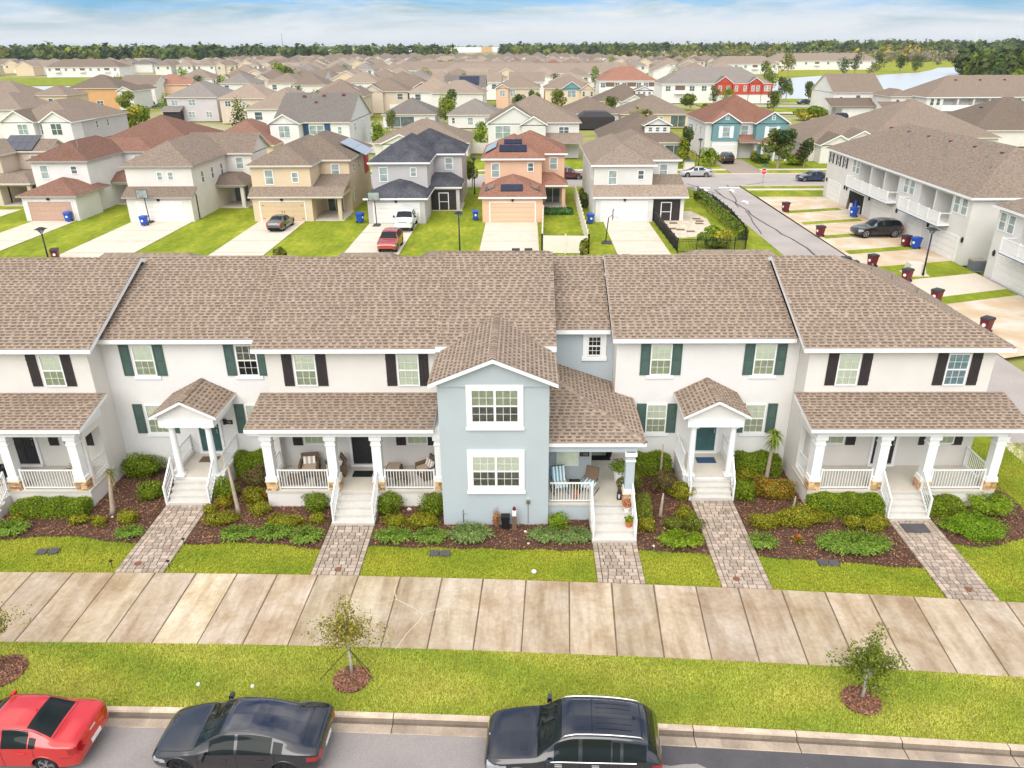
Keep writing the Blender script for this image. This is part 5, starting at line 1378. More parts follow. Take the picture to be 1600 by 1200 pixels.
potted('orange clay pot with a green plant on the blue porch steps', 4.12, 25.5, .33, .14, .24, 'clay', FRESH, .34, .22, 5); potted('flower pot with yellow and purple blossoms at the top of the blue porch steps', 4.1, 26.1, .645, .13, .22, 'white_plastic', [(.55, .35, .02), (.3, .05, .2), (.6, .2, .05)], .34, .24, 6)
potted('potted palm on the leftmost porch, behind the railing', -19.55, 28.5, .81, .16, .3, 'cushion', OLIVE + [(.3, .28, .06)], .75, .5, 7, 'palm'); potted('small pot plant on the railing side of the blue porch', 2.05, 26.75, .81, .09, .5, 'clay', OLIVE, .3, .24, 8)
T = Thing('lantern', 'black metal lantern on the blue porch floor by the steps', 'lantern', (3.85, 26.75, .81)); mb = MB(); mb.box(3.76, 3.94, 26.66, 26.84, .81, .84); mb2 = MB(); mb2.taper(3.77, 3.93, 26.67, 26.83, 1.10, 3.83, 3.87, 26.73, 26.77, 1.24)
for a in (3.775, 3.925):
    for b in (26.675, 26.825): mb.box(a - .01, a + .01, b - .01, b + .01, .84, 1.10)
T.part('frame', mb, 'black'); T.part('roof', mb2, 'black'); mb = MB(); mb.tube([(3.85, 26.75, .84), (3.85, 26.75, 1.0)], .035, 8); T.part('candle', mb, 'trim')
T = Thing('hanging_pot', 'dark planter standing by the blue porch door', 'planter', (3.78, 30.3, .81)); mb = MB(); mb.tube([(3.78, 30.3, .81), (3.78, 30.3, 1.15)], [.12, .17], 12); T.part('pot', mb, 'black')
T = Thing('round_chair', 'black round lounge chair on the leftmost porch at the photo edge', 'chair', (-22.6, 28.2, .81)); mb = MB(); mb.tube([(-22.6 + .42 * math.cos(a), 28.2 + .42 * math.sin(a), .85) for a in np.linspace(0, 6.28, 16)], .02, 6); T.part('base_ring', mb, 'black')
mb = MB(); mb.tube([(-22.6, 28.2, .95), (-22.6, 28.2, 1.2), (-22.6, 28.3, 1.5)], [.2, .45, .55], 14, cap=False); T.part('seat', mb, 'black')
for a in (0, 2.1, 4.2): mb = MB(); mb.bar((-22.6 + .4 * math.cos(a), 28.2 + .4 * math.sin(a), .85), (-22.6, 28.2, 1.0), .03); T.part('leg', mb, 'black')
# ------------------------------------------------------------------ cars
def pchip(xs, ys, q):
    xs, ys = np.asarray(xs, float), np.asarray(ys, float)
    h = np.diff(xs); d = np.diff(ys) / h
    m = np.zeros(len(xs)); m[0], m[-1] = d[0], d[-1]
    for i in range(1, len(xs) - 1):
        if d[i - 1] * d[i] > 0:
            w1, w2 = 2 * h[i] + h[i - 1], h[i] + 2 * h[i - 1]
            m[i] = (w1 + w2) / (w1 / d[i - 1] + w2 / d[i])
    k = np.clip(np.searchsorted(xs, q) - 1, 0, len(h) - 1)
    t = (q - xs[k]) / h[k]
    return ((1 + 2 * t) * (1 - t) ** 2) * ys[k] + t * (1 - t) ** 2 * h[k] * m[k] + t * t * (3 - 2 * t) * ys[k + 1] + t * t * (t - 1) * h[k] * m[k + 1]
PAINT = {}
def paint(key, col, rough=.22, metal=0.0):
    MAT[key] = M('paint_' + key, col, rough=rough, var=0.0, spec=.6, coat=1.0, metal=metal)
paint('p_black', (.008, .008, .011)); paint('p_red', (.52, .010, .008)); paint('p_white', (.75, .75, .74)); paint('p_orange', (.36, .045, .025), metal=.2); paint('p_gray', (.10, .105, .105), metal=.5)
paint('p_silver', (.52, .53, .54), rough=.3, metal=.5); paint('p_navy', (.01, .022, .07)); paint('p_maroon', (.09, .012, .02)); paint('p_green', (.03, .07, .07))
MAT['rim'] = M('alloy_rim', (.62, .62, .63), rough=.28, metal=.9, var=0); MAT['rim_dark'] = M('dark_rim', (.05, .05, .055), rough=.35, metal=.6, var=0)
MAT['lamp_red'] = M('tail_lamp', (.32, .006, .008), rough=.12, coat=1, var=0); MAT['lamp_clear'] = M('head_lamp', (.36, .38, .40), rough=.1, coat=1, var=.2, scale=12); MAT['amber'] = M('amber_lamp', (.8, .25, .02), rough=.15, var=0)
MAT['plate'] = M('plate', (.78, .79, .76), rough=.4, var=.05, scale=30); MAT['roof_glass'] = M('roof_glass', (.012, .010, .014), rough=.04, var=0, spec=1, coat=1); MAT['chrome'] = M('chrome', (.85, .85, .86), rough=.12, metal=1, var=0)
MAT['plast'] = M('dark_plastic', (.025, .025, .027), rough=.6, var=0)
SUV = [(0.00, .42, .60, .70, .60, .70, .55), (.06, .32, .68, .82, .78, .82, .66), (.25, .27, .76, .93, .88, .90, .74), (.60, .26, .84, 1.00, .92, .945, .80), (1.0, .26, .91, 1.06, .935, .955, .83), (1.38, .26, .97, 1.12, .94, .96, .84),
       (1.62, .26, 1.01, 1.30, .945, .96, .75), (2.02, .26, 1.04, 1.63, .95, .96, .67), (2.4, .26, 1.05, 1.735, .95, .96, .645), (3.1, .26, 1.07, 1.76, .95, .96, .64), (3.8, .26, 1.09, 1.72, .95, .955, .63), (4.25, .28, 1.10, 1.63, .94, .95, .61),
       (4.48, .32, 1.10, 1.38, .91, .93, .64), (4.60, .36, 1.06, 1.16, .87, .90, .68), (4.69, .42, .92, 1.0, .80, .84, .66), (4.72, .50, .78, .84, .70, .74, .6)]
EV = [(0.00, .34, .46, .54, .52, .62, .42), (.06, .24, .54, .64, .74, .76, .55), (.25, .20, .61, .74, .83, .85, .66), (.60, .19, .68, .83, .88, .905, .74), (1.0, .19, .75, .91, .90, .92, .79), (1.22, .19, .78, .95, .90, .925, .79),
      (1.45, .19, .82, 1.06, .905, .925, .71), (1.85, .19, .85, 1.29, .905, .925, .63), (2.25, .19, .87, 1.425, .905, .925, .585), (2.7, .19, .89, 1.44, .905, .925, .575), (3.2, .19, .90, 1.385, .905, .925, .575), (3.7, .19, .92, 1.245, .905, .925, .59),
      (4.1, .20, .93, 1.10, .90, .92, .63), (4.35, .23, .93, 1.03, .88, .90, .66), (4.55, .30, .90, .995, .84, .87, .66), (4.67, .36, .80, .88, .76, .80, .62), (4.71, .45, .66, .74, .66, .70, .55)]
SEDAN = [(0.00, .36, .50, .60, .52, .60, .42), (.06, .26, .58, .70, .72, .74, .55), (.25, .21, .66, .81, .80, .82, .66), (.60, .20, .74, .89, .835, .85, .72), (.95, .20, .80, .95, .845, .86, .75), (1.15, .20, .84, .99, .85, .865, .75),
         (1.38, .20, .87, 1.12, .85, .865, .67), (1.75, .20, .89, 1.34, .85, .865, .60), (2.1, .20, .90, 1.445, .85, .865, .57), (2.6, .20, .92, 1.465, .85, .865, .56), (3.05, .20, .93, 1.41, .85, .865, .56), (3.45, .20, .95, 1.25, .85, .865, .60),
         (3.8, .20, .97, 1.09, .845, .86, .66), (4.1, .24, .96, 1.06, .82, .84, .68), (4.28, .30, .90, 1.02, .78, .80, .66), (4.36, .38, .76, .86, .70, .73, .6), (4.40, .46, .64, .72, .62, .65, .5)]
TRUCK = [(0.00, .50, .85, .98, .72, .80, .70), (.06, .42, .92, 1.08, .88, .92, .80), (.3, .40, .98, 1.18, .96, .98, .85), (.8, .40, 1.02, 1.22, .98, 1.0, .88), (1.35, .40, 1.08, 1.27, .98, 1.0, .88), (1.6, .40, 1.12, 1.42, .98, 1.0, .82),
         (2.05, .40, 1.16, 1.80, .98, 1.0, .74), (2.4, .40, 1.18, 1.90, .98, 1.0, .72), (3.3, .40, 1.18, 1.91, .98, 1.0, .72), (3.75, .40, 1.18, 1.87, .98, 1.0, .72), (3.86, .40, 1.16, 1.34, .98, 1.0, .84), (3.95, .40, 1.14, 1.20, .98, 1.0, .92),
         (5.6, .40, 1.14, 1.20, .98, 1.0, .92), (5.75, .46, 1.1, 1.17, .96, .98, .9), (5.8, .6, 1.0, 1.1, .9, .95, .85)]
VK = [0, .14, .30, .44, .60, .74, .86, 1.0]     # where the eight section points sit
def section(st):
    x, zb, zs, zt, ws, wb, wt = st
    g = max(zt - zs, .05)
    ys = [ws * .93, ws, (ws + wb) / 2 + .012, wb, wt + (wb - wt) * .42, wt + .012, wt * .62, 0]
    zz = [zb, zb + .10, zb + (zs - zb) * .55, zs, zs + g * .58, zt - min(.06, g * .25), zt - min(.02, g * .1), zt]
    return ys, zz
def car_mesh(L, st, nx, nv, must=()):
    X = np.array([s[0] for s in st]) * (L / st[-1][0])
    xs = np.unique(np.round(np.concatenate([np.linspace(0, L, nx), np.array(must), [.02, .04]]), 4)); xs = xs[(xs >= 0) & (xs <= L)]
    S = [section(s) for s in st]
    Yk = np.array([s[0] for s in S]); Zk = np.array([s[1] for s in S])
    Yi = np.stack([pchip(X, Yk[:, k], xs) for k in range(8)], 1); Zi = np.stack([pchip(X, Zk[:, k], xs) for k in range(8)], 1)
    v = np.unique(np.round(np.concatenate([np.linspace(0, 1, nv), VK, [.40, .47, .70, .78]]), 4))
    Y = np.stack([pchip(VK, Yi[i], v) for i in range(len(xs))]); Z = np.stack([pchip(VK, Zi[i], v) for i in range(len(xs))])
    return xs, v, Y, Z
def build_car(name, label, cat, st, L, body, loc, rz, group, glass, lamps, wheels, nx=70, nv=22, rim='rim', extras=None, roofkey=None, wr=.345, must=()):
    T = Thing(name, label, cat, (0, 0, 0), group)
    xs, v, Y, Z = car_mesh(L, st, nx, nv, list(must) + [a for g_ in glass for a in g_[1:3]])
    h = L / 2
    side_y = lambda x, vv: np.interp(vv, v, [np.interp(x, xs, Y[:, k]) for k in range(len(v))])
    side_z = lambda x, vv: np.interp(vv, v, [np.interp(x, xs, Z[:, k]) for k in range(len(v))])
    parts = {'body': MB()}
    for i in range(len(xs) - 1):
        xm = (xs[i] + xs[i + 1]) / 2
        for k in range(len(v) - 1):
            vm = (v[k] + v[k + 1]) / 2
            ym, zm = (Y[i, k] + Y[i + 1, k + 1]) / 2, (Z[i, k] + Z[i + 1, k + 1]) / 2
            if any((xm - wx) ** 2 + (zm - wr) ** 2 < (wr + .055) ** 2 for wx in wheels) and vm < .45: continue
            nm = 'body'
            for g_ in glass:
                if g_[1] < xm < g_[2] and g_[3] < vm < g_[4]: nm = g_[0]; break
            else:
                for q in lamps:
                    if q[1] < xm < q[2] and q[3] < zm < q[4] and q[5] < ym < q[6]: nm = q[0]; break
            a, b, c, d = [(xs[p] - h, Y[p, q_], Z[p, q_]) for p, q_ in ((i, k), (i + 1, k), (i + 1, k + 1), (i, k + 1))]
            if nm in ('side_window', 'headlight', 'tail_lamp', 'indicator', 'lower_trim'):
                mb2 = parts.setdefault((nm, round(g_[1], 2) if nm == 'side_window' else 0, 'far'), MB()); mb = parts.setdefault((nm, round(g_[1], 2) if nm == 'side_window' else 0, 'near'), MB())
            else: mb = mb2 = parts.setdefault(nm, MB())
            mb.face([a, d, c, b][::-1]); mb2.face([(p[0], -p[1], p[2]) for p in (a, d, c, b)])
    for e, f in ((0, 1), (len(xs) - 1, -1)):
        ring = [(xs[e] - h, Y[e, k], Z[e, k]) for k in range(len(v))] + [(xs[e] - h, -Y[e, k], Z[e, k]) for k in range(len(v) - 2, -1, -1)]
        parts['body'].face(ring[::f])
    def weld(mb):
        P = {}; V = []; F = []
        for f in mb.f:
            q = []
            for i in f:
                k = tuple(round(c, 4) for c in mb.v[i])
                if k not in P: P[k] = len(V); V.append(mb.v[i])
                if not q or q[-1] != P[k]: q.append(P[k])
            if len(q) > 1 and q[0] == q[-1]: q.pop()
            if len(set(q)) == len(q) and len(q) > 2: F.append(tuple(q))
        mb.v, mb.f, mb.m, mb.c = V, F, [0] * len(F), [None] * len(F)
    mats = {'body': body, 'windshield': 'car_glass', 'rear_window': 'car_glass', 'side_window': 'car_glass', 'glass_roof': 'roof_glass', 'tail_lamp': 'lamp_red', 'headlight': 'lamp_clear', 'indicator': 'amber', 'grille': 'plast', 'lower_trim': 'plast', 'bumper_insert': 'plast', 'black_roof': 'plast'}
    for nm, mb in parts.items():
        if not mb.f: continue
        weld(mb)
        nm = nm if isinstance(nm, str) else nm[0]
        o = T.part(nm, mb, mats[nm], smooth=True)
    # wheels
    k = ('wheel', round(wr, 3), rim)
    if k not in CACHE:
        mb = MB(); n = 28
        prof = [(-.10, wr - .10), (-.115, wr - .03), (-.08, wr), (.08, wr), (.115, wr - .03), (.10, wr - .10)]
        for q in range(n):
            a0, a1 = 2 * math.pi * q / n, 2 * math.pi * (q + 1) / n
            for (y0, r0), (y1, r1) in zip(prof[:-1], prof[1:]):
                mb.face([(r0 * math.cos(a0), y0, r0 * math.sin(a0)), (r0 * math.cos(a1), y0, r0 * math.sin(a1)), (r1 * math.cos(a1), y1, r1 * math.sin(a1)), (r1 * math.cos(a0), y1, r1 * math.sin(a0))][::-1])
        CACHE[k] = (mb.mesh('tyre', 'rubber', smooth=True),)
        rb = MB(); rr = wr - .085
        rb.tube([(0, -.06, 0), (0, .06, 0)], rr * .98, n, m=1)
        for q in range(n):
            a0, a1 = 2 * math.pi * q / n, 2 * math.pi * (q + 1) / n
            for s in (-1, 1):
                f = [(rr * 1.0 * math.cos(a0), s * .095, rr * math.sin(a0)), (rr * math.cos(a1), s * .095, rr * math.sin(a1)), (rr * .86 * math.cos(a1), s * .085, rr * .86 * math.sin(a1)), (rr * .86 * math.cos(a0), s * .085, rr * .86 * math.sin(a0))]
                rb.face(f if s < 0 else f[::-1])
        for q in range(5):
            a = q * 2 * math.pi / 5
            for s in (-1, 1):
                for da in (-.16, .16):
                    rb.bar((.03 * math.cos(a), s * .082, .03 * math.sin(a)), (rr * .92 * math.cos(a + da), s * .086, rr * .92 * math.sin(a + da)), .035, .02)
        rb.tube([(0, -.10, 0), (0, .10, 0)], .045, 10)
        CACHE[k] = (CACHE[k][0], rb.mesh('rim', [rim, 'plast']))
    ty, rm = CACHE[k]
    for wx in wheels:
        yy = float(side_y(wx, .12)) - .115
        for s in (-1, 1):
            wo = link('wheel', ty, T.o, (wx - h, s * yy, wr)); link('rim', rm, wo)
        if nx > 60:
            lin_ = MB()
            for s in (-1, 1):
                pts = [(wx - h + (wr + .06) * math.cos(a), s * (float(side_y(wx + (wr + .06) * math.cos(a), np.interp(wr + (wr + .06) * math.sin(a), [float(side_z(wx, .0)), float(side_z(wx, .44))], [0, .44]))) - .004), wr + (wr + .06) * math.sin(a)) for a in np.linspace(-.12, math.pi + .12, 26)]
                lin_.tube(pts, .022, 6)
            T.part('wheel_arch_lip', lin_, body if body != 'p_red' else body, smooth=True)
        wl_ = MB()
        for s in (-1, 1):
            wl_.tube([(wx - h, s * (yy - .13), wr), (wx - h, s * (yy + .03), wr)], wr + .07, 24, cap=False)
            wl_.face([(wx - h + (wr + .07) * math.cos(a), s * (yy - .13), wr + (wr + .07) * math.sin(a)) for a in np.linspace(0, 6.2, 24)])
        T.part('wheel_well', wl_, 'rubber')
    if extras: extras(T, xs, v, Y, Z, side_y, side_z, h)
    ub = MB(); ub.box(-h + .25, h - .25, -.7, .7, st[3][1] - .02, st[3][1] + .12); T.part('underbody', ub, 'rubber')
    T.o.location = loc; T.o.rotation_euler = (0, 0, rz)
    return T
def seam(mb, side_y, side_z, h, x, v0, v1, s, n=10, r=.006):
    mb.tube([(x - h, s * (float(side_y(x, t)) + .0015), float(side_z(x, t))) for t in np.linspace(v0, v1, n)], r, 4)
def handle_(T, side_y, side_z, h, x, vv, mat, l=.19):
    for s in (-1, 1):
        y, z = float(side_y(x, vv)), float(side_z(x, vv)); mb = MB(); mb.obox((x - h, s * (y + .022), z), (l, .03, .035)); T.part('door_handle', mb, mat)
def mirrors(T, side_y, side_z, h, x, vv, body, sz=1.0):
    for s in (-1, 1):
        y, z = float(side_y(x, vv)), float(side_z(x, vv)); mb = MB()
        mb.taper(x - h - .09 * sz, x - h + .07 * sz, s * (y + .14) - .10, s * (y + .14) + .10, z + .01, x - h - .06 * sz, x - h + .06 * sz, s * (y + .14) - .09, s * (y + .14) + .09, z + .17 * sz); mb.bar((x - h, s * y * .97, z + .03), (x - h, s * (y + .08), z + .06), .04)
        T.part('wing_mirror', mb, body)
def hood_seam(T, xs, sy, sz, h):
    mb = MB()
    for s in (-1, 1):
        mb.tube([(x - h, s * (float(sy(x, .72)) + .0), float(sz(x, .72)) + .002) for x in np.linspace(.22, 1.3, 12)], .006, 4)
        mb.tube([(x - h, s * (float(sy(x, .30)) + .002), float(sz(x, .30))) for x in np.linspace(h * 2 - .5, h * 2 - .2, 6)], .006, 4)
    T.part('hood_seam', mb, 'rubber')
def suv_extras(T, xs, v, Y, Z, sy, sz, h):
    mb = MB()
    for s in (-1, 1):
        for x in (1.55, 2.55, 3.52): seam(mb, sy, sz, h, x, .10, .44, s)
        mb.tube([(x - h, s * (float(sy(x, .13)) + .001), float(sz(x, .13))) for x in np.linspace(1.55, 3.2, 12)], .006, 4)
    T.part('door_seams', mb, 'rubber'); hood_seam(T, xs, sy, sz, h)
    for s in (-1, 1):
        mb = MB(); mb.tube([(x - h, s * (float(sy(x, .455)) + .004), float(sz(x, .455))) for x in np.linspace(1.72, 4.0, 20)], .012, 5); T.part('window_trim', mb, 'chrome')
        mb = MB(); mb.tube([(x - h, s * (float(sy(x, .74)) - .02), float(sz(x, .74)) + (.055 if 2.15 < x < 4.1 else .0)) for x in (2.02, 2.16, 2.4, 2.8, 3.2, 3.6, 3.95, 4.09, 4.2)], .022, 6); T.part('roof_rail', mb, 'chrome', smooth=True)
        mb = MB()
        for i in range(5): mb.obox((.98 - h + .045 * i, s * .52, float(np.interp(.98 + .045 * i, xs, Z[:, -1])) - .022), (.022, .17, .03), ry=R(-9))
        T.part('hood_vent', mb, 'plast')
    for x in (1.98, 2.95): handle_(T, sy, sz, h, x, .40, 'chrome')
    handle_  and mirrors(T, sy, sz, h, 1.72, .455, 'p_black', .95)
    mb = MB()
    for y in (-.42, -.25, -.08, .08, .25, .42): mb.tube([(x - h, y, float(np.interp(x, xs, Z[:, -1])) - .001 - .012 * abs(y)) for x in (2.95, 3.4, 3.9)], .006, 4)
    mb.tube([(2.85 - h, y, float(np.interp(2.85, xs, Z[:, -1])) - .012 * abs(y)) for y in (-.58, 0, .58)], .007, 4); mb.tube([(4.15 - h, y, float(np.interp(4.15, xs, Z[:, -1])) - .012 * abs(y)) for y in (-.56, 0, .56)], .008, 4)
    T.part('roof_grooves', mb, 'rubber')
    mb = MB(); mb.taper(3.92 - h, 4.02 - h, -.035, .035, 1.71, 3.98 - h, 4.03 - h, -.012, .012, 1.78); T.part('antenna_fin', mb, 'p_black')
    mb = MB(); mb.obox((h + .005, 0, .70), (.02, .50, .13)); T.part('license_plate', mb, 'plate')
    mb = MB(); mb.obox((-h + .10, 0, .86), (.03, .06, .06)); T.part('hood_badge', mb, 'chrome')
    for s in (-1, 1):
        mb = MB(); mb.tube([(1.40 - h, s * .1, 1.135), (1.46 - h, s * .62, 1.17)], .012, 5); T.part('wiper', mb, 'rubber')
SUVG = [('windshield', 1.42, 2.06, .745, 1.01), ('side_window', 1.86, 2.50, .455, .70), ('side_window', 2.60, 3.34, .455, .70), ('side_window', 3.38, 3.58, .455, .66), ('side_window', 3.66, 4.26, .47, .68), ('rear_window', 4.30, 4.56, .62, 1.01)]
SUVL = [('headlight', .10, .62, .62, .80, .66, 1.1), ('indicator', .50, .66, .62, .74, .80, 1.1), ('grille', 0, .07, .50, .70, -1, .42), ('tail_lamp', 4.42, 4.75, .80, 1.06, .72, 1.1), ('lower_trim', 0, 5, 0, .33, 0, 2)]
CARG = 'cars parked along the street kerb'
build_car('black_suv', 'black sport utility vehicle with silver roof rails parked at the kerb', 'car', SUV, 4.74, 'p_black', (1.27, 14.95, -.13), R(-2.9), CARG, SUVG, SUVL, (.92, 3.82), 110, 34, extras=suv_extras, wr=.37, must=(.50, .62))
EVG = [('windshield', 1.28, 1.98, .75, 1.01), ('glass_roof', 2.06, 3.10, .75, 1.01), ('glass_roof', 3.12, 4.12, .75, 1.01), ('side_window', 1.72, 2.42, .455, .70), ('side_window', 2.50, 3.42, .455, .70), ('side_window', 3.46, 3.72, .47, .64)]
EVL = [('headlight', .12, .46, .50, .62, .62, 1), ('tail_lamp', 4.34, 4.75, .70, .84, .55, 1), ('lower_trim', 0, 5, 0, .25, 0, 2)]
def ev_extras(T, xs, v, Y, Z, sy, sz, h):
    mb = MB()
    for s in (-1, 1):
        for x in (1.38, 2.46, 3.50): seam(mb, sy, sz, h, x, .10, .44, s)
    mb.tube([(4.2 - h, y, float(np.interp(4.2, xs, Z[:, -1])) - .02 * abs(y)) for y in (-.6, 0, .6)], .006, 4)
    T.part('door_seams', mb, 'rubber'); hood_seam(T, xs, sy, sz, h)
    for s in (-1, 1):
        mb = MB(); mb.tube([(x - h, s * (float(sy(x, .72)) + .003), float(sz(x, .72))) for x in np.linspace(1.6, 3.9, 20)], .010, 5); T.part('window_trim', mb, 'rim_dark')
    for x in (2.1, 3.12): handle_(T, sy, sz, h, x, .37, 'p_black', .2)
    mirrors(T, sy, sz, h, 1.62, .45, 'p_black', .8)
    mb = MB(); mb.obox((h - .005, 0, .62), (.02, .50, .13)); T.part('license_plate', mb, 'plate')
    mb = MB(); mb.obox((4.50 - h, 0, 1.0), (.10, 1.2, .02), ry=R(-4)); T.part('trunk_spoiler', mb, 'p_black')
build_car('electric_sedan', 'glossy black electric sedan with a glass roof parked between the red car and the suv', 'car', EV, 4.70, 'p_black', (-7.83, 15.26, -.13), R(-1.8), CARG, EVG, EVL, (.86, 3.74), 110, 34, 'rim_dark', ev_extras, wr=.335)
REDG = [('windshield', 1.18, 1.84, .75, 1.01), ('side_window', 1.62, 2.26, .455, .70), ('side_window', 2.34, 3.06, .455, .70), ('side_window', 3.09, 3.28, .46, .60), ('rear_window', 2.98, 3.62, .75, 1.01)]
REDL = [('headlight', .10, .55, .58, .72, .58, 1), ('tail_lamp', 4.10, 4.5, .72, .93, .50, 1), ('lower_trim', 0, 5, 0, .26, 0, 2), ('bumper_insert', 4.3, 4.5, .3, .50, -1, .5)]
def red_extras(T, xs, v, Y, Z, sy, sz, h):
    mb = MB()
    for s in (-1, 1):
        for x in (1.30, 2.30, 3.2): seam(mb, sy, sz, h, x, .10, .44, s)
    mb.tube([(3.68 - h, y, float(np.interp(3.68, xs, Z[:, -1])) - .025 * abs(y)) for y in (-.62, 0, .62)], .006, 4)
    T.part('door_seams', mb, 'rubber'); hood_seam(T, xs, sy, sz, h)
    for s in (-1, 1):
        mb = MB(); mb.tube([(x - h, s * (float(sy(x, .72)) + .003), float(sz(x, .72))) for x in np.linspace(1.5, 3.4, 20)], .010, 5); T.part('window_trim', mb, 'plast')
    for x in (1.95, 2.9): handle_(T, sy, sz, h, x, .39, 'p_red')
    mirrors(T, sy, sz, h, 1.5, .45, 'p_red', .75)
    mb = MB(); mb.obox((h + .002, 0, .58), (.02, .46, .13)); T.part('license_plate', mb, 'plate')
    mb = MB(); mb.obox((h - .055, 0, .88), (.05, .26, .03)); T.part('trunk_badge', mb, 'chrome')
    mb = MB(); mb.taper(2.86 - h, 2.94 - h, -.03, .03, 1.42, 2.90 - h, 2.94 - h, -.01, .01, 1.49); T.part('antenna_fin', mb, 'p_red')
build_car('red_sedan', 'bright red small sedan parked at the left edge, its front cut off', 'car', SEDAN, 4.40, 'p_red', (-14.22, 15.34, -.13), R(-1.2), CARG, REDG, REDL, (.82, 3.40), 110, 34, 'rim', red_extras, wr=.315)
# cars parked further back: lighter builds with the same parts
def small(name, label, st, L, body, loc, rz, glass, lamps, wheels, wr, group='parked cars behind the row', **k):
    return build_car(name, label, 'car', st, L, body, loc, rz, group, glass, lamps, wheels, 40, 16, wr=wr, **k)
TRG = [('windshield', 1.42, 2.06, .745, 1.01), ('side_window', 1.9, 2.6, .455, .70), ('side_window', 2.7, 3.5, .455, .70), ('rear_window', 3.72, 3.86, .6, 1.01)]
TRL = [('grille', 0, .10, .72, 1.05, -1, .55), ('headlight', 0, .4, .85, 1.02, .6, 1.2), ('tail_lamp', 5.5, 5.9, .8, 1.1, .75, 1.2)]
def bed_extra(T, xs, v, Y, Z, sy, sz, h):
    mb = MB(); mb.box(4.0 - h, 5.66 - h, -.80, .80, 1.215, 1.225); T.part('bed_cover', mb, 'plast'); mirrors(T, sy, sz, h, 1.75, .47, 'plast', 1.2)
small('pickup_truck', 'white pickup truck facing the camera on the driveway of the dark roofed house', TRUCK, 5.8, 'p_white', (-12.85, 81.9, .06), R(90), TRG, TRL, (.95, 4.6), .40, extras=bed_extra)
small('red_crossover', 'orange red crossover parked in front of the white pickup truck', SUV, 4.2, 'p_orange', (-13.05, 72.4, .06), R(88), [(a, b * .89, c * .89, d, e) for a, b, c, d, e in SUVG], [('grille', 0, .10, .35, .62, -1, .6), ('headlight', .02, .45, .62, .78, .5, 1.2), ('tail_lamp', 3.8, 4.3, .8, 1.1, .6, 1.2)], (.80, 3.4), .35)
small('grey_sedan', 'dark grey sedan with its tail to the camera on a driveway before the cream house', SEDAN, 4.6, 'p_gray', (-26.3, 81.4, .06), R(-93), [(a, b * 1.04, c * 1.04, d, e) for a, b, c, d, e in REDG], [('tail_lamp', 4.25, 4.7, .72, .98, .45, 1), ('headlight', .1, .5, .55, .75, .5, 1)], (.86, 3.56), .33)
small('black_suv', 'black suv on a driveway in front of the rear townhouse garages', SUV, 4.85, 'p_black', (35.6, 76.9, .07), R(4), [(a, b * 1.03, c * 1.03, d, e) for a, b, c, d, e in SUVG], SUVL, (.95, 3.9), .39)
small('silver_sedan', 'silver sedan parked on the cross street before the teal gabled house', SEDAN, 4.7, 'p_silver', (25.3, 115.4, 0), 0, [(a, b * 1.06, c * 1.06, d, e) for a, b, c, d, e in REDG], REDL, (.88, 3.6), .33)
small('blue_sedan', 'dark blue sedan parked on the cross street beside the rear townhouse row', SEDAN, 4.7, 'p_navy', (41.0, 111.0, 0), 0, [(a, b * 1.06, c * 1.06, d, e) for a, b, c, d, e in REDG], REDL, (.88, 3.6), .33)
small('black_crossover', 'black crossover on the driveway of the teal gabled house', SUV, 4.6, 'p_black', (33.0, 129.5, .06), R(-90), SUVG, SUVL, (.9, 3.72), .36)
small('maroon_suv', 'dark maroon suv parked between the peach house and the pale house', SUV, 4.6, 'p_maroon', (6.3, 113.6, 0), R(180), SUVG, SUVL, (.9, 3.72), .36)
small('dark_suv', 'dark blue suv parked behind the rear townhouse roofs by the white garage', SUV, 4.8, 'p_navy', (80.0, 205.5, 0), R(10), SUVG, SUVL, (.92, 3.85), .38)
small('green_sedan', 'dark green car parked beside the orange house', SEDAN, 4.6, 'p_green', (-117.0, 257, 0), R(20), REDG, REDL, (.86, 3.5), .33)
small('dark_crossover', 'dark crossover under the tree beside the orange house', SUV, 4.6, 'p_black', (-123.5, 263, 0), R(60), SUVG, SUVL, (.9, 3.7), .36)
small('blue_hatchback', 'small blue car on the lakeside street behind the red trimmed townhouses', SEDAN, 4.3, 'p_navy', (90.0, 262, 0), R(10), REDG, REDL, (.84, 3.3), .32)
# ------------------------------------------------------------------ the ground behind the row
def rect(name, x0, x1, y0, y1, z, mat, mb=None):
    mb = MB(); mb.face([(x0, y0, z), (x1, y0, z), (x1, y1, z), (x0, y1, z)]); structure(name, mb, mat)
rect('back_lawn', -130, 24.2, 62, 106, -0.02, 'lawn_back'); rect('rear_alley', -130, 31, 51, 66.5, 0.0, 'asphalt_pale')
rect('rear_yard', -40, 23.8, 33, 51, -.02, 'lawn_back')
rect('alley_edge_strip', 23.3, 23.9, 30, 62, .010, 'drive')
mb = MB(); mb.face([(23.9, 30, .004), (29.8, 30, .004), (29.4, 106.9, .004), (20.8, 106.9, .004), (22.6, 104, .004), (23.6, 100.5, .004), (24.0, 95, .004)]); structure('side_alley', mb, 'asphalt_pale')
mb = MB()
r_ = random.Random(4)
def wander(x0, y0, x1, y1, n, a, wd):
    pts = [(x0 + (x1 - x0) * i / n + r_.uniform(-a, a), y0 + (y1 - y0) * i / n) for i in range(n + 1)]
    for p, q in zip(pts[:-1], pts[1:]): mb.bar((p[0], p[1], .006), (q[0], q[1], .006), wd, .008)
wander(27.4, 60, 25.3, 104, 22, .25, .22); wander(25.3, 100, 22.8, 109, 6, .2, .2); wander(25.6, 92, 28, 108, 7, .2, .15); wander(24.2, 78, 26, 90, 6, .2, .14); wander(25.6, 104, 34, 110, 5, .2, .18)
structure('tar_seams', mb, 'damp')
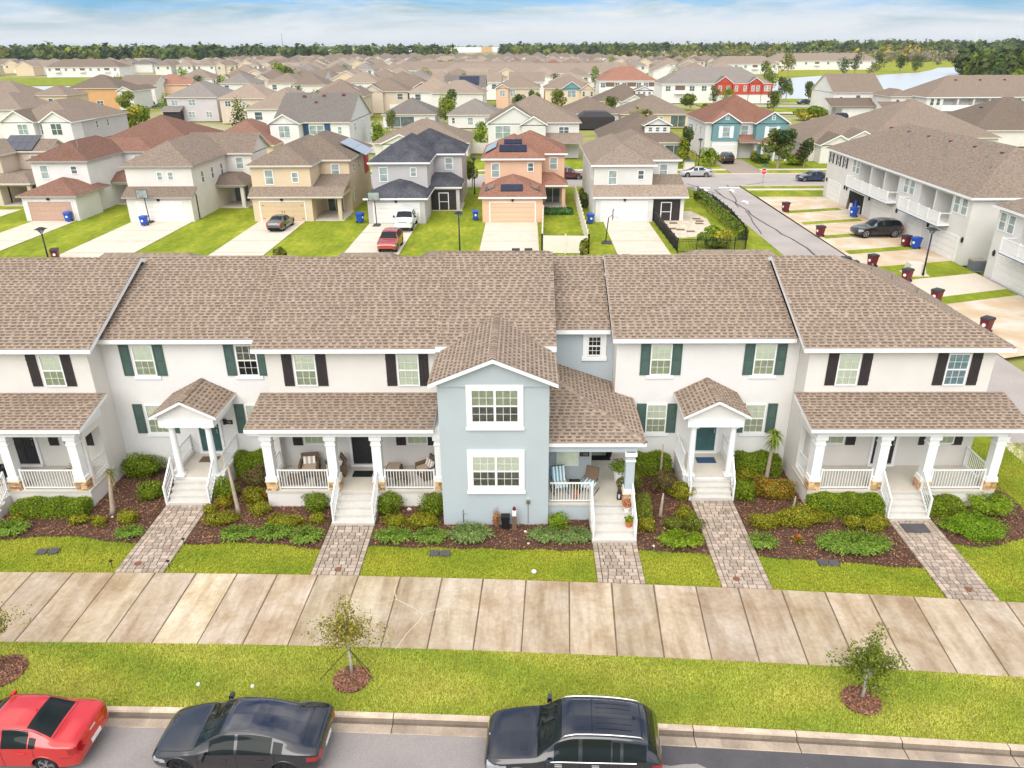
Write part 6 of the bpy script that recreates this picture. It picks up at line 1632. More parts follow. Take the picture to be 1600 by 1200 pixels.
for (x, y, d) in ((24.2, 103.2, 1), (27.6, 103.2, 1), (24.0, 95.5, 1), (27.3, 95.2, 1)):
    mb = MB(); mb.face([(x - .12, y - 1.1, .012), (x + .12, y - 1.1, .012), (x + .12, y + .3, .012), (x - .12, y + .3, .012)]); mb.face([(x - .55, y + .3, .012), (x + .55, y + .3, .012), (x, y + 1.2, .012)])
    structure('road_arrow', mb, 'trim')
for x0, x1 in ((23.0, 25.2), (26.4, 29.2)):
    rect('stop_line', x0, x1, 105.2, 105.9, .012, 'trim')
rect('cross_street', -160, 160, 106.8, 117.2, .0, 'asphalt_pale')
rect('cross_sidewalk', -160, 160, 121.0, 122.6, .02, 'drive'); rect('cross_verge', -160, 160, 117.2, 135, -.01, 'lawn_back'); rect('near_verge', -160, 22, 104.8, 106.8, .0, 'lawn_back')
for y in (106.7, 117.2): 
    mb = MB(); mb.box(-160 if y > 110 else 29.7, 160, y, y + .25, -.05, .12); structure('kerb', mb, 'drive')
rect('corner_lawn', 29.6, 60, 98.8, 106.6, .01, 'lawn_back'); rect('corner_sidewalk', 29.8, 60, 103.4, 104.7, .022, 'drive')
for i, (a, b, y1) in enumerate(((-66.5, -60.9, 92), (-55.6, -50.7, 85.5), (-44.1, -37.3, 85), (-29.8, -24.6, 85), (-17.2, -11.9, 83.4), (-4.4, 1.3, 84), (8.6, 13.6, 84))):
    rect('driveway', a, b, 66.2, y1, .025, 'drive')
    for k in (1, 2, 3): rect('driveway_joint', a, b, 66.2 + (y1 - 66.2) * k / 4, 66.2 + (y1 - 66.2) * k / 4 + .05, .029, 'kerb')
rect('teal_house_driveway', 31.2, 36.5, 117.3, 133, .03, 'paver')
# drives of the rear townhouse row, set at a slant, with grass dividers
rect('rear_driveways', 29.75, 38.4, 60.0, 99.2, .008, 'drive_tan')
mb = MB(); mb.face([(29.8, 55.8, .012), (38.4, 58.6, .012), (38.4, 63.2, .012), (29.8, 60.6, .012)]); structure('driveway', mb, MAT['drive'])
mb = MB(); mb.face([(29.8, 44, .012), (38.4, 46.6, .012), (38.4, 57, .012), (29.8, 54.2, .012)]); structure('driveway', mb, 'drive_tan')
for y, d in ((89.0, 1.3), (82.9, 1.2), (76.5, 1.2), (70.3, 1.3)):
    mb = MB(); mb.face([(30.2, y - d / 2, .02), (37.3, y - d / 2 + 1.9, .02), (37.3, y + d / 2 + 1.9, .02), (30.2, y + d / 2, .02)]); structure('grass_divider', mb, 'lawn_back')
mb = MB(); mb.face([(29.8, 60.6, .014), (38.4, 63.2, .014), (38.4, 67.2, .014), (34, 66.1, .014), (29.8, 65.0, .014)]); structure('utility_lawn', mb, 'lawn_back')
mb = MB(); mb.face([(29.8, 54.2, .018), (38.4, 57.0, .018), (38.4, 58.6, .018), (29.8, 55.8, .018)]); structure('grass_divider', mb, 'lawn_back')
# ------------------------------------------------------------------ house parts
def solid_roof(T, faces, mat, fm, t=.2, name='roof'):
    top, sk = roof_solid(faces, t)
    ro = T.part(name, top, mat); T.part('fascia', sk, fm, ro); return ro
def hip(T, x0, x1, y0, y1, z, mat, p=.5, oh=.4, fm='fascia_dark', name='roof', yridge=None):
    x0, x1, y0, y1 = x0 - oh, x1 + oh, y0 - oh, y1 + oh
    w_, d_ = x1 - x0, y1 - y0
    r = min(w_, d_) / 2; h = z + r * p
    if w_ >= d_: a, b = (x0 + r, y0 + r, h), (x1 - r, y0 + r, h)
    else: a, b = (x0 + r, y0 + r, h), (x0 + r, y1 - r, h)
    A, B, C_, D = (x0, y0, z), (x1, y0, z), (x1, y1, z), (x0, y1, z)
    if w_ >= d_: f = [[A, B, b, a], [C_, D, a, b], [D, A, a], [B, C_, b]]
    else: f = [[D, A, a, b], [B, C_, b, a], [A, B, a], [C_, D, b]]
    ro = solid_roof(T, f, mat, fm, name=name)
    return ro, h
def gable(T, x0, x1, y0, y1, z, mat, wall, axis='y', p=.5, oh=.35, fm='trim', name='roof', ends=(1, 1)):
    X0, X1, Y0, Y1 = x0 - oh, x1 + oh, y0 - oh, y1 + oh
    GW = []
    if axis == 'y':
        c = (x0 + x1) / 2; h = z + (X1 - X0) / 2 * p
        f = [[(X0, Y0, z), (c, Y0, h), (c, Y1, h), (X0, Y1, z)][::-1], [(c, Y0, h), (X1, Y0, z), (X1, Y1, z), (c, Y1, h)][::-1]]
        hh = h - oh * p - .12
        for on, y in zip(ends, (y0, y1)):
            if on: gw = MB(); gw.face([(x0, y, z - .2), (x1, y, z - .2), (x1, y, z), (c, y, hh + .25), (x0, y, z)]); GW.append(gw)
    else:
        c = (y0 + y1) / 2; h = z + (Y1 - Y0) / 2 * p
        f = [[(X0, Y0, z), (X1, Y0, z), (X1, c, h), (X0, c, h)], [(X1, Y1, z), (X0, Y1, z), (X0, c, h), (X1, c, h)]]
        hh = h - oh * p - .12
        for on, x in zip(ends, (x0, x1)):
            if on: gw = MB(); gw.face([(x, y0, z - .2), (x, y1, z - .2), (x, y1, z), (x, c, hh + .25), (x, y0, z)]); GW.append(gw)
    ro = solid_roof(T, f, mat, fm, name=name)
    for gw in GW: T.part('gable_wall', gw, wall)
    return ro, h
def pent(T, x0, x1, y0, y1, zl, zh, mat, fm='fascia_dark', oh=.35, name='porch_roof'):
    return solid_roof(T, [[(x0 - oh, y0 - oh, zl), (x1 + oh, y0 - oh, zl), (x1 + oh, y1, zh), (x0 - oh, y1, zh)]], mat, fm, .18, name)
def wall(T, x0, x1, y0, y1, z1, mat, z0=-.1, label=None):
    mb = MB(); mb.box(x0, x1, y0, y1, z0, z1, skip='b'); T.part('wall', mb, mat, label=label)
def win(T, x, y, z, w=1.0, h=1.5, face='S', pane='glass_mid', grid=None, mull=False):
    o = T.inst('window', (w, h, mull, grid), F_frame(w, h, bar=.09, mid=True, grid=grid, mull=mull), 'trim', (x, y, z), FACE[face])
    T.inst('pane', (w, h), lambda mb: mb.box(-w / 2 + .08, w / 2 - .08, -.03, 0, .08, h - .08), pane, (0, 0, 0), 0, o)
    return o
def garage(T, xc, y, w, mat, h=2.15, face='S', style=None, z=0):
    rz = FACE[face]
    g = T.inst('garage_door', (w, h), lambda mb: (mb.box(-w / 2 - .12, -w / 2, -.06, 0, 0, h + .12), mb.box(w / 2, w / 2 + .12, -.06, 0, 0, h + .12), mb.box(-w / 2, w / 2, -.06, 0, h, h + .12)), 'trim', (xc, y, z), rz)
    for k in range(4):
        def fn(mb, k=k):
            mb.box(-w / 2 + .004, w / 2 - .004, -.03, 0, 0.006, h / 4 - .012)
            n = 8
            for i in range(n): mb.box(-w / 2 + w * i / n + .07, -w / 2 + w * (i + 1) / n - .07, -.042, -.03, .09, h / 4 - .10)
        T.inst('door_panel', (w, h, mat), fn, mat, (0, 0, h * k / 4), 0, g)
    if style == 'hinges':
        T.inst('hinge_straps', (w,), lambda mb: [mb.box(s * w * .47 - (.25 if s > 0 else 0), s * w * .47 + (.25 if s < 0 else 0), -.05, -.042, zz, zz + .05) for s in (-1, 1) for zz in (.3, 1.75)] + [mb.box(s * .12 - .02, s * .12 + .02, -.06, -.042, .9, 1.2) for s in (-1, 1)], 'black', (0, 0, 0), 0, g)
    return g
def glazed(T, x0, x1, y, z0, z1, mat='dark', name='patio_door', face='S'):
    w, h = x1 - x0, z1 - z0
    o = T.inst(name, (round(w, 2), round(h, 2)), lambda mb: (mb.box(-w / 2, w / 2, -.05, 0, h - .08, h), mb.box(-w / 2, -w / 2 + .07, -.05, 0, 0, h - .08), mb.box(w / 2 - .07, w / 2, -.05, 0, 0, h - .08), mb.box(-.035, .035, -.05, 0, 0, h - .08)), 'trim', ((x0 + x1) / 2, y, z0), FACE[face])
    T.inst('pane', (round(w, 2), round(h, 2)), lambda mb: mb.box(-w / 2 + .07, w / 2 - .07, -.03, 0, 0, h - .08), 'glass_dark', (0, 0, 0), 0, o)
def lamp_(T, x, y, z):
    mb = MB(); mb.taper(x - .10, x + .10, y - .2, y, z, x - .14, x + .14, y - .24, y, z + .32); mb.taper(x - .14, x + .14, y - .24, y, z + .32, x - .03, x + .03, y - .12, y, z + .48); T.part('wall_lantern', mb, 'black')
def solar(T, cx, cy, cz, ux, vx, nx, ny, w=1.0, h=1.65, mat='solar'):
    """panels on a slope: ux, vx unit vectors across and up it"""
    ux, vx = Vector(ux).normalized(), Vector(vx).normalized(); n = ux.cross(vx)
    if n.z < 0: n = -n
    for i in range(nx):
        for k in range(ny):
            c = Vector((cx, cy, cz)) + ux * ((i - (nx - 1) / 2) * (w + .03)) + vx * ((k - (ny - 1) / 2) * (h + .03)) + n * .10
            mb = MB()
            P = [c - ux * w / 2 - vx * h / 2, c + ux * w / 2 - vx * h / 2, c + ux * w / 2 + vx * h / 2, c - ux * w / 2 + vx * h / 2]
            mb.face([tuple(p) for p in P])
            for q in range(4):
                a, b = P[q], P[(q + 1) % 4]; mb.face([tuple(a - n * .06), tuple(b - n * .06), tuple(b), tuple(a)])
            T.part('solar_panel', mb, mat)
def vents(T, pts, mat='bin_red'):
    for x, y, z in pts:
        mb = MB(); mb.taper(x - .3, x + .3, y - .22, y + .22, z - .15, x - .24, x + .24, y - .16, y + .16, z + .14); T.part('roof_vent', mb, mat)
def pipes(T, pts):
    for x, y, z in pts:
        mb = MB(); mb.tube([(x, y, z - .2), (x, y, z + .35)], .07, 8); T.part('vent_pipe', mb, 'metal')
HG = 'houses along the rear driveways'
def a_house(label, wl, rf, x0, x1, yu, g, wing, gmat, fm='fascia_dark', wroof='hip', yb=103, p=.5, style=None, gw=4.9, screen=False, gd=None):
    T = Thing('house', label, 'house', ((x0 + x1) / 2, yu, 0), HG)
    gx0, gx1, gy, gk = g
    x2, yw, yp = wing
    wall(T, x0, x1, yu, yb, 5.85, wl); wall(T, x1 - 2.0, x2, yw, yb - .01, 5.84, wl)
    hip(T, x0, x1, yu, yb, 5.95, rf, p, fm=fm)
    if wroof == 'hip': hip(T, x0 + 1.2, x2, yw, yb + .7, 5.955, rf, p, fm=fm, name='wing_roof')
    else: gable(T, x0 + 2.5, x2, yw, yb + .7, 5.955, rf, wl, 'x', p, fm='fascia_tan', name='wing_roof', ends=(0, 1))
    wall(T, gx0, gx1, gy, yu + .3, 2.72, wl)
    if gk == 'hip': hip(T, gx0, gx1, gy, yu + 2, 2.82, rf, .42, fm=fm, name='garage_roof')
    else: pent(T, gx0, gx1 if gk == 'pent' else x2, gy, yu, 2.78, 2.78 + (yu - gy + .35) * .5, rf, fm, name='garage_roof')
    xg = gd or (gx0 + gx1) / 2
    garage(T, xg, gy, gw, gmat, style=style); lamp_(T, xg, gy, 2.28)
    # patio
    mb = MB(); mb.box(x1 + .002, x2 + .2, yp, yw - .002, -.1, .06); T.part('patio', mb, 'porch')
    if gk != 'pentw':
        f = [[(x1, yp - .3, 2.8), (x2 + .3, yp - .3, 2.8), (x2 + .3 - 1.6, yp + 1.6, 3.7), (x1, yp + 1.6, 3.7)], [(x2 + .3, yp - .3, 2.8), (x2 + .3, yw, 2.8), (x2 + .3 - 1.6, yw, 3.7), (x2 + .3 - 1.6, yp + 1.6, 3.7)], [(x2 - 1.3, yp + 1.6, 3.7), (x2 - 1.3, yw, 3.7), (x1, yw, 3.7), (x1, yp + 1.6, 3.7)]]
        solid_roof(T, f, rf, fm, .18, 'patio_roof')
    else:
        f = [[(x1, yu - .01, 3.4), (x2 + .3, yu - .01, 3.4), (x2 + .3, yw, 4.3), (x1, yw, 4.3)]]
        solid_roof(T, f, rf, fm, .18, 'patio_roof')
    mb = MB(); mb.box(x2 - .42, x2 - .02, yp + .02, yp + .42, .0, 2.6); T.part('patio_post', mb, wl)
    mb = MB(); mb.box(x1 + .01, x2 - .02, yp + .04, yp + .3, 2.42, 2.66); mb.box(x2 - .28, x2 - .02, yp + .42, yw - .01, 2.42, 2.66); T.part('patio_beam', mb, wl)
    glazed(T, x1 + .5, x1 + 2.4, yw, .08, 2.2)
    if screen:
        mb = MB(); mb.box(x1 + .02, x2 - .44, yp + .12, yp + .16, .06, 2.42); T.part('screen', mb, 'shutter_dark')
        mb = MB(); 
        for a, b, c, d in ((x1 + .9, x1 + 1.0, .1, 2.1), (x1 + 2.0, x1 + 2.1, .1, 2.1), (x1 + 1.0, x1 + 2.0, 2.0, 2.1), (x1 + 1.0, x1 + 2.0, 1.0, 1.06)): mb.box(a, b, yp + .08, yp + .118, c, d)
        T.part('screen_door', mb, 'trim')
    win(T, (x1 + x2) / 2 + .1, yw, 4.0, 1.0, 1.45)
    return T
A0 = a_house('beige house with solar panels on its roof, cut by the left edge', 'stucco_beige', 'brown', -72, -64.6, 96, (-71.8, -64.6, 94.5, 'pent'), (-60.6, 99.5, 94.2), 'garage', 'fascia_tan', 'gable')
win(A0, -66.4, 96, 3.9, .9, 1.4); win(A0, -69.5, 96, 3.9, .9, 1.4)
sl_ = .5 / math.sqrt(1.25); solar(A0, -64.4, 100.6, 6.75, (1, 0, 0), (0, 1, .5), 4, 2); 
A1 = a_house('white house with a red brown roof and a hipped garage at the left', 'stucco_white', 'red', -57.4, -50.9, 90.4, (-56.4, -50.35, 85.6, 'hip'), (-47.2, 99, 95), 'garage_pink')
win(A1, -56.0, 90.4, 3.85, 1.0, 1.6); win(A1, -52.5, 90.4, 4.4, .8, .95, pane='glass_dark'); pipes(A1, [(-53.2, 93.5, 7.4), (-52.9, 93.0, 7.1)])
A2 = a_house('ivory house with a big brown roof and gable end, second from the left', 'stucco_ivory', 'brown', -44.5, -37.1, 86.3, (-44.3, -37.1, 84.9, 'pent'), (-33.9, 96.8, 92.6), 'garage', wroof='gable', p=.54)
for x in (-40.7, -39.5): win(A2, x, 86.3, 4.3, .7, .95)
for y in (89, 92, 95): win(A2, -37.1, y, 3.6, .8, 1.4, 'E', 'glass_dark')
A3 = a_house('cream house with a tan carriage garage door and a corner patio', 'stucco_cream', 'brown', -30.5, -23.9, 86.2, (-30.3, -23.7, 84.9, 'pentw'), (-20.5, 90.6, 85.1), 'garage_tan', 'fascia_tan', style='hinges')
win(A3, -28.5, 86.2, 3.8, 1.0, 1.65); win(A3, -25.6, 86.2, 4.0, .8, 1.2)
for y in (93, 96): win(A3, -20.5, y, 4.2, .7, 1.0, 'E', 'glass_dark')
win(A3, -20.5, 92.5, .9, .7, 1.5, 'E', 'glass_dark')
mb = MB(); mb.box(-20.49, -20.44, 99.3, 101.8, 3.0, 5.7); A3.part('red_wall_panel', mb, 'siding_red'); solar(A3, -20.9 + .15, 97.3, 6.55, (0, 1, 0), (-1, 0, .5), 5, 2, mat='solar_pale')
A4 = a_house('grey house with a charcoal roof behind the white pickup truck', 'stucco_gray', 'char', -17.4, -11.15, 88.2, (-17.25, -11.0, 83.6, 'hip'), (-7.75, 95.6, 90.6), 'garage', 'trim', p=.56, screen=True)
win(A4, -16.1, 88.2, 3.75, 1.0, 1.65); win(A4, -12.7, 88.2, 4.3, .75, 1.05)
A5 = a_house('peach house with a rust roof and solar panels above the garage', 'stucco_peach', 'rust', -4.75, 1.9, 91.0, (-4.75, 1.9, 84.1, 'hip'), (4.75, 95.4, 91.6), 'garage_peach', 'trim')
win(A5, -3.5, 91.0, 3.75, 1.0, 1.65); win(A5, .6, 91.0, 4.4, .75, 1.05, pane='glass_dark')
solar(A5, -1.45, 92.3, 6.85, (1, 0, 0), (0, 1, .5), 3, 1, 1.05, 1.3); solar(A5, -1.45, 93.55, 7.45, (1, 0, 0), (0, 1, .5), 2, 1, 1.05, .9)
solar(A5, -1.5, 85.3, 3.5, (1, 0, 0), (0, 1, .42), 2, 1, 1.2, 1.3); solar(A5, 1.1, 86.9, 3.3, (0, 1, 0), (-1, 0, .42), 3, 1, 1.0, 1.1); solar(A5, -3.95, 86.9, 3.3, (0, 1, 0), (1, 0, .42), 3, 1, 1.0, 1.1); solar(A5, -4.1, 96.0, 6.6, (0, 1, 0), (1, 0, .5), 6, 1, 1.0, 1.5, 'solar_pale')
A6 = a_house('pale house with a brown roof and a screened corner porch by the iron fence', 'stucco_pale', 'tan', 7.55, 14.0, 85.7, (7.7, 14.0, 84.1, 'pentw'), (17.45, 89.6, 84.3), 'garage', 'trim', screen=True)
win(A6, 9.6, 85.7, 3.75, 1.0, 1.6); win(A6, 12.7, 85.7, 4.3, .75, 1.05, pane='glass_dark')
for y in (88, 90): win(A6, 7.55, y, 4, .6, 1.3, 'W', 'glass_dark')
# ------------------------------------------------------------------ the rear townhouse row on the right (seen along its garage side)
RG = 'rear townhouse row'
T = Thing('rear_townhouse', 'long white townhouse row with white balconies and five garage doors', 'townhouse row', (38.4, 82, 0), RG)
X = 38.4
mb = MB()
recs = [(89.9, 86.9), (86.6, 83.4), (83.1, 80.0), (75.2, 72.4), (72.1, 69.3)]   # balcony recesses along Y
ys = sorted([66.0, 99.8] + [a for r in recs for a in r])
mb.box(X, X + 12, 66.0, 99.8, -.1, 2.9, skip='b')
edges_ = sorted(recs, key=lambda r: r[1]); cur = 66.0
for a, b in edges_:
    mb.box(X, X + 12, cur, b, 2.9, 5.75); mb.box(X + 1.6, X + 12, b, a, 2.9, 5.75); mb.box(X, X + 1.6, b, a, 5.45, 5.75); cur = a
mb.box(X, X + 12, cur, 99.8, 2.9, 5.75)
T.part('wall', mb, 'stucco_pale')
hip(T, X, X + 12.4, 66.0, 99.8, 5.9, 'brown', .52, .42, 'trim')
for a, b in ((94.3, 98.5), (80.4, 85.1), (73.4, 78.2), (66.8, 71.8)): garage(T, X, (a + b) / 2, b - a - .3, 'garage', face='W') if False else None
def garageW(T, yc, w, x, mat='garage'):
    g = T.inst('garage_door', (w, 2.15), lambda mb: (mb.box(-w / 2 - .12, -w / 2, -.06, 0, 0, 2.27), mb.box(w / 2, w / 2 + .12, -.06, 0, 0, 2.27), mb.box(-w / 2, w / 2, -.06, 0, 2.15, 2.27)), 'trim', (x, yc, 0), FACE['W'])
    for k in range(4): T.inst('door_panel', (w, 2.15, mat, 'plain'), lambda mb: [mb.box(-w / 2 + .004, w / 2 - .004, -.03, 0, .006, .525)] + [mb.box(-w / 2 + w * i / 8 + .07, -w / 2 + w * (i + 1) / 8 - .07, -.042, -.03, .09, .43) for i in range(8)], mat, (0, 0, 2.15 * k / 4), 0, g)
for a, b in ((94.3, 98.5), (80.4, 85.1), (73.4, 78.2), (66.8, 71.8)): garageW(T, (a + b) / 2, b - a - .4, X)
mb = MB(); mb.box(X - .03, X - .004, 87.3, 91.6, 0, 2.1); T.part('garage_shade_panel', mb, 'dark')  # flat dark panel on the wall paints in the garage's shaded inside
mb = MB(); mb.box(X - .06, X, 87.15, 87.3, 0, 2.25); mb.box(X - .06, X, 91.6, 91.75, 0, 2.25); mb.box(X - .06, X, 87.3, 91.6, 2.1, 2.25); T.part('garage_frame', mb, 'trim')
for i, (a, s, cm) in enumerate(((88.0, .9, 'cushion'), (88.9, 1.3, 'bin_blue'), (90.2, .8, 'trim'), (91.0, 1.1, 'wicker'))):
    mb = MB(); mb.taper(X - .3, X - .06, a - .25, a + .25, .0, X - .26, X - .08, a - .2, a + .2, s)
    simple('storage_box', ['beige', 'blue', 'white', 'brown'][i] + ' storage bin standing inside the open garage doorway', 'storage bin', mb, cm, (X - .2, a, 0), 'things in the open garage')
def balcony(T, ya, yb, x, z=2.75):
    mb = MB(); mb.box(x - 1.1, x + .02, ya, yb, z, z + .2); b = T.part('balcony', mb, 'trim')
    mb = MB(); mb.box(x - 1.12, x, ya - .02, yb + .02, z - .06, z - .004); T.part('balcony_trim', mb, 'siding_navy', b)
    mb = MB(); mb.box(x - 1.08, x - 1.02, ya, yb, z + 1.12, z + 1.2); mb.box(x - 1.08, x - 1.02, ya, yb, z + .26, z + .32)
    for yy in (ya, yb): mb.box(x - 1.08, x, yy - .03, yy + .03, z + 1.12, z + 1.2)
    T.part('balcony_rail', mb, 'white_plastic', b)
    n = int((yb - ya) / 2.4) + 1
    for i in range(n + 1):
        yy = ya + (yb - ya) * i / n; mb = MB(); mb.box(x - 1.12, x - .99, yy - .07, yy + .07, z + .2, z + 1.28); T.part('balcony_post', mb, 'white_plastic', b)
    m = int((yb - ya) / .17)
    for i in range(m):
        yy = ya + (yb - ya) * (i + .5) / m; mb = MB(); mb.box(x - 1.07, x - 1.03, yy - .05, yy + .05, z + .32, z + 1.12); T.part('picket', mb, 'white_plastic', b)
balcony(T, 79.7, 90.5, X); balcony(T, 69.0, 77.0, X)
for y in (98.6, 96.3, 94.2):
    win(T, X, y, 4.3, .55, 1.05, 'W', 'glass_dark')
    for d in (-.55, .55): T.inst('shutter', ('r', .36), lambda mb: mb.box(-.18, .18, -.05, 0, 0, 1.15), 'shutter_dark', (X, y + d, 4.25), FACE['W'])
for yy in ((91.4, 90.3), (78.2, 76.9), (68.4, 67.1)):
    for y in yy: win(T, X, y, 4.1, 1.0, 1.5, 'W')
for y in (99.2, 93.3, 92.6, 86.1, 79.3, 72.6, 66.4): lamp_(T, X - .0, y, 1.9)
pipes(T, [(41.5 + i % 3 * 1.1, 70 + i * 2.6, 8.0 + (i % 3) * .5) for i in range(9)]); vents(T, [(43.6, 95 - i * 4.6, 8.7) for i in range(6)])
T = Thing('rear_townhouse', 'white townhouse with a white balcony cut by the right edge', 'townhouse row', (38.6, 55, 0), RG)
mb = MB(); mb.box(38.6, 50, 45, 62.4, -.1, 2.9, skip='b'); mb.box(40.2, 50, 45, 58.9, 2.9, 5.75); mb.box(38.6, 50, 58.9, 62.4, 2.9, 5.75); mb.box(38.6, 40.2, 45, 58.9, 5.45, 5.75); T.part('wall', mb, 'stucco_pale')
hip(T, 38.6, 50.4, 45, 62.4, 5.9, 'brown', .52, .42, 'trim'); balcony(T, 48, 59.4, 38.6); garageW(T, 58.6, 4.9, 38.6); garageW(T, 51, 4.9, 38.6)
for y in (61.6, 60.4): win(T, 38.6, y, 4.0, .95, 1.5, 'W')
lamp_(T, 38.6, 61.8, 1.9)
# ------------------------------------------------------------------ street furniture and bins
def street_lamp(label, x, y, h=4.0):
    T = Thing('street_lamp', label, 'street lamp', (x, y, 0), 'black post lamps')
    mb = MB(); mb.tube([(x, y, 0), (x, y, .5), (x, y, h - .55)], [.11, .075, .06], 10); T.part('pole', mb, 'black', smooth=True)
    mb = MB()
    for s in (-1, 1): mb.bar((x, y, h - .55), (x + s * .30, y, h - .12), .05); mb.bar((x, y, h - .55), (x, y + s * .30, h - .12), .05)
    T.part('lantern_frame', mb, 'black')
    mb = MB(); mb.taper(x - .06, x + .06, y - .06, y + .06, h - .5, x - .26, x + .26, y - .26, y + .26, h - .13); T.part('lantern_glass', mb, 'glass_mid')
    mb = MB(); mb.taper(x - .42, x + .42, y - .42, y + .42, h - .12, x - .1, x + .1, y - .1, y + .1, h + .06); T.part('lamp_cap', mb, 'black')
street_lamp('black post lamp beside the grass strip near the rear townhouses', 33.4, 62.2, 4.1); street_lamp('black post lamp on the lawn between the grey house and the peach house', -6.1, 69.4, 4.1)
street_lamp('black post lamp on the lawn at the left, in front of a maroon bin', -43.1, 66.9, 2.5 + .8); street_lamp('black post lamp further back between the grey house and the peach house', -6.7, 101.6, 4.6); street_lamp('black post lamp beside the round green bush before the teal house', 27.4, 124, 4.4)
def bin_(label, x, y, col, rz, group):
    T = Thing('wheelie_bin', label, 'wheelie bin', (0, 0, 0), group)
    mb = MB(); mb.taper(-.24, .24, -.28, .26, .10, -.31, .31, -.36, .36, .98); T.part('body', mb, col)
    mb = MB(); mb.taper(-.34, .34, -.42, .40, .985, -.30, .30, -.36, .36, 1.10); mb.box(-.30, .30, .36, .46, .92, 1.0); T.part('lid', mb, 'bin_lid' if col == 'bin_red' else col)
    mb = MB(); mb.tube([(0, -.33, .60), (0, -.372, .60)], .12, 14); T.part('round_label', mb, 'trim')
    for s in (-1, 1): mb = MB(); mb.tube([(s * .26, .25, .11), (s * .32, .25, .11)], .11, 12); T.part('wheel', mb, 'rubber')
    T.o.location = (x, y, .02); T.o.rotation_euler = (0, 0, rz)
for lab, x, y, rz in (('blue wheelie bin before the rosy garage door at the left', -51.3, 85.0, .1), ('blue wheelie bin below the leftmost basketball hoop', -41.7, 82.7, -.1), ('blue wheelie bin left of the grey house garage', -18.3, 84.0, 1.2), ('blue wheelie bin left of the peach house garage', -5.6, 85.2, .1),
                      ('blue wheelie bin left of the pale house garage', 7.1, 83.2, .2), ('blue wheelie bin at the open garage of the rear row', 37.0, 86.2, -1.2), ('blue wheelie bin on the driveway right of the black suv', 37.2, 71.7, -1.2)):
    bin_(lab, x, y, 'bin_blue', rz, 'blue recycling bins')
for lab, x, y, rz in (('maroon wheelie bin at the alley edge nearest the crossing', 30.3, 89.3, -1.3), ('maroon wheelie bin on the grass divider beside the black suv', 29.9, 76.8, -1.3), ('maroon wheelie bin at the alley edge left of the post lamp', 30.4, 65.3, -1.2),
                      ('maroon wheelie bin beside the pale utility cabinet', 31.3, 60.7, -1.0), ('maroon wheelie bin at the pale grey driveway, half behind the roof', 30.9, 55.0, -1.0), ('maroon wheelie bin nearest the right end of the hipped roof', 31.1, 48.6, -1.0),
                      ('maroon wheelie bin behind the post lamp on the left lawn', -43.2, 68.2, .3), ('maroon wheelie bin hidden behind a blue one by the rear garages', 36.6, 72.5, -1.2)):
    bin_(lab, x, y, 'bin_red', rz, 'maroon refuse bins')
T = Thing('utility_cabinet', 'pale green grey transformer cabinet on the lawn by the post lamp', 'transformer', (33.0, 62.9, 0)); mb = MB(); mb.taper(32.3, 33.7, 62.3, 63.5, .12, 32.4, 33.6, 62.5, 63.4, 1.0); T.part('body', mb, 'fascia_tan'); mb = MB(); mb.box(32.1, 33.9, 62.1, 63.7, 0, .118); T.part('plinth', mb, 'drive')
T = Thing('utility_cabinet', 'green grey transformer cabinet by the cross street bushes', 'transformer', (25.6, 122.6, 0)); mb = MB(); mb.taper(24.8, 26.4, 122, 123.2, .0, 24.9, 26.3, 122.1, 123.1, 1.3); T.part('body', mb, 'fascia_tan'); mb = MB(); mb.box(24.7, 26.5, 121.9, 123.3, 1.3, 1.36); T.part('lid', mb, 'shutter_teal')
T = Thing('air_conditioner', 'grey air conditioner unit at the corner of the rear townhouse row', 'air conditioner', (38.9, 64.2, 0)); mb = MB(); mb.box(38.4, 39.4, 63.7, 64.7, 0, .9); T.part('casing', mb, 'solar_pale')
mb = MB()
for i in range(9): mb.box(38.38, 39.42, 63.68, 64.72, .08 + i * .085, .10 + i * .085)
T.part('louvres', mb, 'plast', kind='stuff'); mb = MB(); mb.box(38.36, 39.44, 63.66, 64.74, .9, .96); T.part('top', mb, 'metal')
def hoop(label, x, y, rz=0, h=2.9):
    T = Thing('basketball_hoop', label, 'basketball hoop', (0, 0, 0), 'basketball hoops on the driveways')
    mb = MB(); mb.taper(-.4, .4, -.3, .7, 0, -.3, .3, -.2, .55, .18); T.part('base', mb, 'bin_lid'); mb = MB(); mb.tube([(0, .3, .1), (0, .1, h)], .05, 8); T.part('pole', mb, 'black')
    mb = MB(); mb.box(-.6, .6, -.32, -.29, h - .1, h + .75); T.part('backboard', mb, 'glass_mid'); mb = MB()
    for a, b, c, d in ((-.62, .62, h - .13, h - .09), (-.62, .62, h + .74, h + .78), (-.63, -.59, h - .1, h + .76), (.59, .63, h - .1, h + .76)): mb.box(a, b, -.335, -.28, c, d)
    mb.bar((0, .1, h), (0, -.3, h + .3), .05); T.part('backboard_frame', mb, 'plast'); mb = MB(); mb.tube([(.23 * math.cos(a), -.56 + .23 * math.sin(a), h + .05) for a in np.linspace(0, 6.28, 14)], .015, 5); T.part('rim', mb, 'siding_red')
    T.o.location = (x, y, .03); T.o.rotation_euler = (0, 0, rz)
hoop('basketball hoop on the driveway of the grey house', -16.2, 82.2); hoop('basketball hoop before the white garage door of the ivory house', -41.9, 84.1); hoop('basketball hoop seen edge on beside the driveway of the pale house', 8.2, 74.2, R(80), 2.5)
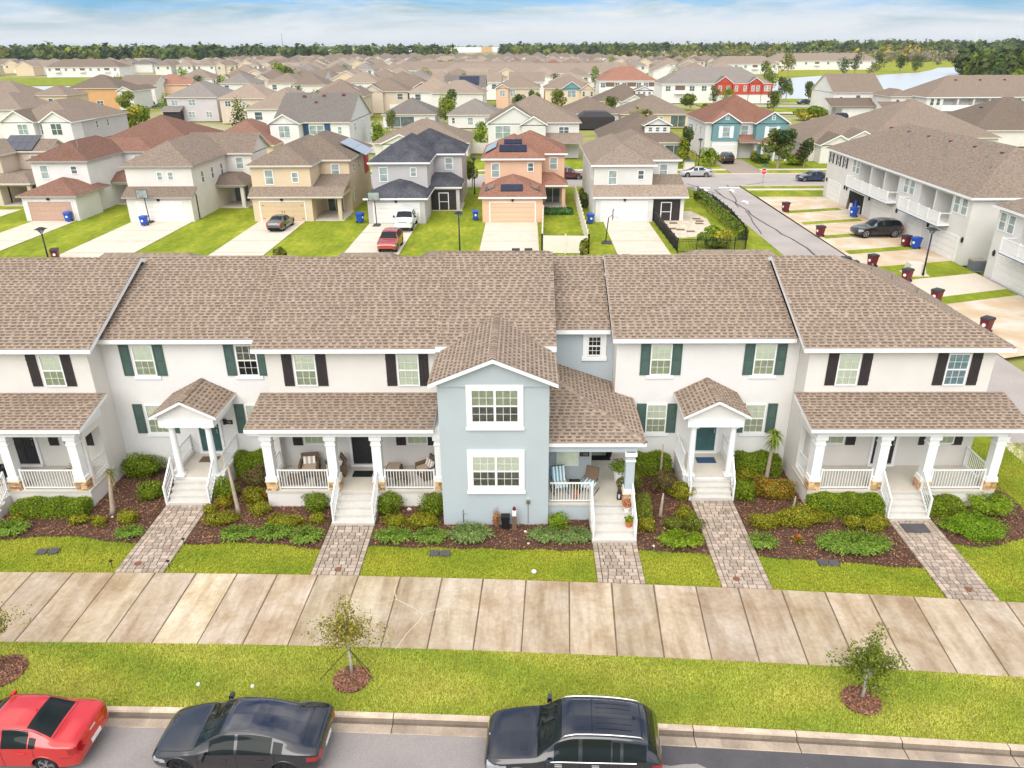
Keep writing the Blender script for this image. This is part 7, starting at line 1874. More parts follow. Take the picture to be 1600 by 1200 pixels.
# stop sign at the alley mouth
T = Thing('stop_sign', 'red stop sign with green street name blades at the alley mouth', 'sign', (32.3, 105.8, 0))
mb = MB(); mb.tube([(32.3, 105.8, 0), (32.3, 105.8, 2.75)], .035, 8); T.part('pole', mb, 'metal')
mb = MB(); o8 = [(32.3 + .42 * math.cos(R(22.5 + 45 * i)), 105.74, 2.15 + .42 * math.sin(R(22.5 + 45 * i))) for i in range(8)]; mb.face(o8); mb.face([(a, 105.70 + .05, c) for a, _, c in o8][::-1]); pl_ = T.part('white_border', mb, 'trim')
mb = MB(); o8 = [(32.3 + .385 * math.cos(R(22.5 + 45 * i)), 105.735, 2.15 + .385 * math.sin(R(22.5 + 45 * i))) for i in range(8)]; mb.face(o8); sg = T.part('sign_face', mb, M('sign_red', (.62, .02, .025), rough=.4))
text(T, 'STOP', (32.3, 105.725, 2.15), .31, 'trim', parent=sg)
mb = MB(); mb.box(31.85, 32.75, 105.78, 105.82, 2.72, 2.92); T.part('name_blade', mb, M('sign_green', (.02, .22, .10), rough=.4)); mb = MB(); mb.box(32.28, 32.32, 105.35, 106.25, 2.94, 3.14); T.part('name_blade', mb, 'sg'if 0 else MAT['shutter_teal'])
# fences
def vinyl(name, label, pts, h=1.75):
    T = Thing(name, label, 'fence', (pts[0][0], pts[0][1], 0), 'white vinyl fences')
    for (x0, y0), (x1, y1) in zip(pts[:-1], pts[1:]):
        L = math.hypot(x1 - x0, y1 - y0); n = max(1, round(L / 2.0))
        for i in range(n):
            a = Vector((x0 + (x1 - x0) * i / n, y0 + (y1 - y0) * i / n, 0)); b = Vector((x0 + (x1 - x0) * (i + 1) / n, y0 + (y1 - y0) * (i + 1) / n, 0))
            mb = MB(); mb.bar(a + Vector((0, 0, h / 2)), b + Vector((0, 0, h / 2)), .04, h - .1); T.part('fence_panel', mb, 'vinyl')
            mb = MB(); mb.box(a.x - .07, a.x + .07, a.y - .07, a.y + .07, 0, h + .1); T.part('fence_post', mb, 'vinyl')
        mb = MB(); mb.box(x1 - .07, x1 + .07, y1 - .07, y1 + .07, 0, h + .1); T.part('fence_post', mb, 'vinyl')
vinyl('vinyl_fence', 'cream vinyl fence round the small yard beside the peach house', [(1.95, 84.2), (1.55, 70.3), (5.9, 70.1), (6.25, 97)])
vinyl('vinyl_fence', 'white vinyl fence behind the charcoal roof, right of the low brown roof', [(-14.5, 142), (-4, 142)], 1.9); vinyl('vinyl_fence', 'white vinyl fence between the navy panelled house and the low brown roof', [(-44, 172), (-30.8, 167)], 1.9); vinyl('vinyl_fence', 'white vinyl fence left of the low brown roof near the green palm bushes', [(-29, 143.5), (-22, 142)], 1.9)
def iron(label, pts, h=1.35):
    T = Thing('iron_fence', label, 'fence', (pts[0][0], pts[0][1], 0))
    for (x0, y0), (x1, y1) in zip(pts[:-1], pts[1:]):
        L = math.hypot(x1 - x0, y1 - y0); n = max(1, round(L / 1.9)); 
        for i in range(n):
            a = Vector((x0 + (x1 - x0) * i / n, y0 + (y1 - y0) * i / n, 0)); b = Vector((x0 + (x1 - x0) * (i + 1) / n, y0 + (y1 - y0) * (i + 1) / n, 0))
            mb = MB()
            for z in (.15, h - .2, h - .05): mb.bar(a + Vector((0, 0, z)), b + Vector((0, 0, z)), .04)
            k = int((b - a).length / .13)
            for q in range(1, k):
                c = a + (b - a) * q / k; mb.box(c.x - .013, c.x + .013, c.y - .013, c.y + .013, .08, h)
            T.part('picket_panel', mb, 'black', kind='stuff')
            mb = MB(); mb.box(a.x - .04, a.x + .04, a.y - .04, a.y + .04, 0, h + .12); T.part('fence_post', mb, 'black')
iron('black iron picket fence round the gravel yard of the pale house', [(14.15, 84.3), (14.25, 70.2), (19.6, 70.4), (20.9, 71.3), (21.9, 75), (22.6, 84), (22.6, 93), (21.9, 98.4), (17.6, 99.2)])
mb = MB(); mb.prism([(14.6, 77), (16, 76.4), (18.6, 77.2), (19.8, 79.5), (20.4, 85.5), (19.4, 90), (17.6, 89.4), (17.4, 84.3), (14.6, 84)], -.01, .012); structure('gravel_patch', mb, 'gravel')
for i, (x, y) in enumerate(((15.6, 80.5), (16.4, 80), (17.3, 79.2), (19.0, 83), (19.3, 84.2), (19.2, 85.4), (16.2, 83.2))):
    mb = MB(); mb.taper(x - .45, x + .45, y - .3, y + .3, 0, x - .4, x + .4, y - .26, y + .26, .07); simple('stepping_stone', 'dark stone slab in the gravel yard, %s from the camera side' % 'fourth third first fifth sixth seventh second'.split()[i], 'stone', mb, 'wicker', (x, y, 0), 'dark slabs in the gravel yard')
# ------------------------------------------------------------------ houses of the middle distance
MG = 'houses beyond the cross street'
def mid(label, x0, x1, y0, y1, ez, wl, rf, roof='hip', p=.5, fm='fascia_tan', wins=(), rz=0, group=MG):
    T = Thing('house', label, 'house', ((x0 + x1) / 2, y0, 0), group)
    wall(T, x0, x1, y0, y1, ez - .1, wl)
    if roof == 'hip': hip(T, x0, x1, y0, y1, ez, rf, p, fm=fm)
    elif roof == 'gx': gable(T, x0, x1, y0, y1, ez, rf, wl, 'x', p, fm=fm)
    else: gable(T, x0, x1, y0, y1, ez, rf, wl, 'y', p, fm=fm)
    for w_ in wins:
        win(T, w_[0], y0, w_[1], w_[2], w_[3], 'S', w_[4] if len(w_) > 4 else 'glass_mid', mull=w_[2] > 1.4, grid=(2, 1) if w_[2] > 1.4 else None)
    return T
def front_gable(T, x0, x1, y0, y1, ez, wl, rf, p=.5, wallz=0, wins=()):
    wall(T, x0, x1, y0, y1, ez - .08, wl, wallz - .1)
    gable(T, x0, x1, y0, y1 + 4, ez + .004, rf, wl, 'y', p, fm='trim', name='gable_roof', ends=(1, 0))
    for w_ in wins: win(T, w_[0], y0, w_[1], w_[2], w_[3], 'S', w_[4] if len(w_) > 4 else 'glass_mid', mull=w_[2] > 1.4)
def side_wins(T, x, ys, z=4, face='E'):
    for y in ys: win(T, x, y, z, .8, 1.4, face, 'glass_dark')
T = mid('white house with two front gables and a grey side wall at the left', -92.5, -80.3, 142, 161, 5.85, 'stucco_white', 'brown', 'hip')
front_gable(T, -92.6, -87.0, 140.6, 144, 5.85, 'stucco_white', 'brown', .62, 0, [(-89.0, 3.7, 1.9, 1.8)]); front_gable(T, -85.4, -80.2, 140.4, 144, 5.85, 'stucco_white', 'brown', .62, 0, [(-82.9, 3.6, 2.0, 2.0, 'glass_dark')]); win(T, -86.2, 142, 3.6, 1.0, 1.8, pane='glass_dark')
mb = MB(); mb.box(-80.29, -80.2, 144.2, 160.9, -.1, 5.7); T.part('side_wall', mb, 'stucco_gray', label='grey side wall'); side_wins(T, -80.19, (149, 153))
T = mid('orange tan two storey house with a plain side wall far left', -141, -125.6, 250, 264, 6.2, 'stucco_orange', 'brown', wins=[(-132, .8, 2.0, 1.8, 'glass_dark')]); front_gable(T, -125.6, -121, 249, 262, 5.4, 'stucco_ivory', 'brown', .5, 0, [(-123.3, 3.4, 1.9, 1.6, 'glass_dark'), (-123.2, .9, 1.6, 1.6, 'glass_dark')])
T = mid('tan two storey house cut by the left edge beside the far pond', -150, -133, 214, 228, 5.9, 'stucco_cream', 'tan', wins=[(-141, 3.6, 1.0, 1.6, 'glass_dark'), (-137.5, 3.6, 1.0, 1.6)]); wall(T, -133, -124.5, 219, 230, 5.7, 'stucco_cream'); hip(T, -134, -124.5, 219, 230, 5.9, 'tan', .45, fm='fascia_tan', name='wing_roof'); win(T, -129, 219, 3.6, 1.4, 1.5, pane='glass_dark')
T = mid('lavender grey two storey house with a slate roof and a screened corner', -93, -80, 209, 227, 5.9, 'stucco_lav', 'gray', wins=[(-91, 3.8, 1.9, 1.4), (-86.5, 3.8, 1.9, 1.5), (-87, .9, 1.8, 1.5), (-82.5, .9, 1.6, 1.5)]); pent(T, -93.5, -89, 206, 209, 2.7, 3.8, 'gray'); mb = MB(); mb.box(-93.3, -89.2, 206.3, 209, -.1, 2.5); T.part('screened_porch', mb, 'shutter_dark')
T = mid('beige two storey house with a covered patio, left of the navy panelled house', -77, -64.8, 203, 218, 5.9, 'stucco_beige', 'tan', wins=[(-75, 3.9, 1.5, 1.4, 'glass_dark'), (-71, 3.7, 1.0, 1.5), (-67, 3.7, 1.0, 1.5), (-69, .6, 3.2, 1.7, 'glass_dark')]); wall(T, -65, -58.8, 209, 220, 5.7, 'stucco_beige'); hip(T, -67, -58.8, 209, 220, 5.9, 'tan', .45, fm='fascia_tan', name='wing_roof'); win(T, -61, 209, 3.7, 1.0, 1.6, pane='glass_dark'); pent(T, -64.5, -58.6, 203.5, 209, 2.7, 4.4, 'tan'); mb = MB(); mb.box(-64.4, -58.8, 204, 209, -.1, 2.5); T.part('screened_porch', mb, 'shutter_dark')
T = mid('white house with navy panels and a long grey gabled roof', -43.5, -30.6, 138.4, 158, 5.85, 'stucco_white', 'gray', 'gx', .42); front_gable(T, -43.6, -38.7, 135.8, 141, 5.85, 'stucco_white', 'gray', .55, 0, [(-41.2, 3.5, 2.0, 2.0)]); win(T, -36.3, 138.4, 3.7, 2.6, 1.6, mull=True)
for a, b in ((-38.6, -37.7), (-34.9, -33.9)): mb = MB(); mb.box(a, b, 138.3, 138.398, 0, 5.7); T.part('navy_panel', mb, 'siding_navy')
win(T, -32.3, 138.4, 3.8, .8, 1.3); side_wins(T, -30.6, (143, 150)); vents(T, [(-40, 146.5, 9.6), (-36.5, 146.8, 9.7), (-33, 147, 9.8), (-37.5, 144.5, 8.7)])
T = mid('low single storey house with a wide tan roof behind the charcoal roof', -25.5, -9.8, 133.5, 148, 2.9, 'stucco_ivory', 'tan', p=.42); front_gable(T, -24, -18, 132.6, 136, 2.9, 'stucco_ivory', 'tan', .45); vents(T, [(-18.5, 139, 5.2), (-17, 139.2, 5.2)])
T = mid('single storey house with a grey hipped roof and a dark porch', -34, -21.6, 191, 205, 2.9, 'stucco_pale', 'gray', p=.5, wins=[(-23.5, .9, 1.1, 1.4)]); glazed(T, -33.2, -26.5, 191, .1, 2.4)
T = mid('single storey white house with a grey hipped roof, right of its twin', -18.2, -6.4, 189, 203, 2.9, 'stucco_pale', 'gray', p=.5, wins=[(-17, .9, .8, 1.4, 'glass_dark'), (-13, .6, 1.4, 1.7), (-9, .6, 1.4, 1.7)])
T = mid('cream two storey house with two bright red front panels', -42, -28, 249, 263, 5.8, 'stucco_cream', 'brown', wins=[(-35.8, 3.4, 1.6, 2.0)])
for a, b in ((-42.2, -36.8), (-34.3, -28.6)):
    front_gable(T, a, b, 247.4, 251, 5.8, 'siding_red', 'tan', .6, 0, [((a + b) / 2, 3.2, 2.6, 2.2)])
T = mid('white two storey house with black solar panels on its gabled front', -25, -12.6, 251, 264, 5.8, 'stucco_pale', 'gray', 'gx', wins=[(-20.2, 3.4, 1.0, 1.6, 'glass_dark'), (-16.9, 3.3, 2.6, 1.8, 'glass_dark'), (-13.8, 3.3, 1.0, 1.6)]); front_gable(T, -25.1, -20.8, 249, 253, 5.8, 'stucco_pale', 'gray', .8, 0, [(-22.8, 3.3, 1.4, 1.9, 'glass_dark')]); solar(T, -17.5, 254.2, 7.75, (1, 0, 0), (0, 1, .5), 6, 3)
T = mid('peach two storey house with a brown hipped roof in the middle distance', -9, 4.4, 249, 263, 5.8, 'stucco_beige', 'brown', wins=[(-3.8, 3.4, 1.6, 1.9), (2.2, 3.4, 1.6, 1.8)]); front_gable(T, -8.8, -5.2, 247.6, 251, 5.8, 'stucco_peach', 'brown', .55, 0, [(-7, 3.4, 1.6, 1.9)])
T = mid('white gabled house with a brown roof above the peach house', -6.2, 9.2, 136.5, 152, 5.85, 'stucco_pale', 'brown', 'hip'); front_gable(T, -6.3, 2.4, 134.6, 139, 5.85, 'stucco_pale', 'brown', .58, 0, [(-3.8, 3.3, 2.7, 2.2), (1.2, 3.3, 1.7, 2.2)]); front_gable(T, -.6, 3.4, 133.8, 137, 5.7, 'stucco_pale', 'brown', .58); win(T, 6.6, 136.5, 3.9, 1.8, 1.2, pane='glass_dark', mull=True); pent(T, 2.5, 9.4, 133.6, 136.5, 2.8, 4.1, 'brown')
T = mid('brown roofed house with a small white dormer behind the pale house', 13.2, 26.6, 131.5, 150, 3.1, 'stucco_ivory', 'brown', p=.55); mb = MB(); mb.box(20.0, 24.2, 133.4, 137.5, 3.9, 5.6); T.part('dormer', mb, 'stucco_white'); gable(T, 20.0, 24.2, 133.4, 139.5, 5.6, 'brown', 'stucco_white', 'y', .5, name='dormer_roof', ends=(1, 0))
for x in (20.9, 22.1, 23.3): win(T, x, 133.4, 4.5, .75, .8, pane='glass_dark')
glazed(T, 23.2, 26.2, 131.5, .1, 2.6)
T = mid('beige house with two blue green gables in the middle distance', 6, 20.4, 245, 259, 5.8, 'stucco_cream', 'brown', wins=[(8.4, 3.4, 1.0, 1.7, 'glass_dark')]); front_gable(T, 11.2, 16.6, 243.5, 247, 5.9, 'siding_teal', 'brown', .65, 5.4); wall(T, 11.2, 16.6, 243.6, 245, 5.5, 'stucco_cream'); win(T, 13.9, 243.6, 3.3, 2.6, 2.0, mull=True); front_gable(T, 16.6, 20.6, 242.4, 246, 5.6, 'stucco_cream', 'brown', .7); [win(T, x, 242.4, 3.6, .9, 1.5, pane='glass_dark') for x in (17.4, 19.8)]; front_gable(T, 16.4, 20.4, 240.8, 242.4, 2.6, 'siding_teal', 'brown', .5)
T = mid('single storey house with a brown roof and a black pool cage', 8.6, 22.4, 191, 207, 2.9, 'stucco_ivory', 'brown', p=.45); mb = MB(); mb.box(12.2, 20.6, 184.5, 191, 0, 2.6); mb.taper(12.2, 20.6, 184.5, 191, 2.6, 14, 19, 186.5, 190.5, 3.6); T.part('pool_cage', mb, 'shutter_dark', label='black screened pool cage')
T = mid('cream single storey house with a wide tan hipped roof', 22.5, 38.5, 188, 204, 3.0, 'stucco_cream', 'tan', p=.46, wins=[(31.2, .8, 2.2, 1.6)]); glazed(T, 34, 37.6, 188, .1, 2.6)
T = mid('tan roofed house with white dormer and pale gable in front of the red roofs', 20, 36, 226, 242, 3.4, 'stucco_ivory', 'brown', p=.5); front_gable(T, 27, 33.5, 224.5, 228, 3.2, 'stucco_pale', 'brown', .5); mb = MB(); mb.box(31, 36, 229, 232, 4.2, 6.0); T.part('dormer', mb, 'stucco_white'); gable(T, 31, 36, 229, 234, 6.0, 'brown', 'stucco_white', 'y', .4, name='dormer_roof', ends=(1, 0)); [win(T, x, 229, 4.8, .8, .9, pane='glass_dark') for x in (32, 33.5, 35)]
# the teal gabled house on the cross street
T = mid('white house with two teal board gables and a rust red roof', 30.6, 43.6, 135.4, 151, 5.85, 'stucco_white', 'rust', 'hip', .55, wins=[(37.2, 3.6, 1.3, 1.7)])
for a, b, y in ((31.6, 36.0, 134.2), (38.6, 43.8, 133.2)):
    wall(T, a, b, y, 136, 3.0, 'stucco_white'); front_gable(T, a, b, y - .01, 137, 5.85, 'siding_teal', 'rust', .62, 3.0)
    mb = MB()
    for k in range(9): mb.box(a + (b - a) * k / 8 - .03, a + (b - a) * k / 8 + .03, y - .05, y - .012, 3.0, 5.8)
    mb.box(a - .1, b + .1, y - .06, y - .012, 2.85, 3.05); T.part('battens', mb, 'siding_teal'); c = (a + b) / 2
    win(T, c, y - .012, 3.5, 1.3, 1.7); [T.inst('shutter', ('t', .5), lambda mb: mb.box(-.28, .28, -.06, 0, 0, 1.9), 'trim', (c + s * .95, y - .012, 3.4)) for s in (-1, 1)]; win(T, c, y - .012, 6.3, .6, .8)
garage(T, 33.8, 134.2, 4.0, 'garage'); pent(T, 36.2, 39, 132.8, 135.4, 2.9, 3.8, 'rust'); hip(T, 39.2, 43.4, 131.0, 135, 2.9, 'rust', .45, fm='trim', name='porch_roof')
for x in (39.3, 41.3, 43.3): mb = MB(); mb.box(x - .15, x + .15, 131.1, 131.4, 0, 2.75); T.part('porch_post', mb, 'trim')
mb = MB(); mb.box(39.0, 40.0, 133.14, 133.18, .05, 2.1); T.part('front_door', mb, 'siding_teal'); win(T, 42, 133.19, .8, .9, 1.5); side_wins(T, 30.6, (139, 143), 3.6, 'W')
# single storey neighbour with shuttered window
T = mid('single storey tan house with two small gables, right of the teal house', 46.5, 62, 131, 150, 2.9, 'stucco_ivory', 'brown', p=.45); front_gable(T, 48, 53.5, 128.4, 133, 2.9, 'stucco_ivory', 'brown', .5, 0, [(51.5, .8, 1.6, 1.6)]); front_gable(T, 52, 58, 129.6, 134, 3.3, 'stucco_ivory', 'brown', .5); [T.inst('shutter', ('m', .4), lambda mb: mb.box(-.2, .2, -.06, 0, 0, 1.7), 'bin_red', (51.5 + s * 1.05, 128.4, .75)) for s in (-1, 1)]
# right: white house, balcony block, low roofs behind the rear row
T = mid('white two storey house with a steep brown gabled roof and garage, at the lake', 82, 95, 216, 233, 5.9, 'stucco_white', 'brown', 'gx', .5, wins=[(84, 3.6, .9, 1.3, 'glass_dark'), (88.5, 3.4, 1.3, 1.9, 'glass_dark')]); pent(T, 80, 91.5, 211, 216, 2.9, 4.6, 'brown'); wall(T, 83, 91.4, 211.5, 216.2, 2.7, 'stucco_white'); garage(T, 87.6, 211.5, 5, 'garage'); side_wins(T, 95, (222, 227))
T = Thing('balcony_row', 'long white row with balconies and a broad brown roof beyond the rear townhouses', 'townhouse row', (115, 196, 0))
mb = MB(); mb.box(97, 140, 196, 212, -.1, 2.9, skip='b'); cur = 97
for a, b in ((101.0, 104.4), (104.8, 108.2), (108.6, 112), (112.4, 115.6)): mb.box(cur, a, 196, 212, 2.9, 5.8); mb.box(a, b, 197.8, 212, 2.9, 5.8); mb.box(a, b, 196, 197.8, 5.5, 5.8); cur = b
mb.box(cur, 140, 196, 212, 2.9, 5.8); T.part('wall', mb, 'stucco_pale'); hip(T, 97, 140, 196, 212, 5.9, 'brown', .55, fm='trim'); mb = MB(); mb.box(100.4, 116, 194.9, 196, 2.8, 3.0); mb.box(100.4, 116, 194.9, 194.98, 3.0, 4.1); T.part('balcony', mb, 'trim')
for x in (98.3, 99.8, 117.6, 119.2, 123, 126.5, 130, 133.5, 136.5): win(T, x, 196, 4.0, 1.0, 1.6, pane='glass_dark')
vents(T, [(106 + i * 6, 202, 9.5) for i in range(5)])
for x in (102.5, 108.5): mb = MB(); mb.box(x - 2.3, x + 2.3, 195.93, 195.99, 0, 2.2); T.part('garage_door', mb, 'garage')
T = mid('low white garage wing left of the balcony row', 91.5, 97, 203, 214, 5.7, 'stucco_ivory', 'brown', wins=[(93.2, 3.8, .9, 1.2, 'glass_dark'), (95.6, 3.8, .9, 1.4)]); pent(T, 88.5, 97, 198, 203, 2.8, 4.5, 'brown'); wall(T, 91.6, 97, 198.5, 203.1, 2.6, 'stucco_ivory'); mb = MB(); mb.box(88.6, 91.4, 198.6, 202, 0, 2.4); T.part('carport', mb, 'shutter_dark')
T = mid('low house with a broad brown hipped roof directly behind the rear townhouse row', 60, 82, 138, 160, 2.9, 'stucco_ivory', 'brown', p=.5); vents(T, [(70, 146, 6.8), (73.5, 146.5, 7.0)])
T = mid('low house with brown roof and pale gable at the right edge, behind the rear row', 84, 106, 150, 170, 2.9, 'stucco_ivory', 'brown', p=.5); front_gable(T, 97, 105, 147.5, 152, 2.9, 'stucco_ivory', 'brown', .5); vents(T, [(88.5, 157, 6.4), (95.5, 157, 6.4)], 'bin_lid')
T = mid('grey white house fragment at the far right edge above the low roofs', 116, 128, 162, 176, 5.9, 'stucco_gray', 'gray', wins=[(118, 3.6, 1.0, 1.6)])
# red roofs left
T = mid('single storey house with a red brown roof and small white gables at the left', -72, -54.5, 130, 148, 2.9, 'stucco_white', 'red', p=.46); front_gable(T, -71.8, -67.2, 128.6, 133, 3.0, 'stucco_white', 'red', .5, 0, [(-69.4, .8, 1.4, 1.6)]); front_gable(T, -66.7, -61.7, 128, 133, 2.9, 'stucco_white', 'red', .5)
T = mid('single storey house with a red roof between ivory and navy panelled houses', -54, -42, 131, 146, 2.9, 'stucco_cream', 'red', p=.55)
# long two storey rows in the middle distance
def row_house(label, x0, x1, y0, y1, wl, rf, n, reds=()):
    T = Thing('row_house', label, 'townhouse row', ((x0 + x1) / 2, y0, 0), 'distant townhouse rows')
    wall(T, x0, x1, y0, y1, 5.8, wl); hip(T, x0, x1, y0, y1, 5.9, rf, .55, fm='trim')
    for i in range(n):
        xx = x0 + (x1 - x0) * (i + .5) / n
        if i % 3 == 1:
            mb = MB(); mb.box(xx - 1.6, xx + 1.6, y0 - .05, y0 - .002, 3.2, 5.3); T.part('balcony_opening', mb, 'wicker'); mb = MB(); mb.box(xx - 1.8, xx + 1.8, y0 - 1, y0, 2.8, 3.9); T.part('balcony', mb, 'trim')
        else: win(T, xx, y0, 3.6, 1.7, 1.7, pane='glass_dark', mull=True)
    return T
row_house('distant white row with a rust red hipped roof', 26.5, 47, 292, 308, 'stucco_white', 'rust', 8)
T = row_house('distant white and red row with a slate roof and red gabled bays', 45, 80.5, 268, 285, 'stucco_white', 'gray', 9)
for a, b, g in ((62.5, 67.5, 1), (67.8, 73, 0), (73.2, 77.2, 1), (77.4, 80.8, 0)):
    wall(T, a, b, 266.4, 269, 5.8, 'siding_red', 2.6)
    if g: front_gable(T, a, b, 266.38, 270, 6.2, 'siding_red', 'gray', .7, 5.6)
    wall(T, a, b, 266.5, 269, 2.6, 'stucco_white'); [win(T, x, 266.4, 3.6, 1.0, 1.7) for x in (a + 1.2, b - 1.2)]
row_house('distant white two storey row behind the green bank at the left', -305, -258, 520, 536, 'stucco_white', 'brown', 9); row_house('pale distant two storey row with a long brown roof, near the centre', -70, 10, 420, 434, 'stucco_ivory', 'far', 16); row_house('second pale distant row with a long brown roof behind the first', -40, 50, 372, 386, 'stucco_pale', 'far', 16)
row_house('long white bungalow row beside the meadow, right of centre', 176, 256, 600, 618, 'stucco_white', 'far', 10); row_house('white house row with brown roofs left of the meadow bungalows', 118, 160, 520, 536, 'stucco_white', 'far', 7)
# ------------------------------------------------------------------ far houses, one object each, from a few patterns
FGRP = 'distant houses across the neighbourhood'
PROTO = []
specs = [('distant pale house, brown hipped roof', 'stucco_ivory', 'far', 'hip'), ('distant white house, tan gabled roof', 'stucco_white', 'tan', 'gx'), ('distant beige house, brown roof, front gable', 'stucco_beige', 'brown', 'hipg'),
         ('distant pale grey house, slate hipped roof', 'stucco_pale', 'gray', 'hip'), ('distant cream house, tan front gable', 'stucco_cream', 'far', 'gy'), ('distant white house, wide tan hipped roof', 'stucco_white', 'tan', 'hip'), ('distant peach house, rust red roof', 'stucco_peach', 'rust', 'hipg')]
for i, (lab, wl, rf, k) in enumerate(specs):
    T = Thing('house', lab, 'house', (0, 0, 0), FGRP)
    hw, dp = 5.6 + (i % 3) * .5, 14
    wall(T, -hw, hw, 0, dp, 5.7, wl)
    if k in ('hip', 'hipg'): hip(T, -hw, hw, 0, dp, 5.8, rf, .52, fm='fascia_tan')
    elif k == 'gx': gable(T, -hw, hw, 0, dp, 5.8, rf, wl, 'x', .42)
    else: gable(T, -hw, hw, 0, dp, 5.8, rf, wl, 'y', .5)
    if k == 'hipg': front_gable(T, -hw + .2, -.4, -1.2, 3, 5.8, wl, rf, .6)
    for x in (-hw + 2.4, hw - 2.2): win(T, x, -1.2 if (k == 'hipg' and x < 0) else 0, 3.5, 1.7, 1.7, pane='glass_dark')
    garage(T, hw - 3.2, 0, 4.4, 'garage') if False else None
    mb = MB(); mb.box(hw - 5.4, hw - .8, -.05, 0, 0, 2.2); T.part('garage_door', mb, 'garage')
    side_wins(T, hw, (4, 9), 3.6)
    PROTO.append(T.o)
rf_ = random.Random(12)
placed = 0
used0 = set()
ORD = 'first second third fourth fifth sixth seventh eighth ninth tenth eleventh twelfth thirteenth fourteenth fifteenth sixteenth seventeenth eighteenth nineteenth twentieth'.split()
ORD += ['twenty-' + o for o in ORD[:9]] + ['thirtieth'] + ['thirty-' + o for o in ORD[:9]] + ['fortieth'] + ['forty-' + o for o in ORD[:9]]
def put(x, y, rz):
    global placed
    k = rf_.choices(range(7), [5, 4, 4, 3, 3, 5, 1])[0]
    if k not in used0:
        used0.add(k); o = PROTO[k]; o.location = (x, y, 0); o.rotation_euler = (0, 0, rz)
    else: o = dup(PROTO[k], (x, y, 0), rz)
    o['label'] = specs[k][0] + ', %s far row, %s from left' % (ORD[row_i], ORD[col_i])
    placed += 1
rows = [(168, -175, -100), (172, -58, -50), (222, -55, -47), (232, -58, 2), (288, -190, 22), (318, -200, -10), (340, -175, 95), (402, -170, 100), (446, -180, 112), (466, -195, 70), (506, -225, 105), (552, -250, 110), (566, -420, 100), (610, -440, 150), (632, -430, 160), (690, -450, 160), (705, -300, 90), (760, -250, 60)]
for row_i, (y, xa, xb) in enumerate(rows):
    col_i = 0
    x = xa + rf_.uniform(0, 6)
    while x < xb:
        yy = y + rf_.uniform(-3, 3)
        skip = (-78 < x < 18 and 355 < yy < 440) or (xa < -185 and yy < 520 and x < -175) or (-312 < x < -250 and yy < 545) or (x < -140 and 255 < yy < 520) or (placed >= 292)
        if not skip and rf_.random() > .06:
            put(x, yy, rf_.choice([0, 0, 0, math.pi / 2, math.pi, 0]) + rf_.uniform(-.05, .05)); col_i += 1
        x += rf_.uniform(13.2, 16.5)
# houses still further off: one mass
mb = MB()
R2 = random.Random(5)
for y in (800, 850, 905, 960, 1020):
    x = -420
    while x < 80:
        h = 2.6 if R2.random() < .2 else 5.6; w_, d_ = R2.uniform(11, 18), 14; yy = y + R2.uniform(-6, 6)
        mb.box(x, x + w_, yy, yy + d_, 0, h, 0, skip='b'); e = .5; rz_ = h + min(w_, d_) * .24
        a, b, c, d = (x - e, yy - e, h), (x + w_ + e, yy - e, h), (x + w_ + e, yy + d_ + e, h), (x - e, yy + d_ + e, h); q = min(w_, d_) / 2
        r0, r1 = (x + q, yy + d_ / 2, rz_), (x + w_ - q, yy + d_ / 2, rz_)
        for f in ([a, b, r1, r0], [c, d, r0, r1], [d, a, r0], [b, c, r1]): mb.face(f, 1)
        x += w_ + R2.uniform(2, 6)
link('far_rooftops', mb.mesh('far_rooftops', ['stucco_white', 'far']), kind='stuff', label='mass of tiny far rooftops below the distant woods')
T = Thing('warehouse', 'large white warehouse with an orange end on the far horizon', 'warehouse', (-150, 2000, 0)); mb = MB(); mb.box(-225, -60, 2000, 2060, 0, 11.5); T.part('hall', mb, 'trim'); mb = MB(); mb.box(-105, -82, 1990, 1999, 0, 12); T.part('orange_end', mb, 'stucco_orange')
for i in range(6):
    T = Thing('far_block', 'white apartment block with a dark roof on the far horizon, %s from left' % ORD[i], 'apartment block', (-520 + i * 52, 1850, 0), 'white blocks on the horizon'); mb = MB(); x = -520 + i * 52; mb.box(x, x + 40, 1850, 1870, 0, 11); T.part('wall', mb, 'trim'); mb = MB(); mb.taper(x - 1, x + 41, 1849, 1871, 11, x + 4, x + 36, 1854, 1866, 16); T.part('roof', mb, 'gray')
T = Thing('radio_mast', 'thin pale radio mast rising above the distant woods left of centre', 'mast', (-345, 1180, 0)); mb = MB(); mb.tube([(-345, 1180, 0), (-345, 1180, 34)], [.8, .35], 6); T.part('mast', mb, 'metal')
for x_, y_, lab in ((700, 1300, 'left pale pylon above the woods at the far right'), (776, 1300, 'right pale pylon above the woods at the far right')):
    T = Thing('pylon', lab, 'pylon', (x_, y_, 0), 'pylons above the woods'); mb = MB(); mb.tube([(x_, y_, 0), (x_, y_, 34)], [.9, .4], 6); T.part('mast', mb, 'trim')
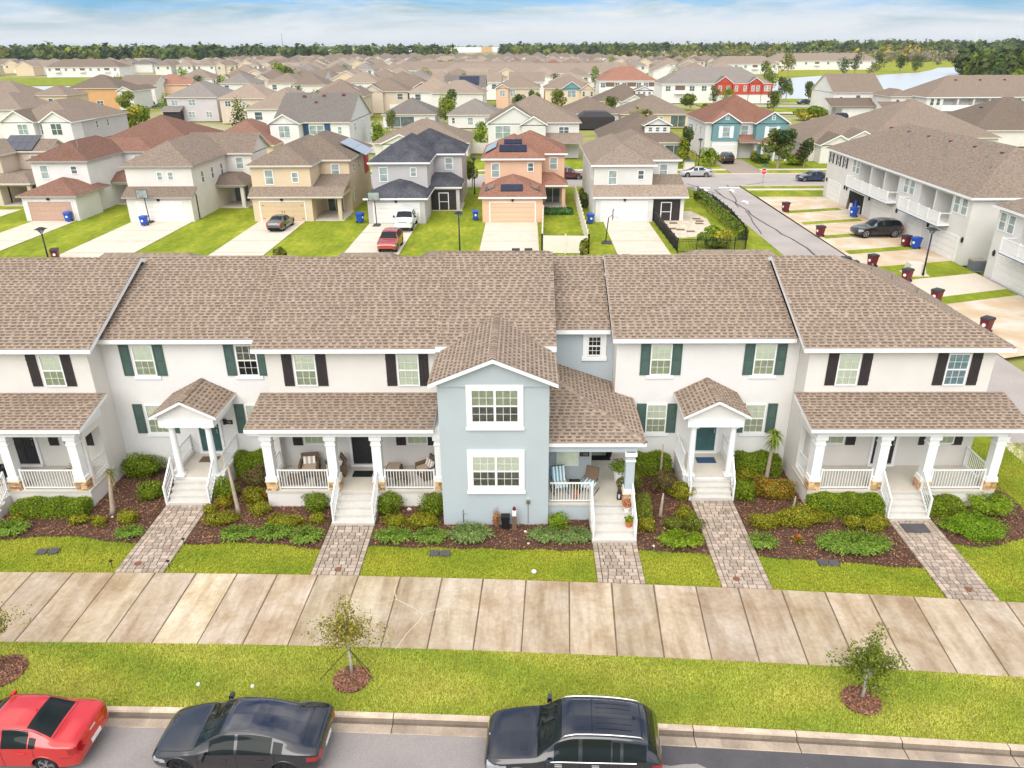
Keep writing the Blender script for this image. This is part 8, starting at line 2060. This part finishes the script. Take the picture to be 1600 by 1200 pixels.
# ------------------------------------------------------------------ water, meadow, lakeside street
def poly(name, pts, z, mat):
    mb = MB(); mb.face([(x, y, z) for x, y in pts]); structure(name, mb, mat)
poly('meadow', [(60, 255), (130, 262), (250, 380), (420, 560), (1100, 1400), (200, 1400), (130, 560), (95, 430), (66, 330)], -.20, 'meadow')
poly('lake', [(74, 290), (110, 270), (160, 290), (215, 345), (262, 420), (330, 520), (420, 640), (392, 690), (362, 664), (320, 640), (285, 580), (258, 541), (215, 500), (187, 503), (153, 468), (120, 400), (88, 330)], -.16, 'water')
poly('lakeside_street', [(60, 252), (100, 244), (130, 240), (130, 249), (100, 254), (60, 262)], -.05, 'asphalt_pale'); poly('lakeside_path', [(60, 268), (100, 262), (130, 258), (130, 261), (100, 265.5), (60, 272)], -.05, 'drive'); poly('lakeside_lawn', [(55, 214), (84, 236), (130, 236), (130, 282), (55, 296)], -.12, 'lawn_back')
poly('lakeside_lane', [(58, 226), (80, 224), (80, 229), (58, 232)], -.04, 'drive')
poly('pond', [(-300, 392), (-236, 408), (-212, 402), (-165, 300), (-150, 262), (-260, 262)], -.16, 'water'); poly('pond_bank', [(-420, 505), (-225, 515), (-200, 455), (-205, 405), (-240, 412), (-300, 396), (-420, 380)], -.14, 'lawn_back')
# ------------------------------------------------------------------ trees
def crown_mesh(name, key, w, h, cols, n, size, seed, lumps=9, sparse=False):
    r = np.random.RandomState(seed)
    P, Nn, cc = [], [], []
    for i in range(lumps):
        a = r.uniform(0, 6.28); q = r.uniform(0, .62) ** .7; zc = r.uniform(.25, .85)
        rad = r.uniform(.26, .44) * (1.15 - .5 * abs(zc - .45))
        c = np.array([q * math.cos(a) * w / 2 * (1.2 - zc * .5), q * math.sin(a) * w / 2 * (1.2 - zc * .5), zc * h])
        m = n // lumps
        d = r.normal(0, 1, (m, 3)); d /= np.linalg.norm(d, axis=1)[:, None]
        k = r.uniform(.55, 1.08, m) ** .6
        P.append(c + d * k[:, None] * np.array([rad * w * .62, rad * w * .62, rad * h * .62])); Nn.append(d + [0, 0, .35])
        cc.append(np.tile(np.array(cols[r.randint(len(cols))]) * r.uniform(.85, 1.15), (m, 1)))
    P, Nn = np.concatenate(P), np.concatenate(Nn)
    V, F, c = leaves(name, P, Nn, size, [(1, 1, 1)], seed, jit=.55, aspect=.65, cval=(.7, 1.35))
    return np_mesh(name, V, F, 'leaf', c * np.concatenate(cc))
TC = {}
def tree(name, label, x, y, w, h, cols, seed, trunk=.28, n=2200, size=None, group='trees and bushes among the houses', key=None):
    T = Thing(name, label, 'tree' if trunk > .05 else 'bush', (x, y, 0), group)
    size = size or max(.16, w * .045)
    link('crown', crown_mesh('crown', key, w, h * (1 - trunk * .8), cols, n, size, seed), T.o, (0, 0, h * trunk * .8))
    mb = MB(); rr = max(.05, w * .028)
    mb.tube([(x, y, -.1), (x + .02 * w, y, h * trunk), (x, y, h * .65)], [rr * 1.3, rr, rr * .35], 7)
    r = random.Random(seed)
    for i in range(5):
        a = i * 1.26 + r.uniform(-.3, .3); z0 = h * (trunk + .05 * i); mb.tube([(x, y, z0), (x + math.cos(a) * w * .28, y + math.sin(a) * w * .28, z0 + h * .22)], [rr * .5, rr * .15], 5)
    T.part('trunk', mb, 'bark')
    return T
for (lab, x, y, w_, h_, cols, tr) in [
    ('broad olive tree beside the stop sign, before the tan house', 39.6, 123.2, 5.6, 6.0, OLIVE + DARKG, .25), ('dark reddish tree right of the broad olive tree', 44.2, 124.5, 2.8, 4.6, DARKG + [(.11, .06, .03)], .2), ('round clipped green bush before the teal house garage', 29.4, 125.5, 3.4, 3.3, GREEN, .02), ('yellow green bushy shrub left of the round clipped bush', 25.3, 125, 3.2, 4.2, YELL + GREEN, .05),
    ('narrow dark upright tree left of the round clipped bush', 26.6, 129.5, 2.4, 6.0, DARKG, .08), ('bright palm like bush between the lavender house and white gabled house', -84.5, 172, 7.0, 7.0, YELL + GREEN, .2), ('bright green bush right of the low tan roof', -8.6, 152, 3.6, 4.6, FRESH, .1), ('bright green bush left of the low tan roof', -27.6, 150, 4.2, 5.0, FRESH, .1),
    ('green tree between the two grey hipped roofs', -20.2, 196, 3.4, 6.5, GREEN + YELL, .15), ('dark green tree behind the two grey hipped roofs', -20, 214, 5.5, 7.5, GREEN, .2), ('dark green tree left of the red panelled house', -47, 240, 5, 6, DARKG + GREEN, .2), ('dark green tree under the white gabled house roof, left', -1.5, 206, 4.6, 6.5, DARKG + OLIVE, .2), ('olive tree behind the white gabled house', 2.5, 214, 4.5, 7, OLIVE, .25),
    ('yellowish tree beside the teal gabled beige house', 9.5, 232, 5, 6, YELL + OLIVE, .25), ('olive tree right of the teal gabled beige house', 17.5, 222, 4, 5, DARKG, .2), ('yellow green tree in front of the white dormer house', 22.5, 216, 4.2, 6, YELL + OLIVE, .25), ('tall green street tree in the cluster left of centre, front', -96, 330, 9, 11, GREEN + OLIVE, .2), ('dense street tree in the cluster left of centre, middle', -106, 352, 9, 11, GREEN + OLIVE, .2), ('broad street tree in the cluster left of centre, back', -112, 378, 10, 11, DARKG + GREEN, .2),
    ('bright street tree in the cluster left of centre, right', -88, 322, 8, 9, FRESH + YELL, .2), ('round dark tree left of the tree cluster', -112, 300, 7, 8, DARKG + GREEN, .2), ('small tree further left of the tree cluster', -128, 395, 7, 8, GREEN, .2), ('lakeside tree with autumn tint left of the water', 90, 302, 7, 9, OLIVE + [(.22, .12, .03)], .25), ('dark lakeside tree at the water edge', 86, 268, 4.5, 7.5, DARKG + GREEN, .25), ('rust coloured small tree at the water edge', 99, 268, 4.2, 5.5, [(.28, .13, .03), (.2, .12, .03)], .25),
    ('dark green tree by the lakeside street', 93.5, 268, 5.2, 6.5, DARKG + OLIVE, .25), ('olive tree on the lakeside lawn before the street', 69.5, 226, 4.8, 6, OLIVE + GREEN, .25), ('hedge like green bush beside the white lake house garage', 72.5, 206, 8, 3.4, GREEN + YELL, .02), ('dark round tree on the meadow, first of the group', 190, 491, 9, 11, DARKG, .1), ('dark tall tree on the meadow, second of the group', 206, 515, 9, 13, DARKG, .1), ('dark slender tree on the meadow, third of the group', 240, 560, 8, 13, DARKG, .1), ('dark tree on the meadow shore, fourth of the group', 252, 555, 10, 12, DARKG, .1), ('dark round tree on the meadow shore, fifth of the group', 270, 570, 9, 10, DARKG, .1), ('olive bush on the meadow shore', 214, 505, 8, 7, OLIVE, .1), ('olive bush on the meadow shore, right of the dark trees', 258, 545, 8, 7, OLIVE, .1),
    ('autumn tinted tree left of the meadow bungalows', 150, 470, 11, 14, OLIVE + [(.22, .13, .03)], .15), ('tall olive tree before the distant white row', 118, 400, 8, 11, OLIVE + GREEN, .15), ('dark slim tree beside the slate roofed red row', 82.5, 262, 4, 8, DARKG, .2), ('pair of dark shrubs under the slate roofed row', 49, 240, 6, 4.5, OLIVE + DARKG, .1), ('bright hedge like tree mass right of the centre rooftops', -55, 520, 40, 8, GREEN, .05), ('green bush by the rear fence of the beige house', -57, 193, 4, 4, GREEN, .1), ('green shrub between the lavender house and orange house', -103, 232, 5, 5.5, FRESH, .1), ('red green tree before the orange house', -119, 240, 6, 6, GREEN + OLIVE, .2),
    ('green bush behind the cream house', -17.6, 108, 3.2, 4.2, GREEN, .1), ('tree between the grey house and the lamp behind it', -7.3, 106, 2.6, 4.0, GREEN, .25), ('small sapling on the lawn right of the grey sedan', -22.2, 67.2, 1.1, 1.6, YELL + OLIVE, .2), ('sapling by the alley beside the pale house driveway', 5.2, 66.6, .8, 2.2, OLIVE, .3),
    ('feathery green shrub inside the iron fence', 18.3, 72.9, 4.2, 1.7, GREEN + YELL, .02), ('bushy green plant beside the porch of the teal house', 38.0, 130.6, 1.8, 1.6, YELL, .02), ('low bright shrub row before the tan house', 43.5, 127.6, 4.0, 1.4, YELL + FRESH, .02), ('dark low shrub below the teal house porch', 38.8, 128.6, 3.0, 1.4, DARKG + GREEN, .02),
    ('green hedge plant beside the pale house wall', 6.9, 92, 1.2, 2.2, DARKG, .05), ('palm like tree at the right edge beside the balcony row', 121, 190, 5, 6.5, DARKG + GREEN, .3)]:
    big = y > 280
    tree('tree' if tr > .05 else 'bush', lab, x, y, w_, h_, cols, int(x * 7 + y) % 9999, tr, n=700 if big else (1500 if y > 110 else 1200))
tr_ = random.Random(9)
spots = [(-150, 300), (-132, 330), (-60, 305), (-40, 330), (-22, 300), (12, 330), (30, 352), (60, 330), (-150, 420), (-96, 430), (-160, 385), (30, 440), (70, 455), (-40, 480), (-90, 520), (-150, 535), (-200, 590), (0, 560), (60, 580), (110, 590), (-30, 180), (-62, 175), (4, 172), (24, 165), (-49, 184), (-15, 228), (30, 262), (15, 282), (-52, 268), (-70, 250), (-104, 262), (-58, 226), (46, 205), (58, 250), (65, 262)]
for i, (x, y) in enumerate(spots):
    hh_ = tr_.uniform(4.5, 8) if y < 290 else tr_.uniform(7, 10.5)
    k = i % 4
    tree('tree', ['olive', 'dark green', 'fresh green', 'yellow green'][k] + ' tree between far roofs, %s of the loose trees' % ORD[i], x, y, hh_ * tr_.uniform(.6, .85), hh_, [OLIVE, DARKG + GREEN[:1], FRESH, YELL + OLIVE][k], 500 + i, .18, n=700)
# hedge along the iron fence
o = plant('clipped_hedge', 'long green hedge inside the iron fence along the side alley', 21.75, 86.5, 'box', .9, 1.15, DARKG + GREEN, 77, 22, 'hedge', n=5000, size=.11, z=0)
plant('ground_ivy', 'dark green leafy ground cover beside the peach house patio', 3.7, 89.5, 'box', 3.6, .3, [(.02, .10, .03), (.03, .14, .05)], 78, 3.2, 'plant', n=900, size=.12, z=0)
# distant woods: a mass
def wood(name, label, spec, seed):
    r = np.random.RandomState(seed)
    Vs = []
    for (xa, xb, ya, yb, dens, hh, cols, leafs) in spec:
        for _ in range(dens):
            x, y = r.uniform(xa, xb), r.uniform(ya, yb); h = hh * r.uniform(.78, 1.08); w_ = h * r.uniform(.65, 1.1)
            m = leafs
            d = r.normal(0, 1, (m, 3)); d /= np.linalg.norm(d, axis=1)[:, None]
            lump = 1 + .28 * np.sin(d[:, :1] * 5 + r.uniform(0, 6)) * np.sin(d[:, 2:] * 5 + r.uniform(0, 6))
            P = np.array([x, y, h * .50]) + d * lump * np.array([w_ / 2, w_ / 2, h * .52]) * (r.uniform(.75, 1.05, (m, 1)))
            base = np.array(cols[r.randint(len(cols))]) * r.uniform(.75, 1.25)
            V, F, c = leaves('w', P, d + [0, 0, .3], w_ * .17, [(1, 1, 1)], r.randint(1 << 30), jit=.5, aspect=.7, cval=(.65, 1.35))
            Vs.append((V, F, c * base))
    V, F, c = join(*Vs)
    link(name, np_mesh(name, V, F, 'leaf', c), kind='stuff', label=label)
WD = DARKG + OLIVE[:2]; DRY = [(.30, .25, .14), (.26, .24, .10), (.20, .2, .06), (.34, .29, .17)]
wood('distant_wood', 'dark green wood along the horizon at the left', [(-760, -430, 600, 640, 60, 16.5, WD, 90), (-760, -280, 770, 830, 100, 17.5, WD, 90), (-800, -230, 900, 960, 110, 18, WD, 80), (-700, -100, 1080, 1200, 170, 17.5, WD, 70)], 31)
wood('distant_wood', 'mixed green wood along the horizon from the centre to the right', [(0, 420, 1120, 1220, 140, 16.5, WD, 70), (-40, 520, 1280, 1450, 180, 18, WD, 60), (380, 900, 1000, 1200, 190, 18, WD + [(.12, .14, .03)], 70), (480, 1200, 1250, 1450, 180, 21, WD, 60), (200, 720, 930, 1010, 130, 12, WD + YELL[:2], 60)], 32)
wood('dry_thicket', 'pale dry reeds and bare trees between the meadow and the woods', [(120, 640, 830, 930, 240, 10.5, DRY, 55), (330, 560, 720, 830, 40, 9, DRY + YELL[:2], 40), (360, 440, 900, 920, 4, 14, [(.5, .34, .02)], 60)], 33)
wood('horizon_trees', 'faint strip of trees on the far horizon', [(-1500, 1700, 2100, 2600, 420, 16, WD, 30)], 34)
wood('lakeside_wood', 'dense dark green wood at the right edge behind the lake', [(236, 300, 380, 440, 34, 13, DARKG + GREEN[:1], 160), (262, 340, 430, 520, 30, 15, DARKG, 130), (222, 260, 352, 392, 10, 6, GREEN + DARKG, 130)], 35)
